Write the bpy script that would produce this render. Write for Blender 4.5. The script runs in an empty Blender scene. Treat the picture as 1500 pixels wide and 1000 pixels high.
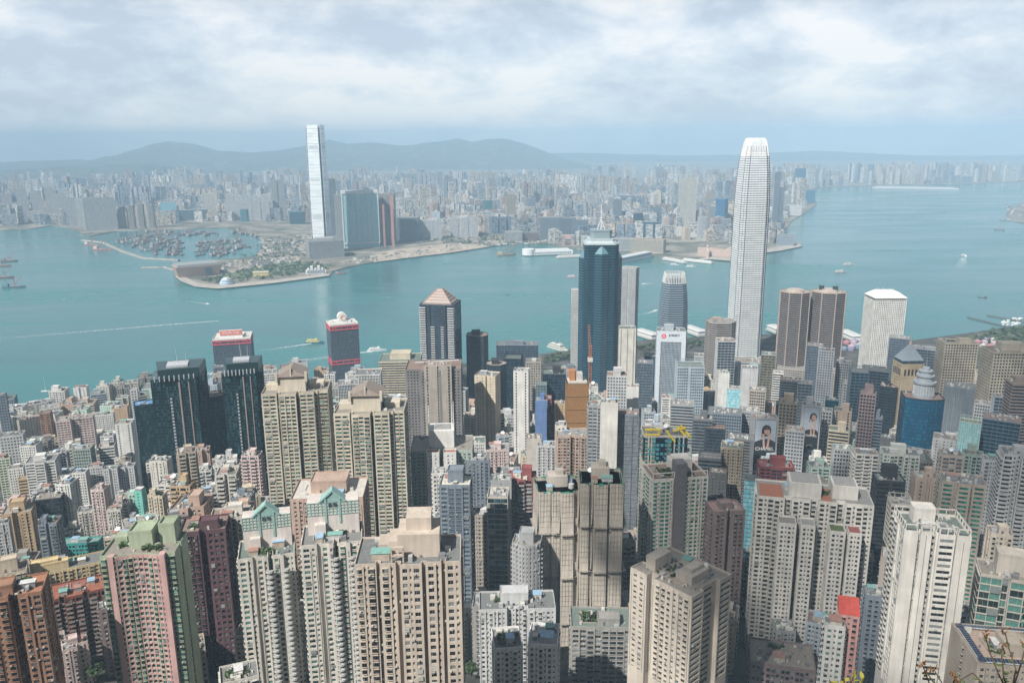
import bpy, math, random
from mathutils import Vector, Matrix, geometry, noise
R = math.radians
SC = bpy.context.scene
COL = SC.collection

# ------------------------------------------------------------------ camera
F, PITCH, ROLL, HC = 1200.0, R(13.81), R(-0.4), 425.0
cam_d = bpy.data.cameras.new('camera')
cam = bpy.data.objects.new('camera', cam_d)
COL.objects.link(cam)
cam_d.sensor_width = 36.0
cam_d.lens = F / 1500 * 36.0
cam_d.clip_start = 0.3
cam_d.clip_end = 40000
CM = Matrix.Rotation(R(90) - PITCH, 3, 'X') @ Matrix.Rotation(ROLL, 3, 'Z')
cam.matrix_world = Matrix.Translation((0, 0, HC)) @ CM.to_4x4()
SC.camera = cam

# ------------------------------------------------------------------ sun, sky, exposure
SUN_AZ, SUN_EL = R(218), R(46)
SUNV = Vector((math.sin(SUN_AZ) * math.cos(SUN_EL), math.cos(SUN_AZ) * math.cos(SUN_EL), math.sin(SUN_EL)))
sl = bpy.data.lights.new('sun', 'SUN')
sl.energy = 5.0
sl.angle = R(0.5)
sl.color = (1.0, 0.95, 0.87)
so = bpy.data.objects.new('sun', sl)
COL.objects.link(so)
so.rotation_euler = (-SUNV).to_track_quat('-Z', 'Y').to_euler()

w = bpy.data.worlds.new('World')
SC.world = w
w.use_nodes = True
nt = w.node_tree
nt.nodes.clear()
def N(nt, t, **kw):
    n = nt.nodes.new(t)
    for k, v in kw.items():
        if k[0] == '_':
            setattr(n, k[1:], v)
        else:
            n.inputs[int(k[1:]) if k[1:].isdigit() else k].default_value = v
    return n
def K(nt, a, b, i=0, o=0):
    nt.links.new(a.outputs[o], b.inputs[i])
def sky_world():
    out = N(nt, 'ShaderNodeOutputWorld')
    sky = N(nt, 'ShaderNodeTexSky', _sky_type='NISHITA', _sun_disc=False)
    sky.sun_elevation = SUN_EL
    sky.sun_rotation = SUN_AZ
    bg1 = N(nt, 'ShaderNodeBackground', Strength=0.11)
    K(nt, sky, bg1)
    tc = N(nt, 'ShaderNodeTexCoord')
    cb = N(nt, 'ShaderNodeMapping'); cb.inputs[3].default_value = (1.0, 1.0, 2.3)
    K(nt, tc, cb)
    n1 = N(nt, 'ShaderNodeTexNoise', Scale=6.4, Detail=12.0, Roughness=0.60, Distortion=0.15)
    K(nt, cb, n1)
    n2 = N(nt, 'ShaderNodeTexNoise', Scale=1.6, Detail=3.0)
    mp = N(nt, 'ShaderNodeMapping'); mp.inputs[1].default_value = (3.1, 1.7, 0.4)
    K(nt, cb, mp); K(nt, mp, n2)
    r1 = N(nt, 'ShaderNodeValToRGB')
    e = r1.color_ramp.elements
    e[0].position = 0.40; e[0].color = (0.58, 0.67, 0.79, 1)
    e[1].position = 0.61; e[1].color = (1.0, 1.0, 1.0, 1)
    m = r1.color_ramp.elements.new(0.50); m.color = (0.76, 0.83, 0.91, 1)
    m = r1.color_ramp.elements.new(0.555); m.color = (0.88, 0.92, 0.97, 1)
    K(nt, n1, r1)
    # thin gaps where the blue sky comes through the deck
    r2 = N(nt, 'ShaderNodeMapRange', i1=0.35, i2=0.62, i3=0.80, i4=1.0)
    K(nt, n2, r2)
    bg2 = N(nt, 'ShaderNodeBackground')
    K(nt, r1, bg2)
    # the cloud deck is bright where the sun strikes it low in the sky and dull overhead
    sep = N(nt, 'ShaderNodeSeparateXYZ'); K(nt, tc, sep)
    st_ = N(nt, 'ShaderNodeMapRange', i1=0.12, i2=0.45, i3=0.80, i4=0.19); K(nt, sep, st_, 0, 2); K(nt, st_, bg2, 1)
    ms = N(nt, 'ShaderNodeMixShader')
    K(nt, r2, ms, 0); K(nt, bg1, ms, 1); K(nt, bg2, ms, 2)
    K(nt, ms, out)
sky_world()
SC.view_settings.view_transform = 'Standard'
SC.view_settings.look = 'None'
SC.view_settings.exposure = 0.40
SC.view_settings.gamma = 1.0
SC.render.engine = 'CYCLES'
cy = SC.cycles
cy.use_denoising = True
try:
    cy.denoiser = 'OPENIMAGEDENOISE'
    cy.denoising_input_passes = 'RGB_ALBEDO_NORMAL'
except Exception:
    pass
cy.max_bounces = 5
cy.diffuse_bounces = 2
cy.glossy_bounces = 2
cy.transmission_bounces = 2
cy.transparent_max_bounces = 6
cy.volume_bounces = 0
cy.sample_clamp_indirect = 4.0

# ------------------------------------------------------------------ pixel <-> world (pixels of the 1500 x 1000 photograph)
def ray(px, py):
    return CM @ Vector(((px - 750) / F, -(py - 500) / F, -1.0))
def at_y(px, py, Y):
    d = ray(px, py); s = Y / d.y
    return Vector((d.x * s, Y, HC + d.z * s))
def at_z(px, py, Z=0.0):
    d = ray(px, py); s = (Z - HC) / d.z
    return Vector((d.x * s, d.y * s, Z))
CMT = CM.transposed()
def proj(p):
    q = CMT @ (Vector(p) - Vector((0, 0, HC)))
    return 750 - F * q.x / q.z, 500 + F * q.y / q.z, -q.z
def lerp_tab(tab, x):
    if x <= tab[0][0]: return tab[0][1]
    for (a, b), (c, d) in zip(tab, tab[1:]):
        if x <= c: return b + (d - b) * (x - a) / (c - a)
    return tab[-1][1]
GZ = [(-400, 423), (-3, 423.3), (0, 421.8), (10, 409), (60, 365), (150, 292), (260, 196), (350, 142), (450, 112), (600, 76), (800, 37), (950, 14), (1080, 4.5), (4000, 4.5)]
def gz(Y): return lerp_tab(GZ, Y)

# ------------------------------------------------------------------ materials
MATS = {}
def new_mat(name):
    m = bpy.data.materials.new(name)
    m.use_nodes = True
    t = m.node_tree
    b = t.nodes['Principled BSDF']
    return m, t, b
def wallm(c, rough=0.85, dirt=0.24):
    key = ('w', c, rough, dirt)
    if key in MATS: return MATS[key]
    m, t, b = new_mat('wall paint')
    tc = N(t, 'ShaderNodeTexCoord')
    mp = N(t, 'ShaderNodeMapping'); mp.inputs[3].default_value = (0.55, 0.55, 0.035)
    n = N(t, 'ShaderNodeTexNoise', Scale=1.0, Detail=5.0, Roughness=0.65)
    K(t, tc, mp, 0, 3); K(t, mp, n)
    n2 = N(t, 'ShaderNodeTexNoise', Scale=0.09, Detail=4.0)
    K(t, tc, n2, 0, 3)
    mul = N(t, 'ShaderNodeMath', _operation='MULTIPLY'); K(t, n, mul, 0); K(t, n2, mul, 1)
    mr = N(t, 'ShaderNodeMapRange', i1=0.14, i2=0.36, i3=1.0 - dirt, i4=1.06); K(t, mul, mr)
    oi = N(t, 'ShaderNodeObjectInfo')
    hs = N(t, 'ShaderNodeHueSaturation'); hs.inputs['Color'].default_value = (*c, 1)
    hs.inputs['Saturation'].default_value = 1.0
    K(t, mr, hs, 'Value')
    K(t, hs, b, 'Base Color')
    b.inputs['Roughness'].default_value = rough
    b.inputs['Specular IOR Level'].default_value = 0.25
    MATS[key] = m
    return m
def plain(c, rough=0.7, metal=0.0):
    key = ('p', c, rough, metal)
    if key in MATS: return MATS[key]
    m, t, b = new_mat('painted surface')
    tc = N(t, 'ShaderNodeTexCoord')
    n = N(t, 'ShaderNodeTexNoise', Scale=0.6, Detail=4.0); K(t, tc, n, 0, 3)
    mr = N(t, 'ShaderNodeMapRange', i1=0.3, i2=0.7, i3=0.78, i4=1.1); K(t, n, mr)
    hs = N(t, 'ShaderNodeHueSaturation'); hs.inputs['Color'].default_value = (*c, 1)
    K(t, mr, hs, 'Value'); K(t, hs, b, 'Base Color')
    b.inputs['Roughness'].default_value = rough
    b.inputs['Metallic'].default_value = metal
    MATS[key] = m
    return m
GLASS = {  # base, alternative, share of panes that take the alternative, roughness, metallic
    'apt': ((0.014, 0.017, 0.02), (0.24, 0.26, 0.25), 0.22, 0.22, 0.0),
    'aptg': ((0.012, 0.022, 0.022), (0.12, 0.28, 0.24), 0.28, 0.2, 0.0),
    'green': ((0.012, 0.11, 0.085), (0.03, 0.26, 0.19), 0.5, 0.15, 0.0),
    'dark': ((0.012, 0.016, 0.02), (0.05, 0.065, 0.08), 0.25, 0.12, 0.0),
    'navy': ((0.010, 0.026, 0.045), (0.03, 0.07, 0.10), 0.35, 0.10, 0.0),
    'blue': ((0.008, 0.10, 0.20), (0.02, 0.17, 0.28), 0.3, 0.12, 0.0),
    'teal': ((0.012, 0.045, 0.072), (0.02, 0.075, 0.11), 0.3, 0.10, 0.0),
    'tealb': ((0.16, 0.50, 0.60), (0.36, 0.64, 0.70), 0.4, 0.2, 0.0),
    'darkteal': ((0.005, 0.022, 0.03), (0.045, 0.12, 0.15), 0.22, 0.08, 0.0),
    'slate': ((0.05, 0.075, 0.10), (0.09, 0.12, 0.15), 0.3, 0.15, 0.0),
    'silver': ((0.36, 0.41, 0.45), (0.46, 0.52, 0.56), 0.3, 0.18, 0.6),
    'bronze': ((0.05, 0.045, 0.03), (0.12, 0.11, 0.06), 0.4, 0.2, 0.0),
}
def glassm(k, fh=3.0, cw=1.7):
    key = ('g', k, fh, cw)
    if key in MATS: return MATS[key]
    a, bcol, share, rough, metal = GLASS[k]
    m, t, b = new_mat('window glass')
    tc = N(t, 'ShaderNodeTexCoord')
    mp = N(t, 'ShaderNodeMapping'); mp.inputs[1].default_value = (0.37, 0.37, 0.11)
    mp.inputs[3].default_value = (1 / cw, 1 / cw, 1 / fh)
    K(t, tc, mp, 0, 3)
    fl = N(t, 'ShaderNodeVectorMath', _operation='FLOOR'); K(t, mp, fl)
    wn = N(t, 'ShaderNodeTexWhiteNoise', _noise_dimensions='3D'); K(t, fl, wn)
    mr = N(t, 'ShaderNodeMapRange', i1=1 - share - 0.12, i2=1 - share + 0.25, i3=0.0, i4=1.0); K(t, wn, mr)
    mx = N(t, 'ShaderNodeMix', _data_type='RGBA')
    mx.inputs[6].default_value = (*a, 1); mx.inputs[7].default_value = (*bcol, 1)
    K(t, mr, mx, 0)
    t.links.new(mx.outputs[2], b.inputs['Base Color'])
    # each pane sits a little differently in its frame and mirrors another piece of sky
    geo = N(t, 'ShaderNodeNewGeometry')
    sb = N(t, 'ShaderNodeVectorMath', _operation='SUBTRACT'); sb.inputs[1].default_value = (.5, .5, .5); K(t, wn, sb, 0, 1)
    scl = N(t, 'ShaderNodeVectorMath', _operation='SCALE'); scl.inputs['Scale'].default_value = .09; K(t, sb, scl)
    adn = N(t, 'ShaderNodeVectorMath', _operation='ADD'); K(t, scl, adn); K(t, geo, adn, 1, 1)
    nn = N(t, 'ShaderNodeVectorMath', _operation='NORMALIZE'); K(t, adn, nn); t.links.new(nn.outputs[0], b.inputs['Normal'])
    b.inputs['Roughness'].default_value = rough
    b.inputs['Metallic'].default_value = metal
    b.inputs['IOR'].default_value = 1.55
    MATS[key] = m
    return m
def leafm(c=(0.05, 0.085, 0.03)):
    key = ('l', c)
    if key in MATS: return MATS[key]
    m, t, b = new_mat('foliage')
    tc = N(t, 'ShaderNodeTexCoord')
    n = N(t, 'ShaderNodeTexNoise', Scale=0.5, Detail=3.0); K(t, tc, n, 0, 3)
    r = N(t, 'ShaderNodeValToRGB')
    r.color_ramp.elements[0].position = 0.35; r.color_ramp.elements[0].color = (*[x * .55 for x in c], 1)
    r.color_ramp.elements[1].position = 0.65; r.color_ramp.elements[1].color = (*[x * 1.4 for x in c], 1)
    K(t, n, r); K(t, r, b, 'Base Color')
    b.inputs['Roughness'].default_value = 0.7
    MATS[key] = m
    return m

# ------------------------------------------------------------------ mesh building
class MB:
    def __init__(s): s.v = []; s.f = []
    def face(s, *pts):
        i = len(s.v); s.v.extend(pts); s.f.append(tuple(range(i, i + len(pts))))
    def box(s, x0, y0, z0, x1, y1, z1, bottom=True):
        i = len(s.v)
        s.v += [(x0, y0, z0), (x1, y0, z0), (x1, y1, z0), (x0, y1, z0), (x0, y0, z1), (x1, y0, z1), (x1, y1, z1), (x0, y1, z1)]
        s.f += [(i, i+1, i+5, i+4), (i+1, i+2, i+6, i+5), (i+2, i+3, i+7, i+6), (i+3, i, i+4, i+7), (i+4, i+5, i+6, i+7)]
        if bottom: s.f.append((i+3, i+2, i+1, i))
    def prism(s, poly, z0, z1, top=True, bottom=False, poly1=None):
        i = len(s.v); n = len(poly); q = poly1 or poly
        s.v += [(x, y, z0) for x, y in poly] + [(x, y, z1) for x, y in q]
        for k in range(n):
            j = (k + 1) % n
            s.f.append((i + k, i + j, i + n + j, i + n + k))
        if top: s.f.append(tuple(range(i + n, i + 2 * n)))
        if bottom: s.f.append(tuple(range(i + n - 1, i - 1, -1)))
    def cyl(s, x, y, z0, z1, r, n=10, r1=None):
        r1 = r if r1 is None else r1
        a = [(x + r * math.cos(6.28319 * k / n), y + r * math.sin(6.28319 * k / n)) for k in range(n)]
        b = [(x + r1 * math.cos(6.28319 * k / n), y + r1 * math.sin(6.28319 * k / n)) for k in range(n)]
        s.prism(a, z0, z1, poly1=b)
    def bar(s, p, q, r, n=4, r1=None):
        p = Vector(p); q = Vector(q); d = (q - p)
        if d.length < 1e-6: return
        d.normalize(); r1 = r if r1 is None else r1
        u = d.cross(Vector((0, 0, 1)) if abs(d.z) < .9 else Vector((1, 0, 0))).normalized(); v = d.cross(u)
        i = len(s.v)
        for c, rr in ((p, r), (q, r1)):
            for k in range(n):
                a = 6.28319 * (k + .5) / n
                s.v.append(tuple(c + (u * math.cos(a) + v * math.sin(a)) * rr))
        for k in range(n):
            j = (k + 1) % n
            s.f.append((i + k, i + n + k, i + n + j, i + j))
        s.f.append(tuple(range(i, i + n))); s.f.append(tuple(range(i + 2 * n - 1, i + n - 1, -1)))
    def slab(s, e, s0, s1, d0, d1, z0, z1, faces='otb'):
        P, t, n = e
        def pt(a, d, z): return (P[0] + t[0] * a + n[0] * d, P[1] + t[1] * a + n[1] * d, z)
        if 'o' in faces: s.face(pt(s0, d1, z0), pt(s1, d1, z0), pt(s1, d1, z1), pt(s0, d1, z1))
        if 't' in faces: s.face(pt(s0, d1, z1), pt(s1, d1, z1), pt(s1, d0, z1), pt(s0, d0, z1))
        if 'b' in faces: s.face(pt(s0, d0, z0), pt(s1, d0, z0), pt(s1, d1, z0), pt(s0, d1, z0))
        if 'l' in faces: s.face(pt(s0, d0, z0), pt(s0, d1, z0), pt(s0, d1, z1), pt(s0, d0, z1))
        if 'r' in faces: s.face(pt(s1, d1, z0), pt(s1, d0, z0), pt(s1, d0, z1), pt(s1, d1, z1))
    def multi(s, name, others, mat, parent=None):
        me = bpy.data.meshes.new(name); v, f, mi = list(s.v), list(s.f), [0] * len(s.f); mats = [mat]
        for mb, m2 in others:
            if m2 not in mats: mats.append(m2)
            k = len(v); v += mb.v; f += [tuple(i + k for i in q) for q in mb.f]; mi += [mats.index(m2)] * len(mb.f)
        me.from_pydata(v, [], f)
        for m2 in mats: me.materials.append(m2)
        me.polygons.foreach_set('material_index', mi)
        o = bpy.data.objects.new(name, me); COL.objects.link(o)
        if parent: o.parent = parent
        return o
    def obj(s, name, mat, parent=None, smooth=False, loc=None, rz=0.0):
        if not s.f: return None
        me = bpy.data.meshes.new(name)
        me.from_pydata(s.v, [], s.f)
        me.materials.append(mat)
        if smooth: me.polygons.foreach_set('use_smooth', [True] * len(me.polygons))
        o = bpy.data.objects.new(name, me)
        COL.objects.link(o)
        if parent: o.parent = parent
        if loc: o.location = loc
        o.rotation_euler[2] = rz
        return o
ALL = []
LABELS = set()
def tag(o, label=None, cat=None, group=None, kind=None):
    if label:
        o['label'] = label
    if cat: o['category'] = cat
    if group: o['group'] = group
    if kind: o['kind'] = kind
    return o
def thing(name, label, cat, loc, rz=0.0, group=None):
    o = bpy.data.objects.new(name, None)
    o.empty_display_size = 5
    COL.objects.link(o)
    o.location = loc; o.rotation_euler[2] = rz
    return tag(o, label, cat, group)
def copy_tree(o, parent=None):
    c = o.copy(); COL.objects.link(c)
    if parent: c.parent = parent
    for ch in list(o.children): copy_tree(ch, c)
    return c
def edges_of(poly):
    out = []
    n = len(poly)
    for k in range(n):
        a, b = poly[k], poly[(k + 1) % n]
        L = math.hypot(b[0] - a[0], b[1] - a[1])
        if L < .05: continue
        t = ((b[0] - a[0]) / L, (b[1] - a[1]) / L)
        out.append(((a, t, (t[1], -t[0])), L))
    return out
def inset(poly, d):
    n = len(poly); out = []
    for k in range(n):
        p0, p1, p2 = poly[k - 1], poly[k], poly[(k + 1) % n]
        a = Vector((p1[0] - p0[0], p1[1] - p0[1])).normalized(); b = Vector((p2[0] - p1[0], p2[1] - p1[1])).normalized()
        na = Vector((-a.y, a.x)); nb = Vector((-b.y, b.x))
        den = 1 + na.dot(nb)
        m = (na + nb) / den if den > .2 else na
        out.append((p1[0] + m.x * d, p1[1] + m.y * d))
    return out
# ------------------------------------------------------------------ towers
WC = {  # wall colours
    'white': (0.66, 0.66, 0.64), 'offw': (0.60, 0.58, 0.53), 'cream': (0.58, 0.51, 0.40), 'beige': (0.52, 0.46, 0.39),
    'tan': (0.50, 0.37, 0.24), 'grey': (0.36, 0.37, 0.38), 'lgrey': (0.52, 0.53, 0.54), 'dgrey': (0.15, 0.155, 0.165),
    'dark': (0.05, 0.055, 0.065), 'pink': (0.55, 0.36, 0.345), 'lpink': (0.60, 0.49, 0.47), 'green': (0.37, 0.43, 0.315),
    'brown': (0.26, 0.16, 0.11), 'orange': (0.33, 0.19, 0.13), 'salmon': (0.47, 0.35, 0.29), 'mauve': (0.27, 0.21, 0.21),
    'crimson': (0.28, 0.09, 0.09), 'mint': (0.48, 0.62, 0.56), 'sage': (0.30, 0.36, 0.33), 'navy': (0.03, 0.05, 0.085),
    'slate': (0.20, 0.235, 0.28), 'yellow': (0.62, 0.50, 0.30), 'stone': (0.40, 0.36, 0.32), 'blue': (0.14, 0.23, 0.45),
    'darkteal': (0.012, 0.05, 0.06), 'teal': (0.05, 0.17, 0.20), 'silver': (0.62, 0.65, 0.68),
    'rust': (0.20, 0.075, 0.05), 'rose_in_shade': (0.125, 0.07, 0.08), 'concrete': (0.31, 0.30, 0.285), 'bluegrey': (0.40, 0.46, 0.52),  # rust and deep rose are darkened: their towers' shade is in the colour
}
ST = {  # fh floor height, band spandrel height, end solid corner, pat bays (width, open share, open height), ac share
    'apt': dict(fh=2.9, band=1.2, end=.5, pat=[(3.0, .70, 1), (2.0, .46, .75), (3.4, .74, 1)], ac=.16),
    'pinkt': dict(fh=2.9, band=1.1, end=.3, pat=[(2.6, .80, 1)], ac=.12),
    'apt2': dict(fh=2.9, band=1.35, end=.7, pat=[(2.3, .62, 1), (1.9, .42, .75)], ac=.18),
    'punch': dict(fh=2.9, band=1.6, end=1.2, pat=[(3.2, .50, 1)], ac=.14),
    'small': dict(fh=2.9, band=1.7, end=1.5, pat=[(3.6, .30, 1), (2.4, .30, .8)], ac=.2),
    'wide': dict(fh=3.0, band=1.4, end=.5, pat=[(4.2, .80, 1)], ac=.15),
    'band': dict(fh=3.4, band=1.5, end=.15, pat=[(60, 1, 1)], ac=0),
    'bandw': dict(fh=3.0, band=1.45, end=.4, pat=[(9, .93, 1), (2.5, .0, 1)], ac=.1),
    'bal': dict(fh=3.0, band=.9, end=.4, pat=[(4.6, .86, 1, 1), (2.2, .45, .7)], ac=.2),
    'fin': dict(fh=3.6, band=.35, end=.3, pat=[(1.9, .62, 1)], ac=0),
    'cw': dict(fh=3.8, band=.5, end=.12, pat=[(4.5, .96, 1)], ac=0),
    'cwf': dict(fh=3.8, band=.9, end=.15, pat=[(1.5, .86, 1)], ac=0),
    'off': dict(fh=3.6, band=1.5, end=.6, pat=[(2.6, .70, 1)], ac=0),
    'grid': dict(fh=3.7, band=1.7, end=.8, pat=[(3.3, .62, 1)], ac=0),
    'slot': dict(fh=3.0, band=1.0, end=1.6, pat=[(2.6, .5, 1), (7, 0, 1)], ac=.1),
    'rnd': dict(fh=3.5, band=1.75, end=.9, pat=[(3.0, .55, 1)], ac=0),
    'stair': dict(fh=3.0, band=1.9, end=2.0, pat=[(40, .05, 1)], ac=0),
    'blank': None,
}
def prof(s, W):
    seg = [tuple(float(x) for x in a.split(':')) for a in s.split()]
    tot = sum(a for a, b in seg)
    x = -W / 2; out = []
    for a, b in seg:
        out += [(x, b), (x + W * a / tot, b)]
        x += W * a / tot
    res = []
    for p in out:
        if not res or abs(p[0] - res[-1][0]) + abs(p[1] - res[-1][1]) > .02: res.append(p)
    return res
def footprint(W, D, pf='R'):
    if pf == 'R': return [(-W/2, -D/2), (W/2, -D/2), (W/2, D/2), (-W/2, D/2)]
    if pf[0] == 'O':   # chamfered
        c = min(W, D) * (float(pf[1:]) if len(pf) > 1 else .25)
        return [(-W/2 + c, -D/2), (W/2 - c, -D/2), (W/2, -D/2 + c), (W/2, D/2 - c), (W/2 - c, D/2), (-W/2 + c, D/2), (-W/2, D/2 - c), (-W/2, -D/2 + c)]
    if pf[0] == 'U':   # front bowed out
        k = float(pf[1:]) if len(pf) > 1 else .25
        pts = [(-W/2 + W * i / 8, -D/2 + D * k * (1 - math.cos((i / 4 - 1) * 1.2)) / (1 - math.cos(1.2))) for i in range(9)]
        return pts + [(W/2, D/2), (-W/2, D/2)]
    if pf[0] == 'E':   # ellipse
        return [(W/2 * math.cos(R(a)), D/2 * math.sin(R(a))) for a in range(-100, 260, 20)]
    parts = pf.split('/')
    fr = [(x, -D/2 + d) for x, d in prof(parts[0], W)]
    bk = [(-x, D/2 - d) for x, d in prof(parts[1] if len(parts) > 1 and parts[1] else parts[0], W)]
    poly = fr[:]
    if len(parts) > 2:
        poly += [(W/2 - d, y) for y, d in prof(parts[2], D)[1:-1]]
    poly += bk
    if len(parts) > 2:
        poly += [(-W/2 + d, -y) for y, d in prof(parts[2], D)[1:-1]]
    return poly
WIN = None
CAGE = None; PIPE = None; BAY = None
def facade(mw, ma, e, L, H, zlow, st, rng, near, mb=None):
    if st is None or L < 1.3:
        mw.slab(e, 0, L, -.35, 0, 0, H, 'o'); return
    fh, band, end = st['fh'], st['band'], st['end']
    top = band * .8
    if zlow > 1: mw.slab(e, 0, L, -.35, 0, 0, zlow, 'ot')
    mw.slab(e, 0, L, -.35, 0, H - top, H, 'ob')
    usable = L - 2 * end
    pat = st['pat']; tot = sum(p[0] for p in pat)
    if usable < pat[0][0] * .6:
        if usable > .9: bays = [(end, usable, pat[-1])]
        else: bays = []
    else:
        seq = []; acc = 0; i = 0
        while acc + pat[i % len(pat)][0] * .5 < usable:
            seq.append(pat[i % len(pat)]); acc += pat[i % len(pat)][0]; i += 1
        if not seq: seq = [pat[0]]; acc = pat[0][0]
        k = usable / acc; s = end; bays = []
        for p in seq:
            bays.append((s, p[0] * k, p)); s += p[0] * k
    opens = []
    for s, wd, p in bays:
        if p[1] > 0: opens.append((s + wd * (1 - p[1]) / 2, s + wd * (1 + p[1]) / 2, p))
    prev = 0
    for a, b, p in opens + [(L, L, None)]:
        if a - prev > .06: mw.slab(e, prev, a, -.35, rng.choice((.05, .06, .07, .4, .6)) if near and BAY is not None and prev > 0 and p else .05, zlow, H, 'olrt')
        if near and PIPE is not None and a - prev > .5 and rng.random() < .3:
            c = prev + (a - prev) * .5; PIPE.slab(e, c - .09, c + .09, .06, .24, zlow, H - rng.random() * 6, 'olr')
        prev = b
    bays_ = set(i for i in range(len(opens)) if BAY is not None and opens[i][1] - opens[i][0] > 1.1 and opens[i][1] - opens[i][0] < 4 and len(opens[i][2]) < 4 and rng.random() < .42)
    z = H - top
    while z - fh > zlow:
        zb = z - fh
        mw.slab(e, 0, L, -.35, 0, zb, zb + band, 'otb')
        for iw, (a, b, p) in enumerate(opens):
            if near and iw in bays_:
                mw.slab(e, a - .08, b + .08, .05, .66, zb + band - .42, zb + band - .05, 'otblr'); mw.slab(e, a - .08, b + .08, .05, .66, z - .12, z + .1, 'otblr')
                BAY.slab(e, a, b, .05, .58, zb + band - .05, z - .12, 'olr')
                if rng.random() < .12: ma.slab(e, a + .1, a + .85, .68, 1.1, zb + band - .95, zb + band - .42, 'otblr')
                continue
            if WIN is not None: WIN.append((zb, e, a, b, zb + band + (fh - band) * (1 - p[2]), z))
            if near and CAGE is not None and p[2] == 1 and b - a < 4.5 and rng.random() < .09:
                CAGE.slab(e, a - .05, b + .05, .06, .28 + .4 * rng.random(), zb + band - .1, z - .1 - .6 * (rng.random() < .4), 'otblr')
            if near and p[2] < 1:
                mw.slab(e, a, b, -.35, -.06, zb + band, zb + band + (fh - band) * (1 - p[2]), 'ot')
            if near and len(p) > 3 and mb:
                mb.slab(e, a - .1, b + .1, .05, 1.35, zb - .08, zb + .12, 'otblr')
                mb.slab(e, a - .1, b + .1, 1.23, 1.35, zb + .12, zb + 1.1, 'otl')
                mb.slab(e, a - .1, a + .02, .05, 1.23, zb + .12, zb + 1.1, 'otlr')
                mb.slab(e, b - .02, b + .1, .05, 1.23, zb + .12, zb + 1.1, 'otlr')
            elif near and ma is not None and rng.random() < st['ac']:
                c = a + (b - a) * rng.random()
                ma.slab(e, c - .42, c + .42, .06, .55 + rng.random() * .25, zb + band - .85, zb + band - .25, 'otblr')
        z -= fh
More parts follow.
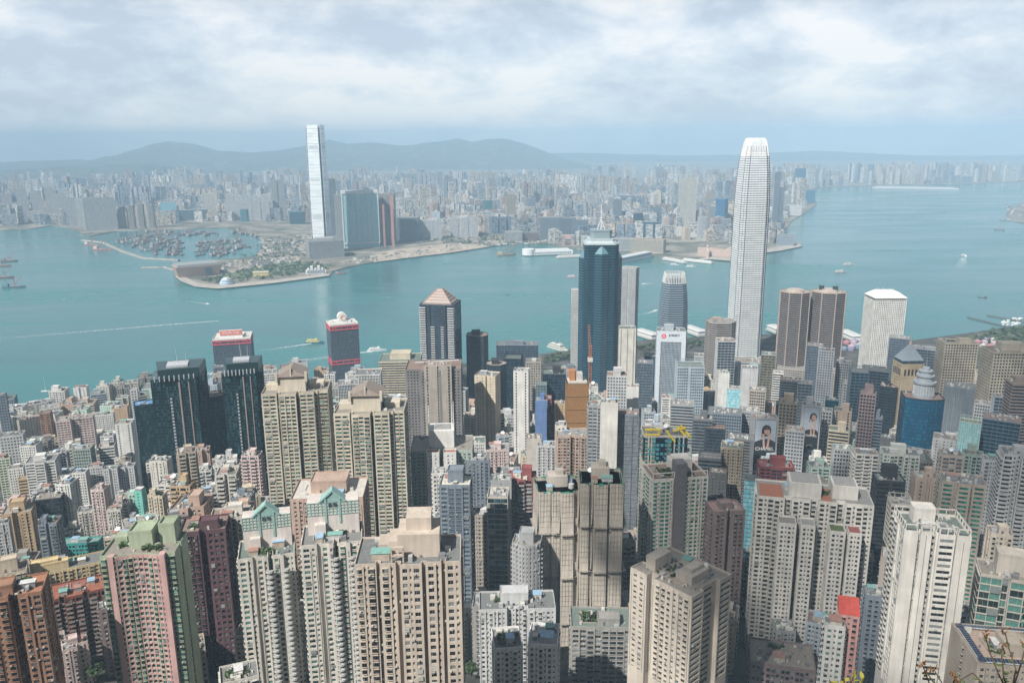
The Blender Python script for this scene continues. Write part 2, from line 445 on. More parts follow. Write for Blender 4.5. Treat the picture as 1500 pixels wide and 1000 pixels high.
def roof_items(root, W, D, H, items, wm, rng, near, poly):
    """machine rooms, tanks, dishes, masts, planters and sheds standing on a roof: parts of their tower"""
    used = []
    def spot(w, d):
        for _ in range(12):
            x = (rng.random() - .5) * max(.1, W * .72 - w); y = (rng.random() - .5) * max(.1, D * .72 - d)
            if all(abs(x - a) > (w + c) / 2 or abs(y - b) > (d + e) / 2 for a, b, c, e in used):
                break
        used.append((x, y, w + .3, d + .3))
        return x, y
    for ch in items:
        if ch in 'mM':
            w = W * (.30 + .14 * rng.random()) if ch == 'm' else W * .5
            d = D * (.32 + .16 * rng.random()) if ch == 'm' else D * .5
            h = 3.5 + 4 * rng.random() if ch == 'm' else 7 + 3 * rng.random()
            x, y = (0, 0.06 * D) if ch == 'M' else spot(w, d)
            if ch == 'M': used.append((x, y, w, d))
            m = MB(); m.box(x - w/2, y - d/2, H, x + w/2, y + d/2, H + h, False)
            o = m.obj('machine_room', wm, root)
            q = MB()
            pl = [(x - w/2 - .15, y - d/2 - .15), (x + w/2 + .15, y - d/2 - .15), (x + w/2 + .15, y + d/2 + .15), (x - w/2 - .15, y + d/2 + .15)]
            for e, L in edges_of(pl): q.slab(e, 0, L, -.3, 0, H + h - .3, H + h + .8, 'otbl'); q.slab(e, 0, L, -.3, -.3, H + h, H + h + .8, 'o')
            if near:
                k = MB(); k.box(x - w/4, y - d/2 - .08, H + .1, x - w/4 + 1.1, y - d/2 - .01, H + 2.2)
                k.obj('door', plain((.10, .11, .12)), o)
            q.obj('coping', wm, o)
        elif ch == 't':
            r = 1.0 + .8 * rng.random(); x, y = spot(2 * r, 2 * r)
            m = MB(); m.cyl(x, y, H + .5, H + .5 + 1.6 * r, r, 12); m.cyl(x, y, H, H + .5, r * .7, 8)
            m.obj('water_tank', plain((.55, .56, .55)), root)
        elif ch == 'd':
            r = 1.3 + 1.0 * rng.random(); x, y = spot(2 * r, 2 * r); z = H + 1.2 + r
            m = MB(); n = 14; ax = Vector((-.35, -.6, .75)).normalized()
            u = ax.cross(Vector((0, 0, 1))).normalized(); v = ax.cross(u)
            rings = []
            for j, (rr, dd) in enumerate(((.05, 0), (.5, .07), (.85, .2), (1, .3))):
                rings.append([tuple(Vector((x, y, z)) + (u * math.cos(6.283 * k / n) + v * math.sin(6.283 * k / n)) * rr * r + ax * dd * r) for k in range(n)])
            for a, b in zip(rings, rings[1:]):
                for k in range(n): m.face(a[k], a[(k+1) % n], b[(k+1) % n], b[k])
            m.bar((x, y, H), (x, y, z), .15)
            m.obj('satellite_dish', plain((.78, .79, .8)), root)
        elif ch == 'a':
            x, y = spot(1, 1); h = 7 + 9 * rng.random(); t = .16 + .00012 * root.location.y
            m = MB(); m.bar((x, y, H), (x, y, H + h), t, 5, t * .5)
            for q in (.5, .7, .85): m.bar((x - .8, y, H + h * q), (x + .8, y, H + h * q), t * .5)
            m.obj('antenna_mast', plain((.6, .6, .62)), root)
        elif ch in 'gG':
            w = W * (.25 if ch == 'g' else .6); d = D * (.2 if ch == 'g' else .5); x, y = spot(w, d)
            m = MB(); m.box(x - w/2, y - d/2, H, x + w/2, y + d/2, H + .5, False); m.obj('planter', plain((.35, .30, .25)), root)
            l = MB()
            for _ in range(60 if near else 25):
                px, py = x + (rng.random() - .5) * w * .95, y + (rng.random() - .5) * d * .95
                s = .5 + .8 * rng.random(); pz = H + .5 + s * rng.random()
                for _k in range(3):
                    a = rng.random() * 6.28; b = rng.random() * 1.2
                    ux = Vector((math.cos(a), math.sin(a), b)) * s * .6; vx = Vector((-math.sin(a), math.cos(a), rng.random() - .3)) * s * .6
                    c = Vector((px, py, pz))
                    l.face(tuple(c - ux - vx), tuple(c + ux - vx), tuple(c + ux + vx), tuple(c - ux + vx))
            tag(l.obj('rooftop_shrubs', leafm(), root), kind='stuff')
        elif ch == 's':
            w = 3 + 4 * rng.random(); d = 3 + 3 * rng.random(); x, y = spot(w, d); h = 2.4 + rng.random()
            m = MB(); m.box(x - w/2, y - d/2, H, x + w/2, y + d/2, H + h, False)
            o = m.obj('roof_shed', plain(rng.choice([(.5, .5, .5), (.42, .36, .3), (.55, .53, .48), (.25, .27, .3)])), root)
            q = MB(); q.box(x - w/2 - .3, y - d/2 - .3, H + h, x + w/2 + .3, y + d/2 + .3, H + h + .15)
            q.obj('sheet_roof', plain(rng.choice([(.30, .45, .60), (.6, .6, .6), (.35, .2, .16), (.2, .4, .36)])), o)
        elif ch == 'u':
            m = MB(); m2 = MB(); m3 = MB()
            for _ in range((18 if root.location.y < 540 else 9) if near else 8):
                k = .5 if near and rng.random() < .6 else 1
                w, d = k * (1 + 1.8 * rng.random()), k * (1 + 1.8 * rng.random()); x = (rng.random() - .5) * W * .78; y = (rng.random() - .5) * D * .78
                rng.choice((m, m2, m3)).box(x - w/2, y - d/2, H, x + w/2, y + d/2, H + k * (.8 + 1.8 * rng.random()), False)
            for _ in range(3):
                x = (rng.random() - .5) * W * .7; y = (rng.random() - .5) * D * .5
                m.bar((x, y, H + .4), (x, y + D * .3, H + .4), .2)
            tag(m.multi('rooftop_unit', [(m2, plain((.20, .20, .21))), (m3, plain((.55, .54, .50)))], plain((.40, .41, .42)), root), kind='stuff')
        elif ch == 'f':  # open frame round the roof edge
            m = MB()
            for e, L in edges_of(inset(poly, .3)):
                P, t, nn = e
                m.slab(e, 0, L, -.3, 0, H + 3.6, H + 4.1, 'otb'); k = max(1, round(L / 3.5))
                for i in range(k):
                    m.slab(e, L * i / k, L * i / k + .35, -.32, .02, H + .9, H + 3.6, 'olr')
            m.obj('roof_frame', wm, root)
        elif ch == 'c':  # a roof crane: folded gondola arm
            m = MB(); t = .5
            m.box(-1.5, -1.5, H, 1.5, 1.5, H + 3, False); m.bar((-W * .35, 0, H + 3.2), (W * .45, 0, H + 5.2), t)
            m.obj('gondola_crane', plain((.62, .64, .66)), root)
WM = {}
def near_windows(root, wins, rz, gl, rng):
    """the hundred openings that show largest get a window of their own, frame and panes"""
    def score(w):
        e = w[1]; n = e[2]
        wx, wy = n[0] * math.cos(rz) - n[1] * math.sin(rz), n[0] * math.sin(rz) + n[1] * math.cos(rz)
        x, y = root.location.x, root.location.y; d = math.hypot(x, y)
        return -w[0] - 60 * max(0, -(wx * x + wy * y) / d)
    wins = [w for w in sorted(wins, key=score) if w[3] - w[2] < 6][:100]
    tints = {'green': [(.02, .20, .15), (.03, .28, .2)], 'aptg': [(.015, .03, .03), (.10, .24, .21), (.03, .05, .05)]}.get(gl, [(.012, .016, .02), (.03, .035, .04), (.22, .24, .24), (.015, .02, .022)])
    for zb, e, a, b, z0, z1 in wins:
        w, h = round(b - a - .02, 1), round(z1 - z0 - .02, 1); t = rng.choice(tints); k = rng.randrange(3)
        key = (w, h, t, k)
        if key not in WM:
            m = MB(); m.face((0, .0, 0), (w, 0, 0), (w, 0, h), (0, 0, h))
            f = MB(); q = .05
            f.box(0, -.06, 0, w, -.01, .07); f.box(0, -.06, h - .07, w, -.01, h); f.box(0, -.06, .07, .07, -.01, h - .07); f.box(w - .07, -.06, .07, w, -.01, h - .07)
            c = w * (.5, .33, .62)[k]; f.box(c - .03, -.05, .07, c + .03, -.01, h - .07)
            if k == 1: f.box(.07, -.05, h * .68, w - .07, -.012, h * .68 + .05)
            o = m.multi('window', [(f, plain((.42, .43, .43), .5))], plain(t, .15), root); WM[key] = o
        else:
            o = WM[key].copy(); COL.objects.link(o); o.parent = root
        P, tt, n = e
        s = (a + b) / 2 - w / 2
        o.location = (P[0] + tt[0] * s - n[0] * .27, P[1] + tt[1] * s - n[1] * .27, (z0 + z1) / 2 - h / 2)
        o.rotation_euler = (0, 0, math.atan2(tt[1], tt[0]))
def wing(root, wm, cx, cy, w, d, H, sty, gl, rng, near=True, rc=(.34, .33, .32), name='front_wing', extra=''):
    """a lower wing in front of a tower: a part of it"""
    poly = [(cx - w/2, cy - d/2), (cx + w/2, cy - d/2), (cx + w/2, cy + d/2), (cx - w/2, cy + d/2)]
    mw, ma, mg = MB(), MB(), MB(); st = ST[sty]
    for e, L in edges_of(poly)[:2] + edges_of(poly)[3:]: facade(mw, ma, e, L, H, 2, st, rng, near)
    mw.slab(edges_of(poly)[2][0], 0, w, -.35, 0, H - 12, H, 'o')
    o = mw.obj(name, wm, root); mg.prism(inset(poly, .34), 0, H - .3); mg.obj('window_glazing', glassm(gl, st['fh']), o)
    if ma.f: ma.obj('air_conditioner', plain((.44, .44, .42)), o)['kind'] = 'stuff'
    r = MB(); r.face(*[(x, y, H) for x, y in poly]); r.obj('roof', plain(rc), o)
    p = MB()
    for e, L in edges_of(poly): p.slab(e, 0, L, -.3, 0, H + .02, H + 1.2, 'ot'); p.slab(e, 0, L, -.3, -.3, H + .02, H + 1.2, 'o')
    p.obj('parapet', wm, o)
    return o
FOOT = []   # (x, y, radius, top px corners ...) of every building, for the fill
NAMES = {'a': ('apartment_tower', 'apartment tower'), 'o': ('office_tower', 'office tower'), 'b': ('city_block', 'building'), 'h': ('hotel_tower', 'hotel')}
ROOFC = [(.20, .20, .20), (.26, .24, .21), (.17, .18, .18), (.25, .18, .15), (.28, .28, .27), (.15, .19, .17)]
def raw_tower(label, X, Y, z0, W, D, H, rz, wall, sty, kind='a', pf='R', gl='apt', side=None, roof='mtu', rc=None, seed=None, group=None,
              parapet=1.1, wall2=None, back=False, zlow=None, body='wall', slabs=True):
    rng = random.Random(seed if seed is not None else label)
    near = Y < 760
    nm, cat = NAMES[kind]
    root = thing(nm, label, cat, (X, Y, z0), rz, group)
    wm = wallm(WC[wall] if isinstance(wall, str) else wall)
    st = ST[sty] if isinstance(sty, str) else sty
    sd = ST[side] if isinstance(side, str) else (side if side else st)
    poly = footprint(W, D, pf) if isinstance(pf, str) else pf
    if zlow is None:
        zc = (HC + (at_y(750, 1040, max(60, Y - D)).z - HC)) - z0
        zlow = max(0, min(zc, H - 20))
    fhm = st['fh'] if st else 3
    mg = MB(); mw = MB(); ma = MB(); mb = MB()
    global WIN
    WIN = [] if Y < 420 else None
    global CAGE, PIPE, BAY
    CAGE, PIPE, BAY = (MB(), MB(), MB()) if Y < 760 and kind in 'ab' else (None, None, None)
    mg.prism(inset(poly, .34), 0, H - .3, top=True)
    th = rz
    for e, L in edges_of(poly):
        nx, ny = e[2]
        wy = nx * math.sin(th) + ny * math.cos(th)     # world y part of the outward normal
        if wy > .5 and not back and Y > 60:            # faces away: plain wall with the same floors, half detail
            mw.slab(e, 0, L, -.35, 0, 0, H, 'o'); continue
        facade(mw, ma, e, L, H, zlow, st if ny < -.3 else sd, rng, near, mb)
    wins = WIN or []; WIN = None
    tag(mg.obj('window_glazing', glassm(gl, fhm), root), kind='stuff' if wins else None)
    near_windows(root, wins, rz, gl, rng)
    mw.obj(body, wm, root)
    if CAGE and CAGE.f: tag(CAGE.obj('window_cage', plain(rng.choice([(.30, .33, .32), (.22, .25, .25), (.40, .40, .38)]), .4), root), kind='stuff')
    if PIPE and PIPE.f: tag(PIPE.obj('drain_pipe', plain(rng.choice([(.22, .20, .18), (.35, .34, .32), (.16, .15, .15)])), root), kind='stuff')
    if BAY and BAY.f: tag(BAY.obj('bay_window', glassm(gl, fhm, 1.3), root), kind='stuff')
    CAGE = PIPE = BAY = None
    if ma.f: tag(ma.obj('air_conditioner', plain((.44, .44, .42)), root), kind='stuff')
    if mb.f: tag(mb.obj('balcony', wallm(wall2 or (WC[wall] if isinstance(wall, str) else wall)), root), kind='stuff')
    mr = MB(); mr.face(*[(x, y, H) for x, y in inset(poly, .05)])
    mr.obj('roof', plain(rc or rng.choice(ROOFC)), root)
    if parapet:
        mp = MB()
        for e, L in edges_of(poly):
            mp.slab(e, 0, L, -.3, 0, H + .02, H + parapet, 'ot')
            P, t, n = e
            mp.face((P[0] + t[0]*L - n[0]*.3, P[1] + t[1]*L - n[1]*.3, H + .02), (P[0] - n[0]*.3, P[1] - n[1]*.3, H + .02), (P[0] - n[0]*.3, P[1] - n[1]*.3, H + parapet), (P[0] + t[0]*L - n[0]*.3, P[1] + t[1]*L - n[1]*.3, H + parapet))
        mp.obj('parapet', wm, root)
    roof_items(root, W, D, H, roof + ('u' if near and parapet and kind in 'ab' and W < 60 else ''), wm, rng, near, poly)
    return root, wm, poly, rng
BLD = []   # every building of the island: label handle, px box, depth
def size_from_px(x, y, wpx, Y, rel, asp):
    c = at_y(x, y, Y); u, v, z = proj(c)
    az = math.atan2(c.x, c.y)
    sil = wpx * z * math.cos(math.atan((x - 750) / F)) / F
    W = sil / (abs(math.cos(R(rel))) + asp * abs(math.sin(R(rel))))
    return c, az, W
def T(x, y, wpx, Y, wall, sty, label, rel=0, asp=.8, h=None, base=None, **kw):
    c, az, W = size_from_px(x, y, wpx, Y, rel, asp)
    z0 = gz(Y) if base is None else base
    H = c.z - z0
    D = W * asp
    r = raw_tower(label, c.x, Y, z0, W, D, H, R(rel) - az, wall, sty, **kw)
    x0, y0, _ = proj((c.x, Y, z0))
    BLD.append(dict(x=x, y=y, w=wpx, yb=y0, Y=Y, X=c.x, W=W, D=D, h=h, H=H, label=label))
    return r + (W, D, H)
# ------------------------------------------------------------------ water, land, hills
def water_mat():
    m, t, b = new_mat('harbour water')
    tc = N(t, 'ShaderNodeTexCoord')
    mpc = N(t, 'ShaderNodeMapping'); mpc.inputs[3].default_value = (0.0011, 0.0042, 1)
    n = N(t, 'ShaderNodeTexNoise', Scale=1.0, Detail=7.0, Roughness=.62, Distortion=.6); K(t, tc, mpc, 0, 3); K(t, mpc, n)
    r = N(t, 'ShaderNodeValToRGB')
    r.color_ramp.elements[0].position = .35; r.color_ramp.elements[0].color = (0.018, 0.125, 0.135, 1)
    r.color_ramp.elements[1].position = .65; r.color_ramp.elements[1].color = (0.036, 0.185, 0.190, 1)
    K(t, n, r); K(t, r, b, 'Base Color')
    b.inputs['Roughness'].default_value = 0.14
    b.inputs['IOR'].default_value = 1.33
    mp = N(t, 'ShaderNodeMapping'); mp.inputs[3].default_value = (0.05, 0.11, 0.1)
    w1 = N(t, 'ShaderNodeTexNoise', Scale=1.0, Detail=6.0, Roughness=0.6); K(t, tc, mp, 0, 3); K(t, mp, w1)
    wr = N(t, 'ShaderNodeMapRange', i1=.35, i2=.65, i3=.08, i4=.30); K(t, n, wr); K(t, wr, b, 'Roughness')
    bp = N(t, 'ShaderNodeBump', Strength=0.42, Distance=1.2); K(t, w1, bp, 'Height')
    K(t, bp, b, 'Normal')
    return m
XW, Y1 = 13500, 20200
m = MB(); nx, ny = 24, 24
m.face((-XW, -600, 0), (XW, -600, 0), (XW, Y1, 0), (-XW, Y1, 0))
tag(m.obj('water', water_mat()), kind='structure')

def land_mat(name, c1, c2, c3, sc):
    m, t, b = new_mat(name)
    tc = N(t, 'ShaderNodeTexCoord')
    n = N(t, 'ShaderNodeTexNoise', Scale=sc, Detail=6.0, Roughness=.6); K(t, tc, n, 0, 3)
    r = N(t, 'ShaderNodeValToRGB')
    r.color_ramp.elements[0].position = .36; r.color_ramp.elements[0].color = (*c1, 1)
    r.color_ramp.elements[1].position = .64; r.color_ramp.elements[1].color = (*c3, 1)
    k = r.color_ramp.elements.new(.5); k.color = (*c2, 1)
    K(t, n, r); K(t, r, b, 'Base Color'); b.inputs['Roughness'].default_value = .9
    return m
SHORE_PX = [(-300, 640), (0, 634), (100, 618), (200, 602), (330, 578), (400, 558), (560, 553), (700, 531), (790, 521), (835, 514), (900, 505), (960, 498), (1075, 493), (1130, 491), (1245, 498), (1330, 501), (1400, 492), (1461, 483), (1500, 477), (1800, 440)]
SHORE = [tuple(at_z(x, y, 0).xy) for x, y in SHORE_PX]
def shore_y(X): return lerp_tab(SHORE, X)
m = MB()
xs = sorted(set([p[0] for p in SHORE] + [-1600 + 40 * i for i in range(95)]))
ys = [-400, -120, -30, -3, 0, 4, 10, 30, 60, 100, 150, 200, 260, 300, 350, 400, 450, 520, 600, 700, 800, 900, 950, 1000, 1080]
rows = []
for X in xs:
    sy = shore_y(X); col = []
    for Y in ys:
        Y = min(Y, sy - 1)
        near_cam = Y < 40
        hgt = gz(Y) + (0 if near_cam or Y > 1060 else 3 * noise.noise(Vector((X * .01, Y * .01, 0))))
        col.append((X, Y, max(hgt, 2.5)))
    col.append((X, sy, 3.0)); col.append((X, sy + .1, -1.5))
    rows.append(col)
for a, b in zip(rows, rows[1:]):
    for i in range(len(a) - 1):
        m.face(a[i], b[i], b[i+1], a[i+1])
tag(m.obj('ground', land_mat('island ground', (0.03, 0.045, 0.022), (0.06, 0.06, 0.055), (0.13, 0.125, 0.12), .045)), kind='structure')

KOW_PX = [(-420, 345), (0, 338), (45, 336), (75, 331), (100, 334), (130, 346), (172, 339), (240, 337), (330, 334), (378, 346), (388, 360), (372, 377), (330, 381), (275, 386), (262, 400), (254, 404), (265, 412), (285, 420), (320, 423), (400, 415), (484, 404), (487, 398), (505, 393), (540, 386), (600, 378), (660, 371), (720, 362), (740, 357), (775, 357), (800, 358), (850, 366), (905, 371), (950, 375), (985, 379), (1012, 382), (1040, 380), (1075, 383), (1110, 372), (1145, 367), (1176, 361), (1163, 353), (1146, 347), (1150, 338), (1160, 324), (1183, 310), (1196, 300), (1193, 290), (1176, 279), (1220, 274), (1290, 272), (1400, 270), (1500, 266), (1700, 262)]
kp = [tuple(at_z(x, y, 0).xy) for x, y in KOW_PX]
poly = kp + [(11000, 19500), (-11000, 19500)]
def poly_slab(name, poly, z0, z1, mat, kind='structure'):
    m = MB()
    tri = geometry.tessellate_polygon([[Vector((x, y, 0)) for x, y in poly]])
    m.v = [(x, y, z1) for x, y in poly]
    for t in tri:
        a, b, c = [Vector((*poly[i], 0)) for i in t]
        if (b - a).cross(c - a).z < 0: t = t[::-1]
        m.f.append(tuple(t))
    n = len(poly); i = len(m.v)
    m.v += [(x, y, z0) for x, y in poly]
    area = sum(poly[k][0] * poly[(k+1) % n][1] - poly[(k+1) % n][0] * poly[k][1] for k in range(n))
    for k in range(n):
        j = (k + 1) % n
        m.f.append((i + k, i + j, j, k) if area > 0 else (k, j, i + j, i + k))
    o = m.obj(name, mat)
    return tag(o, kind=kind)
poly_slab('terrain', poly, -1.5, 3.2, land_mat('kowloon ground', (0.06, 0.075, 0.05), (0.19, 0.175, 0.145), (0.34, 0.31, 0.26), .009))
def px_poly(name, pts, z0, z1, mat, kind='structure'):
    return poly_slab(name, [tuple(at_z(x, y, z1).xy) for x, y in pts], z0, z1, mat, kind)
# sand and building site along the west Kowloon shore, promenade strip, lawns
px_poly('terrain', [(548, 384), (600, 377), (660, 370), (718, 361), (700, 357), (640, 358), (575, 366), (548, 374)], 3.3, 3.7, land_mat('bare sandy ground', (0.28, 0.24, 0.19), (0.40, 0.34, 0.27), (0.50, 0.43, 0.35), .02))
px_poly('path', [(256, 404), (266, 412), (286, 419.6), (320, 422.5), (400, 414.5), (483, 403.5), (482, 400), (400, 410), (322, 417.5), (290, 414.5), (272, 406)], 3.3, 3.8, land_mat('promenade stone', (0.34, 0.31, 0.27), (0.40, 0.37, 0.33), (0.46, 0.43, 0.39), .05))
px_poly('path', [(1012, 381.5), (1040, 379.5), (1076, 382.4), (1110, 371.6), (1145, 366.6), (1175, 360.6), (1168, 357), (1140, 362), (1100, 368), (1074, 378), (1040, 376)], 3.3, 3.8, land_mat('promenade stone', (0.34, 0.31, 0.27), (0.40, 0.37, 0.33), (0.46, 0.43, 0.39), .05))
px_poly('field', [(300, 412), (390, 405), (470, 396), (480, 388), (420, 384), (370, 392), (330, 402)], 3.3, 3.6, land_mat('park lawn', (0.07, 0.11, 0.05), (0.12, 0.16, 0.08), (0.16, 0.18, 0.11), .03))
px_poly('field', [(1405, 500), (1420, 491.5), (1461, 483.5), (1500, 479), (1560, 480), (1500, 500), (1420, 507)], 3.7, 4.0, land_mat('park lawn', (0.05, 0.075, 0.035), (0.10, 0.12, 0.07), (0.15, 0.15, 0.11), .03))
rock = land_mat('breakwater rock', (0.20, 0.19, 0.17), (0.30, 0.28, 0.25), (0.38, 0.36, 0.32), .08)
def strip(name, pts, wd, z1, mat, label, cat):
    P = [at_z(x, y, z1) for x, y in pts]; m = MB()
    L = []
    for i, p in enumerate(P):
        d = (P[min(i+1, len(P)-1)] - P[max(i-1, 0)]); d.z = 0; d.normalize(); nrm = Vector((-d.y, d.x, 0))
        L.append((p + nrm * wd, p - nrm * wd, p + nrm * wd * 1.8, p - nrm * wd * 1.8))
    for a, b in zip(L, L[1:]):
        q = lambda v, z: (v.x, v.y, z)
        m.face(q(a[1], z1), q(b[1], z1), q(b[0], z1), q(a[0], z1))
        m.face(q(a[0], z1), q(b[0], z1), q(b[2], -1), q(a[2], -1)); m.face(q(b[1], z1), q(a[1], z1), q(a[3], -1), q(b[3], -1))
    return tag(m.obj(name, mat), label, cat)
strip('breakwater', [(120, 351), (150, 354), (180, 367), (210, 377), (262, 380)], 5, 4, rock, 'long bent stone breakwater enclosing the crowded boat shelter', 'breakwater')
strip('breakwater', [(206, 391), (240, 390), (266, 397)], 3.5, 4, rock, 'short low stone jetty reaching out from the wedge-shaped museum', 'breakwater')
strip('breakwater', [(1418, 464), (1480, 479)], 2, 2.5, plain((.08, .08, .08)), 'thin dark floating boom shielding the marina, nearer one', 'breakwater')
strip('breakwater', [(1446, 461), (1510, 472)], 2, 2.5, plain((.08, .08, .08)), 'thin dark floating boom behind the white marina yachts', 'breakwater')

# hills: ridges whose heights follow the skyline
def ridge(name, prof_px, Y, depth, mat):
    m = MB(); n = 160
    xs = [prof_px[0][0] + (prof_px[-1][0] - prof_px[0][0]) * i / n for i in range(n + 1)]
    grid = []
    for px in xs:
        py = lerp_tab(prof_px, px)
        top = at_y(px, py, Y)
        row = []
        for k in range(9):
            s = k / 8
            Yk = Y - depth * (1 - s)
            X = top.x
            h = top.z * (s ** 1.25)
            h += 44 * noise.fractal(Vector((X * .0022, Yk * .0022, Y * .01)), 1.0, 2.0, 4) * min(1, 3 * s) * (1 if k < 8 else .35)
            row.append((X, Yk, max(h, 2)))
        row.append((top.x, Y + depth * .5, 2))
        grid.append(row)
    for a, b in zip(grid, grid[1:]):
        for k in range(len(a) - 1): m.face(a[k], b[k], b[k+1], a[k+1])
    o = m.obj(name, mat, smooth=True)
    return tag(o, kind='structure')
hillm = land_mat('wooded hillside', (0.018, 0.034, 0.014), (0.04, 0.06, 0.028), (0.15, 0.14, 0.10), .006)
ridge('hills', [(-200, 236), (0, 238), (60, 235), (110, 234), (150, 238), (190, 222), (225, 210), (250, 207), (285, 211), (320, 221), (370, 224), (400, 221), (440, 216), (480, 204), (510, 211), (545, 208), (580, 213), (610, 212), (650, 206), (670, 202), (690, 208), (720, 203), (745, 204), (770, 211), (800, 222), (830, 233), (880, 246)], 15500, 3200, hillm)
ridge('hills', [(600, 232), (760, 225), (850, 224), (1000, 228), (1100, 226), (1180, 221), (1230, 222), (1300, 226), (1400, 229), (1500, 228), (1700, 229)], 18200, 2600, hillm)
ridge('hills', [(-200, 252), (0, 250), (80, 246), (140, 245), (200, 240), (260, 246), (330, 252), (400, 262), (470, 268), (520, 270)], 11500, 1800, hillm)

# clouds over the peak behind the viewer: they keep the sun off the slope and the right half of the city
def cloud(c, rx, ry, rz_, seed, label):
    rng = random.Random(seed); m = MB()
    n1, n2 = 40, 14; grid = []
    for j in range(n2 + 1):
        phi = -math.pi / 2 + math.pi * j / n2; row = []
        for i in range(n1):
            th = 2 * math.pi * i / n1
            d = Vector((math.cos(th) * math.cos(phi), math.sin(th) * math.cos(phi), math.sin(phi)))
            k = 1 + .35 * noise.fractal(d * 1.6 + Vector((seed * 7.3, 0, 0)), .9, 2.0, 4)
            row.append((c[0] + d.x * rx * k, c[1] + d.y * ry * k, c[2] + d.z * rz_ * k))
        grid.append(row)
    for a, b in zip(grid, grid[1:]):
        for i in range(n1): m.face(a[i], a[(i+1) % n1], b[(i+1) % n1], b[i])
    o = m.obj('cloud', CLM, smooth=True)
    tag(o, label, 'cloud', kind='stuff')
CLM, t, b = new_mat('cloud')
b.inputs['Base Color'].default_value = (.9, .9, .92, 1); b.inputs['Roughness'].default_value = 1
b.inputs['Specular IOR Level'].default_value = 0
n = N(t, 'ShaderNodeTexNoise', Scale=0.006, Detail=6.0); tc = N(t, 'ShaderNodeTexCoord'); K(t, tc, n, 0, 3)
mr = N(t, 'ShaderNodeMapRange', i1=.36, i2=.62, i3=.05, i4=.55); K(t, n, mr); K(t, mr, b, 'Alpha')
def shade(X, Y, Z, rx, ry, seed, label, alt=1500):
    s = (alt - Z) / SUNV.z
    cloud((X + SUNV.x * s, Y + SUNV.y * s, alt), rx, ry, 90, seed, label)
# ------------------------------------------------------------------ landmark towers
def scaled(poly, s): return [(x * s, y * s) for x, y in poly]
def ring_bands(m, poly, prof_, step, hb, d, z0=0, z1=None):
    z = z0; z1 = z1 or prof_[-1][0]
    while z + hb < z1:
        a, b = lerp_tab(prof_, z), lerp_tab(prof_, z + hb)
        p0 = inset(scaled(poly, a), -d); p1 = inset(scaled(poly, b), -d)
        i = len(m.v); n = len(poly)
        q0 = scaled(poly, a * .97); q1 = scaled(poly, b * .97)
        m.v += [(x, y, z) for x, y in p0] + [(x, y, z + hb) for x, y in p1] + [(x, y, z) for x, y in q0] + [(x, y, z + hb) for x, y in q1]
        for k in range(n):
            j = (k + 1) % n
            m.f += [(i+k, i+j, i+n+j, i+n+k), (i+n+k, i+n+j, i+3*n+j, i+3*n+k), (i+j, i+k, i+2*n+k, i+2*n+j)]
        z += step
def loft(m, poly, prof_, top=True):
    n = len(poly); base = len(m.v)
    for z, s in prof_: m.v += [(x * s, y * s, z) for x, y in poly]
    for r in range(len(prof_) - 1):
        for k in range(n):
            j = (k + 1) % n
            m.f.append((base + r*n + k, base + r*n + j, base + (r+1)*n + j, base + (r+1)*n + k))
    if top: m.f.append(tuple(base + (len(prof_)-1)*n + k for k in range(n)))
def spec(name, cat, label, x, y, wpx, Y, rel, asp=1.0, h=None, base=None):
    c, az, W = size_from_px(x, y, wpx, Y, rel, asp)
    z0 = gz(Y) if base is None else base
    root = thing(name, label, cat, (c.x, Y, z0), R(rel) - az)
    BLD.append(dict(x=x, y=y, w=wpx, yb=proj((c.x, Y, z0))[1], Y=Y, X=c.x, W=W, D=W * asp, h=h, H=c.z - z0, label=label))
    return root, W, W * asp, c.z - z0
def metal_panel(c, rough, metal, line=4.2):
    m, t, b = new_mat('reflective cladding')
    tc = N(t, 'ShaderNodeTexCoord'); mp = N(t, 'ShaderNodeMapping'); mp.inputs[3].default_value = (.05, .05, 1 / line)
    K(t, tc, mp, 0, 3)
    fl = N(t, 'ShaderNodeVectorMath', _operation='FLOOR'); K(t, mp, fl)
    wn = N(t, 'ShaderNodeTexWhiteNoise'); K(t, fl, wn)
    mr = N(t, 'ShaderNodeMapRange', i3=.88, i4=1.06); K(t, wn, mr)
    hs = N(t, 'ShaderNodeHueSaturation'); hs.inputs['Color'].default_value = (*c, 1)
    K(t, mr, hs, 'Value'); K(t, hs, b, 'Base Color')
    b.inputs['Roughness'].default_value = rough; b.inputs['Metallic'].default_value = metal
    return m
def text_obj(s, size, parent, loc, rz, mat, name='lettering', extrude=.05):
    c = bpy.data.curves.new(name, 'FONT'); c.body = s; c.size = size; c.extrude = extrude
    c.align_x = 'CENTER'; c.align_y = 'CENTER'
    c.materials.append(mat)
    o = bpy.data.objects.new(name, c); COL.objects.link(o)
    me = bpy.data.meshes.new_from_object(o); bpy.data.objects.remove(o); me.materials.clear(); me.materials.append(mat)
    o = bpy.data.objects.new(name, me); COL.objects.link(o)
    o.parent = parent; o.location = loc; o.rotation_euler = (R(90), 0, rz)
    return o
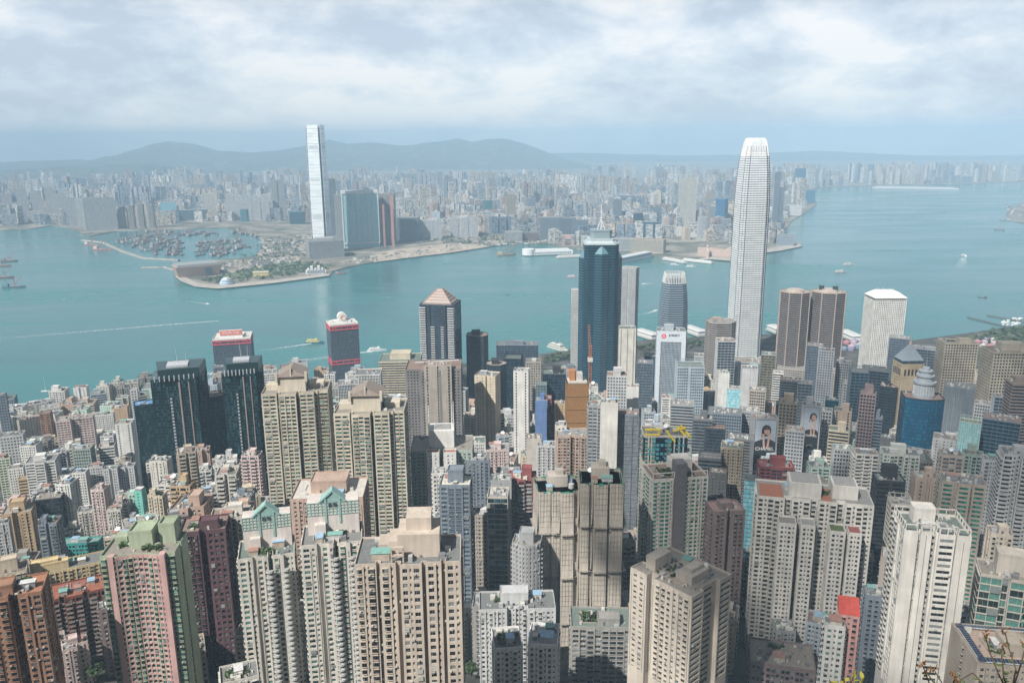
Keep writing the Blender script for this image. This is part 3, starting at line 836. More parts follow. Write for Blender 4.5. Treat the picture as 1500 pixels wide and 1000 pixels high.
# --- the tall white tower across the water
root, W, D, H = spec('skyscraper', 'skyscraper', 'tallest tower across the harbour, its front face shining silver white from top to podium', 461, 183, 31, 3164, -22, 1.0, h='shining silver tower', base=3)
hw = W / 2; nt_ = .10 * W
plan = []
for sx, sy in ((-1, -1), (1, -1), (1, 1), (-1, 1)):
    a = [(sx * hw, sy * (hw - nt_)), (sx * (hw - nt_ * .45), sy * (hw - nt_)), (sx * (hw - nt_), sy * (hw - nt_ * .45)), (sx * (hw - nt_), sy * hw)]
    plan += a if sx * sy > 0 else a[::-1]
area = sum(plan[k][0] * plan[(k+1) % 16][1] - plan[(k+1) % 16][0] * plan[k][1] for k in range(16))
if area < 0: plan = plan[::-1]
pr = [(0, 1.10), (35, 1.03), (80, 1.0), (H * .55, .985), (H * .8, .95), (H - 14, .92)]
m = MB(); loft(m, plan, pr); m.obj('glass_core', glassm('slate', 4.2), root)
silv = metal_panel((.80, .84, .87), .42, .35)
for k in range(4):
    ca, sa = math.cos(k * math.pi / 2), math.sin(k * math.pi / 2)
    m = MB()
    for (z0, s0), (z1, s1) in zip(pr + [(H - 14, .92)], pr[1:] + [(H, .915)]):
        if z1 <= z0 or z1 < 40: continue
        steps = max(1, int((z1 - z0) / 21))
        for i in range(steps):
            za = z0 + (z1 - z0) * i / steps; zb = z0 + (z1 - z0) * (i + 1) / steps - .6
            sa_ = s0 + (s1 - s0) * i / steps; sb = s0 + (s1 - s0) * (i + 1) / steps
            wa = (hw - nt_) * sa_ * min(1, .72 + za / 260); wb = (hw - nt_) * sb * min(1, .72 + zb / 260)
            pts = [(-wa, -hw * sa_ - 1.0, za), (wa, -hw * sa_ - 1.0, za), (wb, -hw * sb - .9, zb), (-wb, -hw * sb - .9, zb)]
            m.face(*[(x * ca - y * sa, x * sa + y * ca, z) for x, y, z in pts])
            back = [(x, y + .95, z) for x, y, z in pts]
            m.face(*[(x * ca - y * sa, x * sa + y * ca, z) for x, y, z in (pts[3], pts[2], back[2], back[3])])
            m.face(*[(x * ca - y * sa, x * sa + y * ca, z) for x, y, z in (pts[1], back[1], back[2], pts[2])])
            m.face(*[(x * ca - y * sa, x * sa + y * ca, z) for x, y, z in (pts[0], pts[3], back[3], back[0])])
    m.obj('facade_panel', silv, root)
    g = MB()
    for zc, hh in ((H * .28, 22), (H * .575, 13), (H * .82, 15), (H * .93, 4)):
        for j in range(int(hh / 3.4)):
            z = zc + j * 3.4; s = lerp_tab(pr, z); wz = (hw - nt_) * s * .80
            pts = [(-wz, -hw * s - 1.5, z), (wz, -hw * s - 1.5, z), (wz, -hw * s - 1.45, z + 1.7), (-wz, -hw * s - 1.45, z + 1.7)]
            g.face(*[(x * ca - y * sa, x * sa + y * ca, q) for x, y, q in pts])
            g.face(*[(x * ca - y * sa, x * sa + y * ca, q) for x, y, q in (pts[3], pts[2], (wz, -hw * s - .8, z + 1.7), (-wz, -hw * s - .8, z + 1.7))])
    g.obj('louvre_band', plain((.42, .46, .50), .5), root)
m = MB(); m.prism(scaled(plan, .86), H - 14, H - 3); m.obj('roof', plain((.5, .52, .54)), root)
# podium block in front
t_ = T(475, 351, 56, 3080, 'grey', 'band', 'bulky blue-grey podium block standing in front of the shining silver tower', rel=8, asp=.75, kind='o', roof='uM', gl='slate', base=3, h='blue-grey podium')

# --- the rounded white tower on the near shore
root, W, D, H = spec('skyscraper', 'skyscraper', 'tallest near-shore tower, silver and round shouldered with a crown of white claws', 1107, 203, 57, 1540, 20, 1.0, h='round-shouldered silver tower')
hw = W / 2; c = hw * .30
plan = [(-hw + c, -hw), (hw - c, -hw), (hw - c * .62, -hw + c * .62), (hw - c * .38, -hw + c * .38), (hw, -hw + c), (hw, hw - c), (hw - c, hw), (-hw + c, hw), (-hw, hw - c), (-hw, -hw + c), (-hw + c * .38, -hw + c * .38), (-hw + c * .62, -hw + c * .62)]
fz = lambda t_: .46 + .54 * max(0, 1 - (max(0, t_ - .56) / .445) ** 2.9) ** .56
pr = [(H * t_, 1.03 - .03 * min(1, t_ / .55) if t_ < .57 else fz(t_)) for t_ in [0, .25, .5] + [.5 + .5 * i / 16 for i in range(1, 17)]][:-1]
m = MB(); loft(m, plan, pr); m.obj('glass_core', glassm('silver', 4.1, 2.0), root)
m = MB(); ring_bands(m, plan, pr, 4.1, 2.3, .25, 12, H * .95); m.obj('floor_band', metal_panel((.80, .82, .83), .4, .25, 8.2), root)
m = MB(); mv = MB()
for k in range(12):
    a, b = plan[k], plan[(k+1) % 12]
    L = math.hypot(b[0]-a[0], b[1]-a[1])
    if L < 8: continue
    nn = int(L / 3)
    for i in range(nn + 1):
        q = (a[0] + (b[0]-a[0]) * i / nn, a[1] + (b[1]-a[1]) * i / nn)
        if i in (0, nn) or i % 2:
            for (z0, s0), (z1, s1) in zip(pr, pr[1:]):
                (m if i in (0, nn) else mv).bar((q[0]*s0*1.01, q[1]*s0*1.01, z0), (q[0]*s1*1.01, q[1]*s1*1.01, z1), .7 if i in (0, nn) else .34)
m.obj('corner_rib', plain((.16, .18, .20)), root); mv.obj('vertical_fin', plain((.70, .72, .73), .4), root)
m = MB()
for k in range(12):
    a, b = plan[k], plan[(k+1) % 12]
    L = math.hypot(b[0]-a[0], b[1]-a[1]); nn = max(2, int(L / 2.9))
    for i in range(nn):
        q = (a[0] + (b[0]-a[0]) * (i+.5) / nn, a[1] + (b[1]-a[1]) * (i+.5) / nn)
        zs = [(H * t_, fz(t_) * 1.015) for t_ in (.925, .945, .96, .972, .982, .992, 1.002)]
        for (z0, s0), (z1, s1) in zip(zs, zs[1:]):
            m.bar((q[0]*s0, q[1]*s0, z0), (q[0]*s1, q[1]*s1, z1), .6)
m.obj('crown_claw', plain((.85, .85, .85), .4), root)
m = MB(); loft(m, plan, [(0, 1.16), (14, 1.16)]); m.obj('podium', plain((.40, .42, .42)), root)

# --- the star shaped teal tower with a mast
root, W, D, H = spec('skyscraper', 'skyscraper', 'tall teal glass tower with pointed corner bays and a white mast on its roof', 880, 356, 54, 1186, 4, 1.0, h='star-plan teal tower')
hw = W / 2
sq = footprint(W, W, 'O.12'); di = [(0, -hw * 1.20), (hw * 1.20, 0), (0, hw * 1.20), (-hw * 1.20, 0)]
tealm = glassm('teal', 3.9, 1.5); tb = plain((.16, .27, .30), .4)
m = MB(); m.prism(inset(sq, .3), 0, H); m.obj('glass_core', tealm, root)
m = MB(); ring_bands(m, sq, [(0, 1), (H, 1)], 3.9, .9, .05, 10, H); m.obj('floor_band', plain((.03, .06, .08), .3), root)
for k in range(4):
    ang = k * math.pi / 2
    tip = hw * 1.26; half = hw * .40
    p = [(-half, -hw * .98), (0, -tip - 0), (half, -hw * .98)]
    hb = H * (.955 if k % 2 == 0 else .925)
    p = [(-half, -hw * .9), (-half, -hw * 1.04), (0, -tip), (half, -hw * 1.04), (half, -hw * .9)]
    rot = [(x * math.cos(ang) - y * math.sin(ang), x * math.sin(ang) + y * math.cos(ang)) for x, y in p]
    m = MB(); m.prism(rot, 0, hb); o = m.obj('corner_bay', tealm, root)
    m = MB(); cx = sum(a for a, b in rot) / 5; cyy = sum(b for a, b in rot) / 5
    ctr = [(cx + (a - cx) * 1.006, cyy + (b - cyy) * 1.006) for a, b in rot]
    z = 10
    while z < hb - 2:
        m.prism(ctr, z, z + 1.7); z += 3.9
    m.obj('floor_band', plain((.045, .095, .135), .3), o)
    m = MB(); top_ = (0 * math.cos(ang) + hw * .95 * math.sin(ang), -hw * .95 * math.cos(ang), hb + 13)
    for i in range(5): m.face((*rot[i], hb), (*rot[(i+1) % 5], hb), top_)
    m.obj('pointed_cap', plain((.13, .25, .30), .3), o)
m = MB(); m.prism(scaled(sq, 1.02), H, H + 2); m.prism(scaled(sq, .9), H + 2, H + 6, poly1=scaled(sq, .80)); m.prism(scaled(sq, .82), H + 6, H + 8)
m.obj('roof', plain((.42, .50, .53), .4), root)
m = MB(); m.prism(scaled(sq, .60), H + 8, H + 18, poly1=scaled(sq, .60)); m.prism(scaled(sq, .62), H + 18, H + 20); m.obj('roof_lantern', plain((.24, .32, .35), .4), root)
m = MB(); m.bar((0, 0, H + 18), (0, 0, H + 56), 1.0, 6, .5)
for q in (24, 30, 36, 44): m.bar((-2.6, 0, H + q), (2.6, 0, H + q), .5); m.bar((0, -2.6, H + q), (0, 2.6, H + q), .5)
for sx, sy in ((-1, -1), (1, -1), (1, 1), (-1, 1)): m.bar((sx * 6, sy * 6, H + 18), (0, 0, H + 36), .35)
m.obj('mast', plain((.75, .77, .78)), root)

# --- IFC one: stepped slim tower with comb crown
root, W, D, H = spec('office_tower', 'office tower', 'blue-grey tower with a comb of white fins on top behind the white bank tower', 988, 404, 46, 1400, 12, 1.0, h='comb-topped tower')
p = footprint(W, W, 'O.22'); pr = [(0, 1.06), (H * .55, 1.04), (H * .72, 1.0), (H * .86, .92), (H * .95, .82), (H * .99, .76)]
m = MB(); loft(m, p, pr); m.obj('glass_core', glassm('navy', 3.9), root)
m = MB(); ring_bands(m, p, pr, 3.9, 1.5, .3, 8, H * .96); m.obj('floor_band', plain((.30, .36, .42), .4), root)
m = MB()
for e, L in edges_of(p):
    P, t_, n_ = e; k = max(2, int(L / 3.2))
    for i in range(k):
        q = (P[0] + t_[0] * L * (i + .5) / k, P[1] + t_[1] * L * (i + .5) / k)
        m.bar((q[0] * .84, q[1] * .84, H * .94), (q[0] * .72, q[1] * .72, H * 1.035), .7)
m.obj('crown_fin', plain((.72, .73, .72), .4), root)

# --- pyramid-topped navy tower
r = T(645, 443, 62, 1156, (.06, .075, .10), 'band', 'dark navy tower with rows of white ledges and a pink-brown glazed pyramid roof', rel=-16, asp=.9, kind='o', pf='3:2 1:0 5:1.5 1:0 3:2', gl='navy', roof='', h='pyramid-roofed navy tower')
root, wm, poly, rng, W, D, H = r
m = MB(); b = [(-W*.42, -D*.42), (W*.42, -D*.42), (W*.42, D*.42), (-W*.42, D*.42)]
m.prism(b, H, H + 3); m.prism(scaled(b, .92), H + 3, H + 20, poly1=scaled(b, .16)); m.obj('pyramid_roof', plain((.36, .30, .28), .4), root)
m = MB()
for cx0, cx1 in ((-W/2 - .2, -W*.32), (W*.32, W/2 + .2), (-W*.18, -W*.06), (W*.12, W*.2)):
    z = 20
    while z < H - (4 if abs(cx0) > W * .25 else 30):
        m.box(cx0, -D/2 - .5, z, cx1, -D/2 + (.2 if abs(cx0) < W*.3 else D*.2), z + 1.3); z += 3.4
tag(m.obj('white_ledge', plain((.50, .51, .52)), root), kind='stuff')
m = MB()
for x, y in b:
    m.bar((x * .95, y * .95, H + 3), (x * .16, y * .16, H + 21), .6)
for i in range(1, 5):
    s = .95 - .79 * i / 5; z = H + 3 + 18 * i / 5; q = scaled(b, s)
    for k in range(4): m.bar((*q[k], z), (*q[(k+1) % 4], z), .4)
m.obj('roof_rib', plain((.55, .36, .26), .5), root)

# --- two dark towers with red trusses at the quay
redm = plain((.62, .10, .13), .5)
def truss_tower(x, y, wpx, Y, rel, label, bands, h):
    root, W, D, H = spec('office_tower', 'office tower', label, x, y, wpx, Y, rel, .8, h=h, base=3)
    p = footprint(W, D, 'R')
    m = MB(); m.prism(p, 0, H - 1); m.obj('window_glazing', glassm('slate', 3.4, 1.6), root)
    m = MB(); ring_bands(m, p, [(0, 1), (H, 1)], 3.4, .45, .08, 8, H - 9)
    for e, L in edges_of(p):
        k = int(L / 3.2)
        for i in range(k + 1): m.slab(e, max(0, L * i / k - .12), min(L, L * i / k + .12), -.1, .14, 5, H - 9, 'olr')
    m.obj('mullion', plain((.10, .12, .15), .4), root)
    for zb in bands:
        m = MB()
        for e, L in edges_of(p):
            m.slab(e, -.6, L + .6, -.1, .9, zb, zb + 1.6, 'otblr'); m.slab(e, -.6, L + .6, -.1, .9, zb + 5.6, zb + 7.2, 'otblr')
            P, t_, n_ = e
            k = 5
            for i in range(k + 1):
                s = L * i / k
                m.slab(e, max(-.5, s - .5), min(L + .5, s + .5), -.1, .6, zb + 1.6, zb + 5.6, 'olr')
            for i in (0, k - 1):
                a, b = (L * i / k, L * (i + 1) / k) if i == 0 else (L * (i + 1) / k, L * i / k)
                m.bar((P[0] + t_[0]*a + n_[0]*.4, P[1] + t_[1]*a + n_[1]*.4, zb + 1), (P[0] + t_[0]*b + n_[0]*.4, P[1] + t_[1]*b + n_[1]*.4, zb + 6.2), .5)
        m.obj('red_truss', redm, root)
    m = MB(); m.face(*[(a, b, H) for a, b in p])
    m.obj('roof', plain((.55, .55, .52)), root)
    m = MB()
    for e, L in edges_of(p): m.slab(e, 0, L, -.5, 0, H - 1.2, H + 1.6, 'otb')
    m.box(-W*.3, -D*.1, H, W*.3, D*.3, H + 4, False); m.box(-W*.42, D*.05, H, -W*.33, D*.3, H + 3, False)
    m.obj('machine_room', plain((.70, .70, .68)), root)
    return root, W, D, H
root, W, D, H = truss_tower(341, 492, 60, 1400, -6, 'dark quay tower with red trusses and the red SHUN TAK sign on its roof', (0, ), 'red-signed dark tower')
for o in list(root.children):
    if o.name.startswith('red_truss'): o.location.z = H - 9
m = MB(); m.box(-W*.32, -D*.28, H, W*.28, -D*.24, H + 14); s_ = m.obj('roof_sign', plain((.80, .78, .76)), root)
m = MB(); m.box(-W*.31, -D*.295, H + 5.2, W*.27, -D*.283, H + 13.4); m.obj('sign_face', plain((.72, .20, .16)), s_)
o = text_obj('SHUN TAK', 6.0, s_, (-W*.02, -D*.30, H + 9.3), 0, plain((.85, .80, .76)), extrude=.1)
root, W, D, H = truss_tower(501, 472, 47, 1330, 10, 'dark quay tower with two bands of red trusses and a round white roof emblem', (0, -58), 'emblem-roofed dark tower')
for o in list(root.children):
    if o.name.startswith('red_truss'): o.location.z = H - 9
m = MB(); m.box(-W*.22, -D*.12, H, W*.16, D*.12, H + 5, False)
for k in range(16):
    a = 6.283 * k / 16; b = 6.283 * (k + 1) / 16
    m.face((0, -D*.13, H + 10), (7.5 * math.cos(a), -D*.13, H + 10 + 7.5 * math.sin(a)), (7.5 * math.cos(b), -D*.13, H + 10 + 7.5 * math.sin(b)))
    m.face((7.5 * math.cos(a), -D*.13, H + 10 + 7.5 * math.sin(a)), (7.5 * math.cos(a), D*.1, H + 10 + 7.5 * math.sin(a)), (7.5 * math.cos(b), D*.1, H + 10 + 7.5 * math.sin(b)), (7.5 * math.cos(b), -D*.13, H + 10 + 7.5 * math.sin(b)))
s_ = m.obj('roof_sign', plain((.80, .80, .78)), root)
m = MB()
for k in range(10):
    a = .2 + 6.283 * k / 10
    m.bar((1.2 + 3.4 * math.cos(a), -D*.15, H + 9 + 3.4 * math.sin(a)), (1.2 + 4.6 * math.cos(a + .5), -D*.15, H + 9 + 4.6 * math.sin(a + .5)), .5)
m.obj('emblem', plain((.80, .42, .28)), s_)

# --- twin rounded brown towers
for x, wp, lab, hh in ((1165, 47, 'rounded brown and glass banded tower beside the round-shouldered silver tower', 'left rounded brown tower'), (1214, 54, 'rounded brown and glass banded tower nearest the white porthole tower, dark boxes on its roof', 'rounded brown tower with roof boxes')):
    c, az, W = size_from_px(x, 427, wp, 1300, 4, .85)
    D = W * .85; hw, hd = W / 2, D / 2
    pl = [(hw * math.cos(R(a)), hd * math.sin(R(a))) for a in range(-158, 202, 45)]
    pl = [(x_ * 1.05, y_ * 1.05) for x_, y_ in pl]
    rr = raw_tower(lab, c.x, 1300, 4.5, W, D, c.z - 4.5, R(4) - az, (.30, .235, .20), dict(fh=3.5, band=1.25, end=.0, pat=[(60, 1, 1)], ac=0), 'o', pf=pl, gl='navy', roof='uu', rc=(.45, .38, .33), zlow=3)
    BLD.append(dict(x=x, y=427, w=wp, yb=proj((c.x, 1300, 4))[1], Y=1300, X=c.x, W=W, D=D, h=hh, H=c.z, label=lab))
    H = c.z - 4.5
    m = MB()
    for x_, y_ in pl: m.bar((x_ * 1.01, y_ * 1.01, 0), (x_ * 1.01, y_ * 1.01, H + 1), .9, 6)
    m.obj('corner_pier', plain((.40, .33, .29)), rr[0])
    m = MB(); m.cyl(0, hd * .1, H, H + 3, W * .30, 18); m.cyl(0, hd * .1, H + 3, H + 4.2, W * .22, 18); m.obj('roof_drum', plain((.48, .42, .38)), rr[0])
    if wp == 54:
        m = MB()
        for sx in (-.22, .18):
            m.box(sx * W - 4, -3, H + 3, sx * W + 4, 3, H + 9)
        m.obj('cooling_box', plain((.03, .04, .05)), rr[0])
# --- white tower with round windows
r = T(1297, 436, 63, 1310, 'white', 'rnd', 'white porthole tower, dotted all over with round windows, under a low white pyramid roof', rel=24, asp=.8, kind='o', gl='dark', roof='', h='white porthole tower', parapet=0, body='wall')
root, wm, poly, rng, W, D, H = r
m = MB(); m.prism(scaled(poly, 1.0), H + 2.4, H + 4.2, bottom=True); m.prism(scaled(poly, .98), H + 4.2, H + 12, poly1=scaled(poly, .55)); m.obj('pyramid_roof', plain((.82, .82, .80)), root)
m = MB(); m.prism(scaled(poly, .95), H, H + 2.4); m.obj('roof_gap', plain((.06, .07, .08)), root)
m = MB()
for _ in range(8):
    x, y = (rng.random() - .5) * W * .5, (rng.random() - .5) * D * .4
    m.bar((x, y, H + 11), (x, y, H + 16), .3)
m.obj('antenna_mast', plain((.5, .5, .5)), root)
# --- white bank tower with sign
r = T(983, 483, 44, 1150, 'bluegrey', 'fin', 'pale blue bank tower with a red round logo and sign above dark fins', rel=4, asp=.6, kind='o', gl='slate', roof='uum', h='bank tower with the red logo')
root, wm, poly, rng, W, D, H = r
m = MB(); m.box(-W/2 - .1, -D/2 - .8, H - 15, W/2 + .1, -D/2 - .05, H + 1); m.box(-W/2 - .1, -D/2 - .8, 4, -W*.36, -D/2 - .05, H - 15); m.box(W*.36, -D/2 - .8, 4, W/2 + .1, -D/2 - .05, H - 15)
m.obj('sign_fascia', plain((.60, .66, .72)), root)
m = MB(); n = 20
m.face(*[(-W*.26 + 3.4 * math.cos(6.283 * k / n), -D/2 - 1.0, H - 6.5 + 3.4 * math.sin(6.283 * k / n)) for k in range(n)]); lg = m.obj('red_logo', plain((.75, .06, .10)), root)
text_obj('A', 5.4, lg, (-W*.26, -D/2 - 1.15, H - 6.5), 0, plain((.9, .9, .9)))
text_obj('\u5275\u8208\u9280\u884c', 4.0, root, (W*.10, -D/2 - 1.0, H - 5.4), 0, plain((.05, .06, .08)))
# --- tan tower with the slate pyramid
r = T(1331, 530, 46, 900, (.50, .41, .29), dict(fh=3.6, band=1.9, end=3.0, pat=[(3.2, .0, 1), (3.2, .0, 1)], ac=0), 'sand coloured tower with arched openings under a slate pyramid roof', rel=28, asp=.85, kind='o', gl='dark', roof='', h='sand tower with pyramid roof', parapet=0, side=dict(fh=3.6, band=1.9, end=6, pat=[(3.0, .5, 1)], ac=0))
root, wm, poly, rng, W, D, H = r
m = MB(); m.prism(scaled(poly, 1.03), H - 2, H + .2); m.prism(scaled(poly, 1.03), H - 16, H - 15); m.obj('cornice', wm, root)
m = MB()
for e, L in edges_of(poly):
    for i in range(5):
        s = L * (i + 1) / 6
        m.slab(e, s - 1.1, s + 1.1, .02, .1, H - 13.5, H - 6, 'o')
m.obj('opening', plain((.03, .035, .04)), root)
m = MB(); m.prism(scaled(poly, .94), H + .2, H + 4); m.obj('attic_glazing', glassm('slate'), root)
m = MB(); m.prism(scaled(poly, .97), H + 4, H + 21, poly1=scaled(poly, .10)); m.obj('pyramid_roof', plain((.30, .36, .42), .4), root)
m = MB(); m.cyl(0, 0, H + 20, H + 24, 2.2, 8, 1.4); m.bar((0, 0, H + 24), (0, 0, H + 31), .5, 5, .15); m.obj('finial', plain((.55, .42, .34)), root)
# --- blue glass tower and the ringed drum on top
r = T(1352, 581, 68, 780, 'navy', 'cw', 'deep blue curved glass office tower with a tiered round drum on its roof', rel=14, asp=.75, kind='o', pf='U.2', gl='blue', roof='u', h='deep blue glass tower')
root, wm, poly, rng, W, D, H = r
rd = W * .26
m = MB()
for i, (a, b, f) in enumerate(((0, 3, 1.12), (3, 14, 1.0), (14, 16, 1.14), (16, 21, .80), (21, 22.5, .92), (22.5, 26, .6), (26, 27, .7), (27, 30, .35))):
    m.cyl(W * .02, D * .1, H + a, H + b, rd * f, 24)
m.bar((W * .02, D * .1, H + 30), (W * .02, D * .1, H + 41), .4, 5, .1)
o = m.obj('roof_drum', plain((.34, .38, .42), .4), root)
m = MB()
for k in range(24):
    a = 6.283 * k / 24
    m.bar((W * .02 + rd * 1.02 * math.cos(a), D * .1 + rd * 1.02 * math.sin(a), H + 3), (W * .02 + rd * 1.02 * math.cos(a), D * .1 + rd * 1.02 * math.sin(a), H + 14), .25)
m.obj('drum_rib', plain((.6, .63, .66)), o)
# ------------------------------------------------------------------ foreground landmarks with shapes of their own
def wallbox(root, name, mat, *bx):
    m = MB()
    for b in bx: m.box(*b)
    return m.obj(name, mat, root)
# pink and green tower: pink bowed front between green flanks
c, az, W = size_from_px(212, 798, 130, 365, -20, .62)
D = W * .62; rz = R(-20) - az
n_ = 10
fr = []
for i in range(n_ + 1):
    u = i / n_; x = -W/2 + W * .16 + W * .68 * u
    fr.append((x, -D/2 - 1.6 + 1.9 * math.sin(math.pi * u) ** 1.5 if .1 < u < .9 else -D/2 - 1.6))
pl = [(-W/2, -D/2), (-W*.34, -D/2)] + fr + [(W*.34, -D/2), (W/2, -D/2), (W/2, -D*.1), (W/2 - 2, -D*.1), (W/2 - 2, 0), (W/2, 0), (W/2, D/2), (-W/2, D/2)]
z0 = gz(365)
root, wm, poly, rng = raw_tower('pale pink bowed tower flanked by pale green walls, green rooms on its roof', c.x, 365, z0, W, D, c.z - z0, rz, 'green', 'pinkt', pf=pl, side='blank', gl='aptg', roof='gggs', zlow=3)
H = c.z - z0
BLD.append(dict(x=212, y=798, w=130, yb=1100, Y=365, X=c.x, W=W, D=D, h='pink and green tower', H=H, label=''))
mw = MB(); pinkm = wallm(WC['pink']); st = ST['apt2']
fe = edges_of(pl)
for e, L in fe[1:12]:
    if L < .3: continue
    z = H - .88
    mw.slab(e, 0, L, .06, .14, H - 1.3, H + .6, 'otb')
    k = max(1, round(L / 2.6))
    for i in range(k + 1): mw.slab(e, max(0, L*i/k - .28), min(L, L*i/k + .28), .06, .30, 3, H, 'olr')
    while z - 2.9 > 3:
        mw.slab(e, 0, L, .06, .22, z - 2.9, z - 1.8, 'otb'); z -= 2.9
for s in (-1, 1):
    mw.box(s * W*.34 - 1.3, -D/2 - 2.6, 0, s * W*.34 + 1.3, -D/2 + 1.2, H + 1.2)
mw.obj('pink_cladding', pinkm, root)
m = MB()
m.box(-W*.18, -D*.12, H, W*.14, D*.42, H + 8, False); m.box(W*.2, D*.05, H, W*.42, D*.45, H + 9.5, False); m.box(-W*.42, D*.1, H, -W*.25, D*.4, H + 4, False)
o = m.obj('machine_room', wallm(WC['green']), root)
m = MB()
for bx in ((-W*.18, -D*.12, W*.14, D*.42, H + 8), (W*.2, D*.05, W*.42, D*.45, H + 9.5)):
    p = [(bx[0], bx[1]), (bx[2], bx[1]), (bx[2], bx[3]), (bx[0], bx[3])]
    for e, L in edges_of(p): m.slab(e, 0, L, -.4, .1, bx[4] - .4, bx[4] + 1, 'otbl'); m.slab(e, 0, L, -.4, -.4, bx[4], bx[4] + 1, 'o')
m.obj('coping', wallm(WC['green']), o)

# twin ivory towers with teal trellis pediments
trel = plain((.27, .44, .41), .6)
for x, y, w_, lab, hh in ((391, 803, 86, 'ivory tower with teal trellis gable above bowed balconies, the twin nearer the orange-striped grey tower', 'first teal-gabled ivory tower'),
                      (487, 783, 92, 'ivory tower with teal trellis gable, the twin beside the broad beige stepped tower', 'second teal-gabled ivory tower')):
    r = T(x, y, w_, 372, (.61, .58, .53), 'apt', lab, rel=-4, asp=.75, pf='4:0 1:1.6 2:0 1.2:-1.4 1.2:5 2:0 1:-1.4 3:0/1:0', gl='aptg', roof='tsgs', h=hh)
    root, wm, poly, rng, W, D, H = r
    hh_ = 17
    m = MB(); m.box(-W*.40, D*.05, H, W*.46, D*.48, H + hh_, False); m.box(-W*.28, -D*.1, H, -W*.1, D*.05, H + hh_ * .4, False)
    o = m.obj('roof_house', wallm((.62, .57, .54)), root)
    m = MB(); y0 = D*.05 - .25
    for i in range(15):
        xx = -W*.40 + W*.86 * i / 14
        m.box(xx - .16, y0, H + hh_ - 6.5, xx + .16, y0 + .2, H + hh_ + .3)
    for k in range(5): m.box(-W*.40, y0 - .06, H + hh_ - 6.5 + 1.6 * k, W*.46, y0 + .16, H + hh_ - 6.2 + 1.6 * k)
    cx = W * .03
    for sx in (-1, 1):
        m.box(cx + sx * 3.4 - .5, y0 - .2, H + hh_ - 11, cx + sx * 3.4 + .5, y0 + .1, H + hh_ + 2)
        m.bar((cx + sx * 6.5, y0, H + hh_ + .3), (cx, y0, H + hh_ + 6), .55)
    m.face((cx - 6, y0 + .3, H + hh_ + .3), (cx + 6, y0 + .3, H + hh_ + .3), (cx, y0 + .3, H + hh_ + 5.6))
    m.face((cx - 6, y0 + .3, H + hh_ + .3), (cx, y0 + .3, H + hh_ + 5.6), (cx, D*.4, H + hh_ + 5.6), (cx - 6, D*.4, H + hh_ + .3))
    m.face((cx + 6, y0 + .3, H + hh_ + .3), (cx + 6, D*.4, H + hh_ + .3), (cx, D*.4, H + hh_ + 5.6), (cx, y0 + .3, H + hh_ + 5.6))
    m.obj('trellis_gable', trel, o)
    m = MB(); m.box(cx - 2, y0 - .35, H + hh_ - 2, cx - .4, y0 - .1, H + hh_ - .4); m.box(cx + .4, y0 - .35, H + hh_ - 2, cx + 2, y0 - .1, H + hh_ - .4)
    m.obj('window', plain((.04, .06, .07)), o)
    # the bowed balconies
    mb_ = MB()
    for fx in (.05, .33):
        z = H - 4
        while z > H - 95:
            px = [W * fx + 2.1 * math.cos(R(a)) for a in range(180, 361, 30)]; py = [-D/2 - 1.5 + 1.7 * math.sin(R(a)) for a in range(180, 361, 30)]
            p = list(zip(px, py))
            mb_.prism(p, z - 2.9, z - 2.6); mb_.prism(p, z - 2.6, z - 1.8, top=False)
            z -= 2.9
    tag(mb_.obj('balcony', plain((.50, .51, .50), .5), root), kind='stuff')

# broad beige stepped tower
r = T(600, 806, 158, 275, (.53, .46, .395), 'apt', 'broad beige stepped tower with a tall blank beige roof block, closest of the beige ones', rel=-5, asp=.55, pf='3:0 .5:2.2 2.2:0 .6:1.5 3:-1.2 .5:1 2.2:0 .5:2 2.2:0/1:0', gl='apt', roof='', h='broad beige stepped tower', parapet=.8)
root, wm, poly, rng, W, D, H = r
m = MB(); m.box(-W*.10, -D*.25, H, W*.30, D*.4, H + 9, False); m.box(-W*.02, -D*.1, H + 9, W*.22, D*.35, H + 14, False); m.box(-W*.2, -D*.1, H, -W*.1, D*.4, H + 5, False); m.box(-W*.30, D*.0, H, -W*.2, D*.4, H + 2.8, False)
o = m.obj('roof_house', wm, root)
m = MB(); m.box(-W*.16, -D*.44, H, -W*.145, -D*.40, H + 6); m.box(-W*.05, -D*.44, H, -W*.035, -D*.40, H + 6); m.box(-W*.16, -D*.45, H + 5.2, -W*.035, -D*.39, H + 6.2); m.box(-W*.16, -D*.45, H + 2.5, -W*.035, -D*.39, H + 3.2)
m.obj('roof_frame', wm, root)
roof_items(root, W, D, H, 'gtus', wm, rng, True, poly)

# beige tower with plain flank, seen on its corner
r = T(997, 838, 148, 352, (.53, .475, .415), 'punch', 'tall warm beige tower on its corner, flat roofs with a small dish and roof garden', rel=-36, asp=.85, pf='2.0:0 .8:4 4.4:0/1:0/1:0 1.4:2.2 1:0', gl='apt', roof='dGsu', h='corner-on warm beige tower', side='bandw')
root, wm, poly, rng, W, D, H = r
m = MB(); m.box(-W*.38, -D*.30, H, -W*.22, D*.1, H + 7, False); m.box(W*.05, -D*.2, H, W*.30, D*.25, H + 4, False); m.box(W*.10, -D*.1, H + 4, W*.24, D*.2, H + 6, False)
m.obj('machine_room', wm, root)

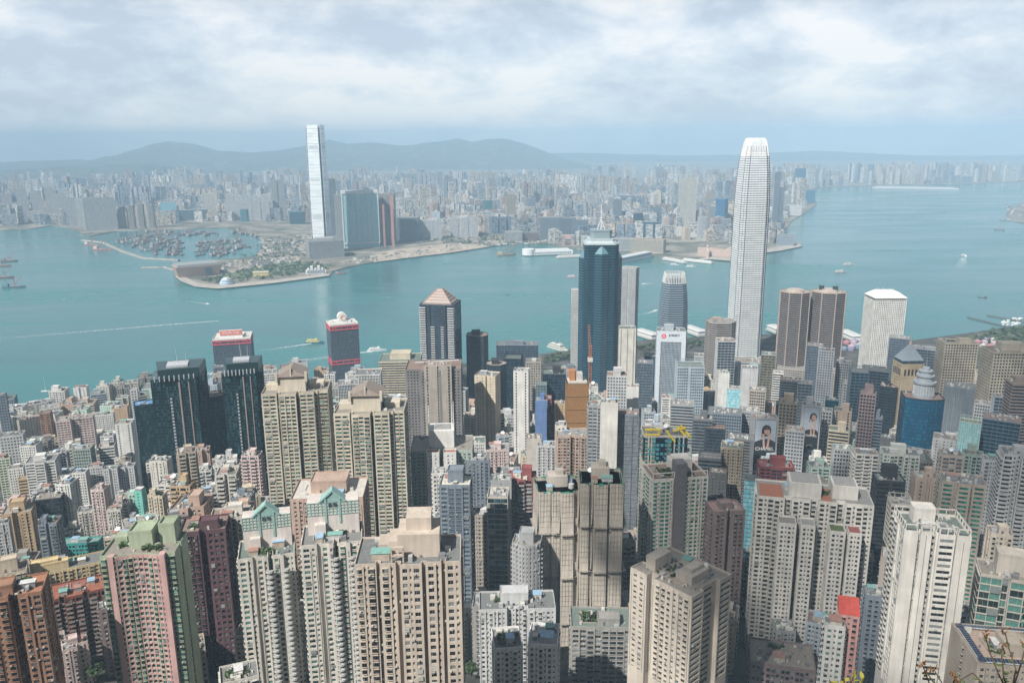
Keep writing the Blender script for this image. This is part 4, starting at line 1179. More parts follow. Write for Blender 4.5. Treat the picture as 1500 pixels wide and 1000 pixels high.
# bamboo-wrapped twins
def wrapped(x, y, wpx, Y, rel, asp, pf, label, h, colr, seed):
    c, az, W = size_from_px(x, y, wpx, Y, rel, asp); D = W * asp; z0 = gz(Y); H = c.z - z0
    root = thing('scaffolded_tower', label, 'apartment tower', (c.x, Y, z0), R(rel) - az)
    BLD.append(dict(x=x, y=y, w=wpx, yb=1000, Y=Y, X=c.x, W=W, D=D, h=h, H=H, label=label))
    poly = footprint(W, D, pf); rng = random.Random(seed)
    net, t, b = new_mat('scaffold netting')
    tc = N(t, 'ShaderNodeTexCoord'); mp = N(t, 'ShaderNodeMapping'); mp.inputs[3].default_value = (1.3, 1.3, .03)
    n = N(t, 'ShaderNodeTexNoise', Scale=1.0, Detail=4.0); K(t, tc, mp, 0, 3); K(t, mp, n)
    n2 = N(t, 'ShaderNodeTexNoise', Scale=.12, Detail=3.0); K(t, tc, n2, 0, 3)
    av = N(t, 'ShaderNodeMath', _operation='ADD'); K(t, n, av, 0); K(t, n2, av, 1)
    r_ = N(t, 'ShaderNodeMapRange', i1=.7, i2=1.3, i3=.82, i4=1.12); K(t, av, r_)
    hs = N(t, 'ShaderNodeHueSaturation'); hs.inputs['Color'].default_value = (*colr, 1); K(t, r_, hs, 'Value'); K(t, hs, b, 'Base Color')
    b.inputs['Roughness'].default_value = .95
    m = MB(); m.prism(inset(poly, 1.2), 0, H); m.obj('wall', wallm(WC['beige']), root)
    m = MB(); z = 0; k = 0
    hs_ = [H - 26, H - 26 - 30, H - 88, H - 120, 0]
    tops = [H + 1.5] + hs_[:-1]
    for zt, zb in zip(tops, hs_):
        if zb < 0: zb = 0
        for e, L in edges_of(poly):
            nn = max(1, round(L / 1.8)); prev = None
            for i in range(nn + 1):
                s = L * i / nn; d0 = rng.random() * .3 + .3; d1 = rng.random() * .25
                P, t_, n_ = e
                q = [(P[0] + t_[0]*s + n_[0]*dd, P[1] + t_[1]*s + n_[1]*dd, zz) for dd, zz in ((d0 + .5, zb), (d1 + .15, zb + (zt - zb) * .5), (d1, zt))]
                if prev:
                    m.face(prev[0], q[0], q[1], prev[1]); m.face(prev[1], q[1], q[2], prev[2])
                prev = q
        if zb == 0: break
    m.obj('netting', net, root)
    m = MB()
    for zb in hs_[:-1]:
        if zb <= 0: break
        for e, L in edges_of(poly):
            m.slab(e, 0, L, -.2, 2.3, zb - .5, zb - .1, 'otb')
            for i in range(max(1, int(L / 2.2))):
                P, t_, n_ = e; s = L * (i + .5) / max(1, int(L / 2.2))
                m.bar((P[0] + t_[0]*s, P[1] + t_[1]*s, zb - 2), (P[0] + t_[0]*s + n_[0]*3, P[1] + t_[1]*s + n_[1]*3, zb + .9), .12)
    tag(m.obj('catch_platform', plain((.30, .27, .23)), root), kind='stuff')
    m = MB()
    for e, L in edges_of(poly):
        nn = max(1, round(L / 1.9))
        for i in range(nn):
            P, t_, n_ = e; s = L * (i + .5) / nn
            m.bar((P[0] + t_[0]*s + n_[0]*.75, P[1] + t_[1]*s + n_[1]*.75, max(0, H - 110)), (P[0] + t_[0]*s + n_[0]*.55, P[1] + t_[1]*s + n_[1]*.55, H + 2.2), .09)
        z = H - 108
        while z < H: m.bar((P[0] + n_[0]*.8, P[1] + n_[1]*.8, z), (P[0] + t_[0]*L + n_[0]*.8, P[1] + t_[1]*L + n_[1]*.8, z), .07); z += 3.6
    tag(m.obj('bamboo_pole', plain((.38, .34, .28)), root), kind='stuff')
    m = MB(); m.face(*[(a, b_, H) for a, b_ in inset(poly, 1)]); m.obj('roof', plain((.36, .36, .36)), root)
    m = MB(); g = MB()
    for e, L in edges_of(poly):
        for i in range(max(1, int(L / 2.5))):
            if rng.random() < .55: k_ = max(1, int(L / 2.5)); g.slab(e, L*i/k_, L*(i+1)/k_, -.15, .1 + .1 * rng.random(), H + .3 + rng.random() * .8, H + 1.3 + 1.4 * rng.random(), 'otb')
    g.obj('green_net', plain((.03, .30, .20)), root)
    m.box(-W*.22, -D*.05, H, W*.2, D*.42, H + 7, False); m.box(-W*.05, D*.05, H + 7, W*.12, D*.3, H + 10, False)
    m.obj('machine_room', net, root)
    roof_items(root, W, D, H, 'sdst', None, rng, True, poly)
wrapped(818, 712, 74, 480, 10, .8, '3:1 2:0 3:-2.4 .6:0 2:.6/1:0', 'tower wrapped in tan bamboo scaffolding, the twin nearer the brick-red gabled tower', 'scaffold-wrapped tower', (.47, .43, .385), 3)
wrapped(880, 700, 66, 470, 4, .9, '2:0 1:1.6 3:-1.6 .5:.6 3:0/1:0', 'tower wrapped in ochre-grey bamboo scaffolding, the twin beside the dark balconied tower', 'second scaffold-wrapped tower', (.46, .42, .365), 9)

# cream towers with hipped roof pavilions
for x, y, w_, Y, lab, hh in ((435, 568, 104, 600, 'cream tower with a gabled roof pavilion, the twin beside the dark green glass pair', 'first cream pavilion tower'),
                         (544, 596, 110, 575, 'cream tower with a gabled roof pavilion and a deep dark slot down its front', 'second cream pavilion tower')):
    r = T(x, y, w_, Y, (.55, .50, .41), 'wide', lab, rel=-8, asp=.7, pf='3:1.5 .5:5 3.4:-1.5 .5:6 3:1 .7:4 2:5/1:0', gl='aptg', roof='', h=hh, side='apt')
    root, wm, poly, rng, W, D, H = r
    m = MB(); m.box(-W*.26, -D*.28, H, W*.16, D*.3, H + 12, False); m.box(-W*.46, -D*.1, H, -W*.28, D*.2, H + 4, False); m.box(W*.2, -D*.05, H, W*.42, D*.3, H + 4, False)
    o = m.obj('roof_pavilion', wm, root)
    m = MB(); zb = H + 12; a0, a1, b0, b1 = -W*.29, W*.19, -D*.33, D*.34; cx = (a0 + a1) / 2
    m.face((a0, b0, zb), (a1, b0, zb), (cx, b0 + 1.5, zb + 6)); m.face((a1, b0, zb), (a1, b1, zb), (cx, b1 - 1.5, zb + 6), (cx, b0 + 1.5, zb + 6))
    m.face((a1, b1, zb), (a0, b1, zb), (cx, b1 - 1.5, zb + 6)); m.face((a0, b1, zb), (a0, b0, zb), (cx, b0 + 1.5, zb + 6), (cx, b1 - 1.5, zb + 6)); m.face((a0, b0, zb), (a0, b1, zb), (a1, b1, zb), (a1, b0, zb))
    m.obj('hipped_roof', plain((.27, .22, .19)), o)
    m = MB()
    for xx in (a0 + .8, a1 - .8): m.box(xx - .9, b0 - .1, H + 8, xx + .9, b0 + 1.6, H + 15.5); 
    m.box(cx - .5, b0 - .05, H + 12, cx + .5, b0 + .6, H + 19.5)
    m.obj('pinnacle', wm, o)
    roof_items(root, W, D, H, 'su', wm, rng, True, poly)

# dark green glass pair
dt = glassm('darkteal', 3.2, 1.4)
def dark_pair(x, y, wpx, Y, rel, label, h, mirror=1):
    c, az, W = size_from_px(x, y, wpx, Y, rel, .75); D = W * .75; z0 = gz(Y); H = c.z - z0
    root = thing('apartment_tower', label, 'apartment tower', (c.x, Y, z0), R(rel) - az)
    BLD.append(dict(x=x, y=y, w=wpx, yb=760, Y=Y, X=c.x, W=W, D=D, h=h, H=H, label=label))
    s = mirror
    core = footprint(W, D, '1.5:3 2.3:0 2:-5 1:2/1:0'); m = MB(); m.prism(core, 0, H); m.obj('glass_wall', dt, root)
    m = MB(); z = 20
    for e, L in edges_of(core):
        if e[2][1] > .5: continue
        k = max(1, round(L / 2.2))
        for i in range(k + 1):
            m.slab(e, max(0, L*i/k - .12), min(L, L*i/k + .12), 0, .25, 10, H, 'olr')
    m.obj('glass_fin', plain((.010, .030, .036), .25), root)
    m = MB()
    z = 12
    e = edges_of(core)
    for ed, L in e:
        if ed[2][1] > .5: continue
        z = 12
        while z < H - 6:
            m.slab(ed, 0, L, 0, .06, z, z + .35, 'ot'); z += 3.2
    m.obj('floor_line', plain((.03, .055, .06), .4), root)
    m = MB()
    for k in range(int((H - 40) / 3.2)):
        z = H - 20 - 3.2 * k
        m.box(-W*.17, -D/2 - 1.2, z, -W*.13, -D/2 - .05, z + 1.5); m.box(W*.30, -D/2 - 1.0, z, W*.33, -D/2 + 2, z + 1.5)
    tag(m.obj('balcony', plain((.40, .44, .48), .4), root), kind='stuff')
    m = MB(); m.box(W*.02, -D/2 - 5.9, 0, W*.05, -D/2 - 5.0, H - 2); m.box(W*.20, -D/2 - 5.9, 0, W*.22, -D/2 - 5.0, H - 2); m.obj('pilaster', plain((.32, .28, .25)), root)
    m = MB(); pp = [(-W*.35, -D*.45), (W*.42, -D*.45), (W*.5, D*.5), (-W*.45, D*.5)]
    m.prism(pp, H, H + 9, top=True); m.obj('roof_screen', plain((.014, .04, .045), .3), root)
    m = MB(); m.box(-W*.2, -D*.3, H + 9, W*.2, D*.2, H + 11, False); m.bar((0, 0, H + 11), (-1, 0, H + 26), .3, 5, .15); m.bar((W*.15, 0, H + 11), (W*.17, 0, H + 22), .25, 5, .1)
    for i in range(9): m.box(-W*.42 + i * W*.09, -D*.6, H - 1, -W*.42 + i * W*.09 + .8, -D*.5, H + 3.5)
    m.obj('gondola', plain((.45, .48, .52)), root)
dark_pair(262, 547, 84, 760, -6, 'very dark green glass tower with pale vertical stripes, larger of the pair', 'larger dark green glass tower')
dark_pair(355, 541, 62, 720, -4, 'very dark green glass tower with a rooftop mast, slimmer of the pair', 'slimmer dark green glass tower')
T(312, 578, 42, 800, 'darkteal', 'cw', 'flat-roofed dark green glass wing behind the larger dark green glass tower', gl='darkteal', roof='u', kind='o')
T(213, 590, 34, 815, 'darkteal', 'cw', 'dark green glass slab with a blue framed top at the foot of the harbour view', gl='darkteal', roof='u', kind='o', rc=(.1, .25, .5))
T(334, 585, 40, 815, 'slate', 'wide', 'steel blue glass apartment slab behind the slimmer dark green glass tower', gl='blue', roof='u')

# chanel billboards on their towers
dk = plain((.012, .017, .024), .5); skin = plain((.55, .36, .29), .6); hair = plain((.016, .012, .013), .5); bgm = plain((.40, .46, .54), .6); whm = plain((.8, .8, .8), .6); cloth = plain((.02, .022, .03), .7)
def ell(m, cx, z, rx, rz_, y, n=18, tilt=0.0):
    pts = []
    for k in range(n):
        a = 6.283 * k / n; u, v = rx * math.cos(a), rz_ * math.sin(a)
        pts.append((cx + u * math.cos(tilt) - v * math.sin(tilt), y, z + u * math.sin(tilt) + v * math.cos(tilt)))
    m.face(*pts)
def poster(root, W, D, H, w_, h_, label, second):
    o0 = thing('billboard', label, 'billboard', (0, 0, 0)); o0.matrix_world = root.matrix_world
    o0.location = root.location; o0.rotation_euler = root.rotation_euler
    y = -D/2 - .7
    x0, x1, zt = -w_/2, w_/2, H - 1; zb = zt - h_
    m = MB(); m.box(x0, y, zb, x1, y + .5, zt); m.obj('panel', dk, o0)
    split = zt - h_ * (.52 if not second else .42)
    m = MB(); m.face((x0 + .2, y - .05, split), (x1 - .2, y - .05, split), (x1 - .2, y - .05, zt - .2), (x0 + .2, y - .05, zt - .2)); m.obj('picture_sky', bgm, o0)
    cx = (x0 + x1) / 2 + (w_ * .05 if not second else w_ * .12); ch = zt - h_ * (.25 if not second else .17); u = w_ * .17
    m = MB(); ell(m, cx - u * .05, ch + u * .25, u * 1.3, u * 1.6, y - .1); m.face((cx - u * 1.38, y - .1, ch - u * 1.9), (cx + u * 1.0, y - .1, ch - u * 1.2), (cx + u * 1.1, y - .1, ch + u * .3), (cx - u * 1.35, y - .1, ch + u * .3)); m.obj('picture_hair', hair, o0)
    m = MB(); m.face((x0 + .3, y - .12, zb + h_ * .25), (x1 - .3, y - .12, zb + h_ * .25), (x1 - .4, y - .12, split + u * .3), (cx + u * .9, y - .12, split + u * 1.2), (cx - u * .9, y - .12, split + u * 1.2), (x0 + .4, y - .12, split + u * .3)); m.obj('picture_coat', cloth, o0)
    m = MB(); ell(m, cx + u * .12, ch, u * .82, u * 1.12, y - .15, tilt=.1)
    for s in (-1, 1):
        m.face((cx + s * u * .45 - u * .3, y - .17, split - u * 1.6), (cx + s * u * .45 + u * .3, y - .17, split - u * 1.6), (cx + s * u * .85 + u * .28, y - .17, ch - u * 1.3), (cx + s * u * .85 - u * .28, y - .17, ch - u * 1.3))
        ell(m, cx + s * u * .85, ch - u * 1.15, u * .32, u * .5, y - .19, tilt=-s * .6)
    m.obj('picture_face', skin, o0)
    m = MB(); ell(m, cx - u * .2, ch + u * .22, u * .18, u * .07, y - .22); ell(m, cx + u * .45, ch + u * .22, u * .18, u * .07, y - .22)
    m.face((cx - u * .75, y - .21, ch + u * .95), (cx - u * .75, y - .21, ch + u * .45), (cx + u * .75, y - .21, ch + u * .5), (cx + u * .85, y - .21, ch + u * 1.0)) if not second else None
    m.obj('picture_eye', hair, o0)
    m = MB(); ell(m, cx + u * .14, ch - u * .52, u * .24, u * .12, y - .22); m.obj('picture_lips', plain((.42, .09, .09)), o0)
    text_obj('CHANEL', w_ * .23, o0, (0, y - .3, zt - h_ * .66 if not second else split - u * 1.5), 0, whm, 'lettering')
    if second:
        for dz, cc in ((.20, (.45, .40, .34)), (.12, (.25, .42, .44))):
            m = MB(); ell(m, 0, zb + h_ * (dz + .12), w_ * .22, w_ * .2, y - .12); q = m.obj('picture_compact', plain(cc), o0)
            m = MB(); ell(m, 0, zb + h_ * (dz + .125), w_ * .15, w_ * .11, y - .2); m.obj('picture_powder', dk, q)
r = T(1120, 610, 42, 800, 'grey', 'punch', 'grey block carrying the wide CHANEL poster of a woman with both hands at her face', rel=14, asp=.6, kind='o', roof='uus', h='grey block with the wide poster')
poster(r[0], r[4], r[5], r[6], r[4] * .84, 47, 'wide dark CHANEL poster of a woman in black holding her chin in both hands', False)
r = T(1189, 592, 30, 790, 'lgrey', 'punch', 'slim pale block carrying the tall narrow CHANEL poster', rel=8, asp=.7, kind='o', roof='um', h='slim block with the tall poster')
poster(r[0], r[4], r[5], r[6], r[4] * .84, 62, 'tall narrow CHANEL poster of a woman leaning on one hand above cosmetics', True)

# orange scaffolded building site with crane
r = T(845, 558, 34, 800, (.42, .22, .07), dict(fh=7, band=.5, end=.2, pat=[(12, .995, 1)], ac=0), 'building site tower sheathed in orange-brown netting', rel=6, asp=.9, gl='apt', roof='', h='orange netted site', kind='o', parapet=0)
root, wm, poly, rng, W, D, H = r
m = MB(); m.prism(inset(poly, -.05), 2, H); m.obj('netting', plain((.29, .155, .06)), root)
m = MB(); m.box(-W*.35, -D*.2, H, -W*.1, D*.3, H + 12, False); m.obj('lift_core', plain((.45, .20, .08)), root)
m = MB(); m.box(-W*.05, -D*.2, H, W*.25, D*.3, H + 9, False); m.box(-W*.45, -D*.45, H, W*.45, D*.45, H + 1.5, False); m.obj('concrete_frame', plain((.5, .48, .45)), root)
m = MB()
for z in range(10, int(H), 14):
    for e, L in edges_of(poly): m.slab(e, 0, L, .06, .5, z, z + .8, 'otb')
m.obj('scaffold_band', plain((.26, .15, .06)), root)
def lattice(m, p, q, wd, n):
    p, q = Vector(p), Vector(q); d = (q - p); u = d.normalized().cross(Vector((0, 1, 0)))
    if u.length < .1: u = Vector((1, 0, 0))
    u.normalize(); v = d.normalized().cross(u)
    prev = None
    for i in range(n + 1):
        c = p + d * i / n
        cs = [c + u * a * wd + v * b * wd for a, b in ((-1, -1), (1, -1), (1, 1), (-1, 1))]
        if prev:
            for k in range(4): m.bar(prev[k], cs[k], wd * .16); m.bar(prev[k], cs[(k + 1) % 4], wd * .12)
        prev = cs
cr = thing('tower_crane', 'orange lattice tower crane rising beside the orange netted site', 'crane', (root.location.x + W * .62, 800 + D * .1, gz(800)))
m = MB(); lattice(m, (0, 0, 0), (0, 0, H + 38), 1.3, 26); m.obj('mast', plain((.50, .20, .10)), cr)
m = MB(); m.box(-2.4, -2.4, H + 20, 2.4, 2.4, H + 24); m.obj('cab', plain((.6, .55, .5)), cr)
m = MB(); lattice(m, (0, 0, H + 24), (-2, 1, H + 58), .8, 10); m.obj('jib', plain((.50, .20, .10)), cr)

# yellow roof gondolas
r = T(972, 632, 68, 560, (.60, .57, .52), 'apt', 'dark-topped tower with bright yellow steel gantries on its roof', rel=8, asp=.7, gl='green', roof='dus', h='tower with yellow roof gantries')
root, wm, poly, rng, W, D, H = r
m = MB()
for e, L in edges_of(inset(poly, -.3)): m.slab(e, 0, L, -.2, .1, H - 18, H - .5, 'otb')
m.obj('dark_upper_storeys', glassm('navy', 3.1, 2.6), root)
m = MB(); rg = random.Random(5)
for e, L in edges_of(inset(poly, -.55)):
    for i in range(int(L / 3)):
        for k in range(5):
            if rg.random() < .6: m.slab(e, 3 * i + .4, 3 * i + 2.5, 0, .12, H - 17 + 3.3 * k, H - 15 + 3.3 * k, 'ot')
tag(m.obj('window', plain((.10, .34, .40), .2), root), kind='stuff')
m = MB()
for z in (H + .5, H + 4.5): m.box(-W*.48, -D*.50, z, -W*.12, -D*.42, z + 1.1)
m.box(-W*.46, -D*.48, H + 1.5, -W*.44, -D*.44, H + 4.5); m.box(-W*.16, -D*.48, H + 1.5, -W*.14, -D*.44, H + 4.5)
m.bar((W*.02, -D*.45, H + 4), (W*.22, -D*.6, H - 3), .6); m.bar((W*.02, -D*.35, H + 4), (W*.22, -D*.5, H - 3), .6)
m.bar((W*.2, -D*.2, H + 2), (W*.5, -D*.3, H + 6), .7); m.bar((W*.3, -D*.1, H + 5), (W*.52, -D*.5, H - 1), .7); m.bar((W*.4, -D*.0, H + 5), (W*.6, -D*.4, H - 1), .7)
m.obj('yellow_gantry', plain((.75, .58, .03), .5), root)

# solar panels on the roof nearest right
r = T(1480, 948, 186, 292, (.42, .37, .31), 'apt2', 'low pinkish block with rows of blue solar panels round its flat roof', rel=26, asp=.8, gl='apt', roof='', h='block with solar panels', side='stair', rc=(.45, .34, .28), parapet=1.0, zlow=2)
root, wm, poly, rng, W, D, H = r
m = MB(); fr = MB()
for e, L in edges_of(inset(poly, 1.0)):
    k = int(L / 1.35)
    P, t_, n_ = e
    for i in range(k):
        s0, s1 = L * i / k + .06, L * (i + 1) / k - .06
        q = [(P[0] + t_[0]*s - n_[0]*d, P[1] + t_[1]*s - n_[1]*d, z) for s, d, z in ((s0, .2, H + 1.25), (s1, .2, H + 1.25), (s1, 2.4, H + 1.7), (s0, 2.4, H + 1.7))]
        m.face(*q)
    fr.slab(e, 0, L, -2.6, -.0, H + .9, H + 1.15, 'otb')
o = fr.obj('panel_rack', plain((.6, .62, .64)), root); tag(m.obj('solar_panel', plain((.03, .045, .085), .2), o), kind='stuff')
roof_items(root, W * .8, D * .8, H, 'Gms', wm, rng, True, poly)

# pink house with the red roof
r = T(1243, 893, 34, 335, (.58, .33, .31), 'apt2', 'slim pink tower with a sloping red roof', rel=8, asp=1.0, gl='apt', roof='', h='pink tower with the red roof', parapet=0)
root, wm, poly, rng, W, D, H = r
m = MB(); m.face((-W*.52, -D*.52, H + .1), (W*.52, -D*.52, H + .1), (W*.52, D*.52, H + 4.5), (-W*.52, D*.52, H + 4.5)); m.face((W*.52, -D*.52, H + .1), (W*.52, D*.52, H + .1), (W*.52, D*.52, H + 4.5)); m.face((-W*.52, D*.52, H + .1), (-W*.52, -D*.52, H + .1), (-W*.52, D*.52, H + 4.5)); m.face((W*.52, D*.52, H + .1), (-W*.52, D*.52, H + .1), (-W*.52, D*.52, H + 4.5), (W*.52, D*.52, H + 4.5))
m.obj('red_roof', plain((.48, .07, .05), .6), root)
T(1222, 912, 34, 330, 'white', 'apt2', 'narrow white tower with a black window column joined to the slim pink tower', rel=10, asp=.9, gl='aptg', roof='s')
# ------------------------------------------------------------------ every other tower of the island side
# front rows
T(25, 860, 100, 330, 'orange', 'apt', 'orange brick apartment tower with terracotta roof, cut by the frame edge', rel=-14, asp=.8, pf='3:0 1.2:5 3:0', roof='msg', rc=(.36, .17, .10), h='orange brick tower', wall2=WC['lgrey'])
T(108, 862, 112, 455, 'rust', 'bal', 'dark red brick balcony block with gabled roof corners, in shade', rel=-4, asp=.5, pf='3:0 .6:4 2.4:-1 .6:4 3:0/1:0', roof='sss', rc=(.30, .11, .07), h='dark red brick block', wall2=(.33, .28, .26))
T(90, 828, 140, 545, 'yellow', 'apt', 'long low cream block with a row of roof rooms, behind the dark red brick block', rel=-4, asp=.3, roof='mmsgs', h='long cream block')
T(14, 834, 56, 520, 'cream', 'apt', 'squat cream block with a yellow roof hatch at the frame edge', rel=-6, asp=.7, roof='Ms')
T(160, 886, 34, 425, 'mauve', 'punch', 'small mauve block between the dark red brick block and the pink and green tower', roof='s', asp=.8)
T(300, 768, 76, 430, 'rose_in_shade', 'grid', 'deep rose tower standing in shade beside the pink and green tower', rel=-10, asp=.8, roof='msgs', pf='3:0 1:3 3:0', h='deep rose tower')  # shade painted into the wall colour; the sun still reaches these walls
T(338, 752, 62, 450, 'offw', 'apt2', 'grey-white tower with an orange striped flank', rel=-8, asp=.7, roof='mst', pf='3:0 1:3 2:0/1:0', h='orange-striped grey tower')
T(484, 716, 116, 480, 'salmon', 'punch', 'salmon and white block with wide roof terraces and a white dish', rel=-10, asp=.7, roof='dMgss', rc=(.55, .52, .48), pf='3:0 1:3 3:0/1:0', h='salmon terrace block')
T(350, 985, 56, 330, 'offw', 'apt', 'low cream podium block with planted terrace at the foot of the ivory towers', roof='Gs', asp=.8)
T(757, 880, 112, 400, 'lgrey', 'apt2', 'white low-rise cluster, rear block with a light blue roof', rel=2, asp=.45, pf='4:0 3:3 4:0/1:0', roof='msgsu', h='rear white low-rise', side='small')
T(742, 935, 46, 345, (.74, .74, .72), 'apt2', 'white finger block with a dark planted roof in front of the rear white low-rise', rel=6, asp=1.3, roof='Gs', side='small')
T(797, 930, 46, 345, (.74, .74, .72), 'apt2', 'white finger block with a red-edged roof and glass shed', rel=-4, asp=1.3, roof='ss', rc=(.42, .42, .44))
T(880, 905, 92, 395, 'concrete', 'wide', 'bare concrete block with a planted roof deck below the scaffolded towers', rel=4, asp=.6, roof='GmsG', gl='dark', h='bare concrete block')
T(1145, 958, 100, 400, 'mauve', 'off', 'grey-brown podium with a blue roof pool', rel=6, asp=.7, roof='sgu', rc=(.26, .23, .2))
r = T(1190, 722, 176, 455, (.68, .66, .62), 'apt', 'large white winged block with four lower front fingers and white roof rooms', rel=8, asp=.4, pf='3:0 .8:3 2:1 .8:3 2:0 .8:3 3:0/1:0', gl='apt', roof='sgs', h='large white winged block')
root, wm, poly, rng, W, D, H = r
for fx, fw, dz, cc in ((-.235, .15, 15, (.25, .24, .23)), (-.06, .12, 15, (.3, .3, .3)), (.19, .13, 17, (.10, .14, .06)), (.335, .11, 17, (.30, .10, .09))):
    wing(root, wm, W * fx, -D/2 - 5.5, W * fw, 10.8, H - dz + 4, 'apt2', 'apt', rng, rc=cc)
m = MB(); m.box(-W*.22, -D*.3, H, W*.06, D*.35, H + 9, False); m.box(W*.16, -D*.2, H, W*.38, D*.4, H + 8, False); o = m.obj('machine_room', wm, root)
m = MB(); m.box(-W*.2, -D*.25, H + 9, W*.04, D*.3, H + 9.6); m.box(W*.18, -D*.15, H + 8, W*.36, D*.35, H + 8.6); m.obj('roof_slab', plain((.36, .35, .34)), o)
m = MB(); m.box(-W*.47, -D*.42, H, -W*.27, D*.3, H + .4); m.box(W*.07, -D*.42, H, W*.15, D*.3, H + .4); m.obj('brick_terrace', plain((.38, .15, .09)), root)
T(1363, 768, 116, 338, (.70, .68, .64), 'bandw', 'tall white tower with long balcony bands and a white framed crown', rel=18, asp=.75, pf='2.6:0 .5:2 2:0 .6:3 .5:0 3:-1.5 .3:.8 2.6:-1.5/1:0', gl='apt', roof='fmsu', h='tall white framed-crown tower', side='apt')
T(1283, 868, 40, 400, 'slate', 'punch', 'dull slate-blue block in shade behind the slim pink tower', rel=10, asp=.9, roof='su', gl='dark')
T(1482, 838, 112, 345, (.50, .46, .41), 'cw', 'glassy apartment block with greenish windows and balconies behind the block with solar panels', rel=12, asp=.6, gl='aptg', roof='Mu', pf='3:0 1:2 2:-1 1.2:1 2:-1/1:0', h='green-windowed block')
T(772, 793, 46, 455, 'grey', 'bal', 'grey bow-fronted block with a blue pool deck and a plain grey roof box', rel=-8, asp=.9, pf='U.3', roof='Mss', h='grey bow-fronted block')
T(730, 722, 32, 520, (.55, .52, .46), 'cw', 'slim black glass tower in a cream frame', rel=-4, asp=1.2, gl='darkteal', roof='', h='slim black glass tower')
T(734, 700, 30, 545, 'grey', 'stair', 'plain grey lift tower rising behind the slim black glass tower', roof='ut', asp=.8)
T(704, 750, 28, 520, 'stone', 'apt2', 'stone coloured block with long windows beside the slim black glass tower', roof='su', asp=.9)
T(668, 704, 48, 475, 'slate', 'wide', 'blue-grey tower with orange panels on its top storeys', rel=-6, asp=.9, gl='slate', roof='Ms', rc=(.6, .58, .5), h='orange-capped blue-grey tower')
T(646, 690, 26, 500, 'white', 'apt2', 'thin white tower hugging the orange-capped blue-grey tower', asp=.9, roof='u')
r = T(648, 650, 92, 610, (.40, .45, .41), 'punch', 'sage and white cross-shaped tower with a big white roof block and two tall masts', rel=-3, asp=.7, pf='3:0 .5:5 3:0/1:0', gl='aptg', roof='ss', h='sage cross-shaped tower')
root, wm, poly, rng, W, D, H = r; wt = wallm(WC['white'])
wing(root, wt, -W*.13, -D/2 - 4, W*.2, 8, H + 1.5, 'small', 'dark', rng, rc=(.33, .14, .1)); wing(root, wt, W*.14, -D/2 - 4, W*.2, 8, H + 1.5, 'small', 'dark', rng, rc=(.33, .14, .1))
m = MB(); m.box(-W*.2, -D*.25, H, W*.2, D*.3, H + 14, False); o = m.obj('roof_block', wt, root)
m = MB(); m.box(-W*.12, -D*.15, H + 14, W*.14, D*.2, H + 14.5); m.obj('roof_slab', plain((.3, .3, .3)), o)
m = MB(); m.bar((-W*.2, -D*.2, H), (-W*.2, -D*.2, H + 34), .5, 5, .25); m.bar((W*.2, -D*.2, H), (W*.2, -D*.2, H + 37), .5, 5, .25); m.bar((W*.16, D*.2, H), (W*.16, D*.2, H + 30), .4, 5, .2); m.obj('antenna_mast', plain((.75, .75, .75)), root)
T(1062, 742, 60, 480, 'mauve', 'punch', 'dusty mauve tower with a hipped brown roof', rel=22, asp=.8, pf='3:0 1:4 3:0', roof='mds', rc=(.33, .22, .20), h='dusty mauve tower')
r = T(987, 690, 100, 505, (.64, .62, .58), 'apt', 'white tower with roof gardens split by a blank grey slab', rel=20, asp=.7, pf='3:0 1.4:1 3.4:0/1:0', gl='green', roof='GsmG', h='white roof-garden tower')
root, wm, poly, rng, W, D, H = r
m = MB(); m.box(-W*.09, -D/2 - 1.4, 0, W*.10, -D*.2, H + 11); m.obj('lift_slab', plain((.16, .155, .165)), root)
m = MB(); m.box(-W*.02, -D*.2, H, W*.28, D*.25, H + 10, False); m.obj('roof_house', wm, root)
m = MB()
for sx0, sx1 in ((-.49, -.1), (.2, .49)):
    m.box(W*sx0, -D*.49, H + 4.4, W*sx1, -D*.47, H + 5); m.box(W*sx0, -D*.49, H + 1.1, W*sx0 + .5, -D*.47, H + 4.4); m.box(W*sx1 - .5, -D*.49, H + 1.1, W*sx1, -D*.47, H + 4.4)
    m.box(W*sx0, -D*.47, H + 4.4, W*sx0 + .5, D*.3, H + 5)
m.obj('roof_frame', wm, root)
T(893, 588, 26, 635, (.64, .63, .60), 'blank', 'blank white slab tower faced with large tiles', rel=-2, asp=.8, roof='s', h='blank white slab')
T(872, 592, 22, 640, 'grey', 'wide', 'grey tower with ribbon windows left against the blank white slab', asp=1.0, roof='s', gl='slate')
T(918, 604, 36, 645, 'slate', 'cw', 'grey glass tower with a brown roof edge behind the blank white slab', asp=.8, roof='', gl='silver')
T(838, 634, 48, 680, 'salmon', 'apt', 'brick-brown tower with pale roof terrace below the orange netted site', rel=4, asp=.8, pf='3:0 1:3 3:0/1:0', roof='us', h='brick-brown tower')
T(822, 622, 16, 690, 'offw', 'punch', 'pale slim block topped by a blue and white portrait sign', asp=1, roof='s')
T(765, 697, 42, 560, 'crimson', 'bal', 'ornate brick-red tower with a rounded gable', rel=-4, asp=.8, pf='2:1 1.6:-1 2:1/1:0', roof='msu', rc=(.3, .1, .08), gl='dark', h='ornate brick-red tower', wall2=(.35, .36, .36))
T(764, 542, 24, 800, 'white', 'slot', 'slim tall white tower with a double column of black windows', rel=-6, asp=.9, roof='u', gl='dark', h='slim white tower')
T(714, 548, 38, 820, 'cream', 'small', 'plain beige tower with a blank flank beside the slim white tower', rel=-18, asp=.8, roof='su', pf='3:0 .6:2 2:0/1:0', h='plain beige tower')
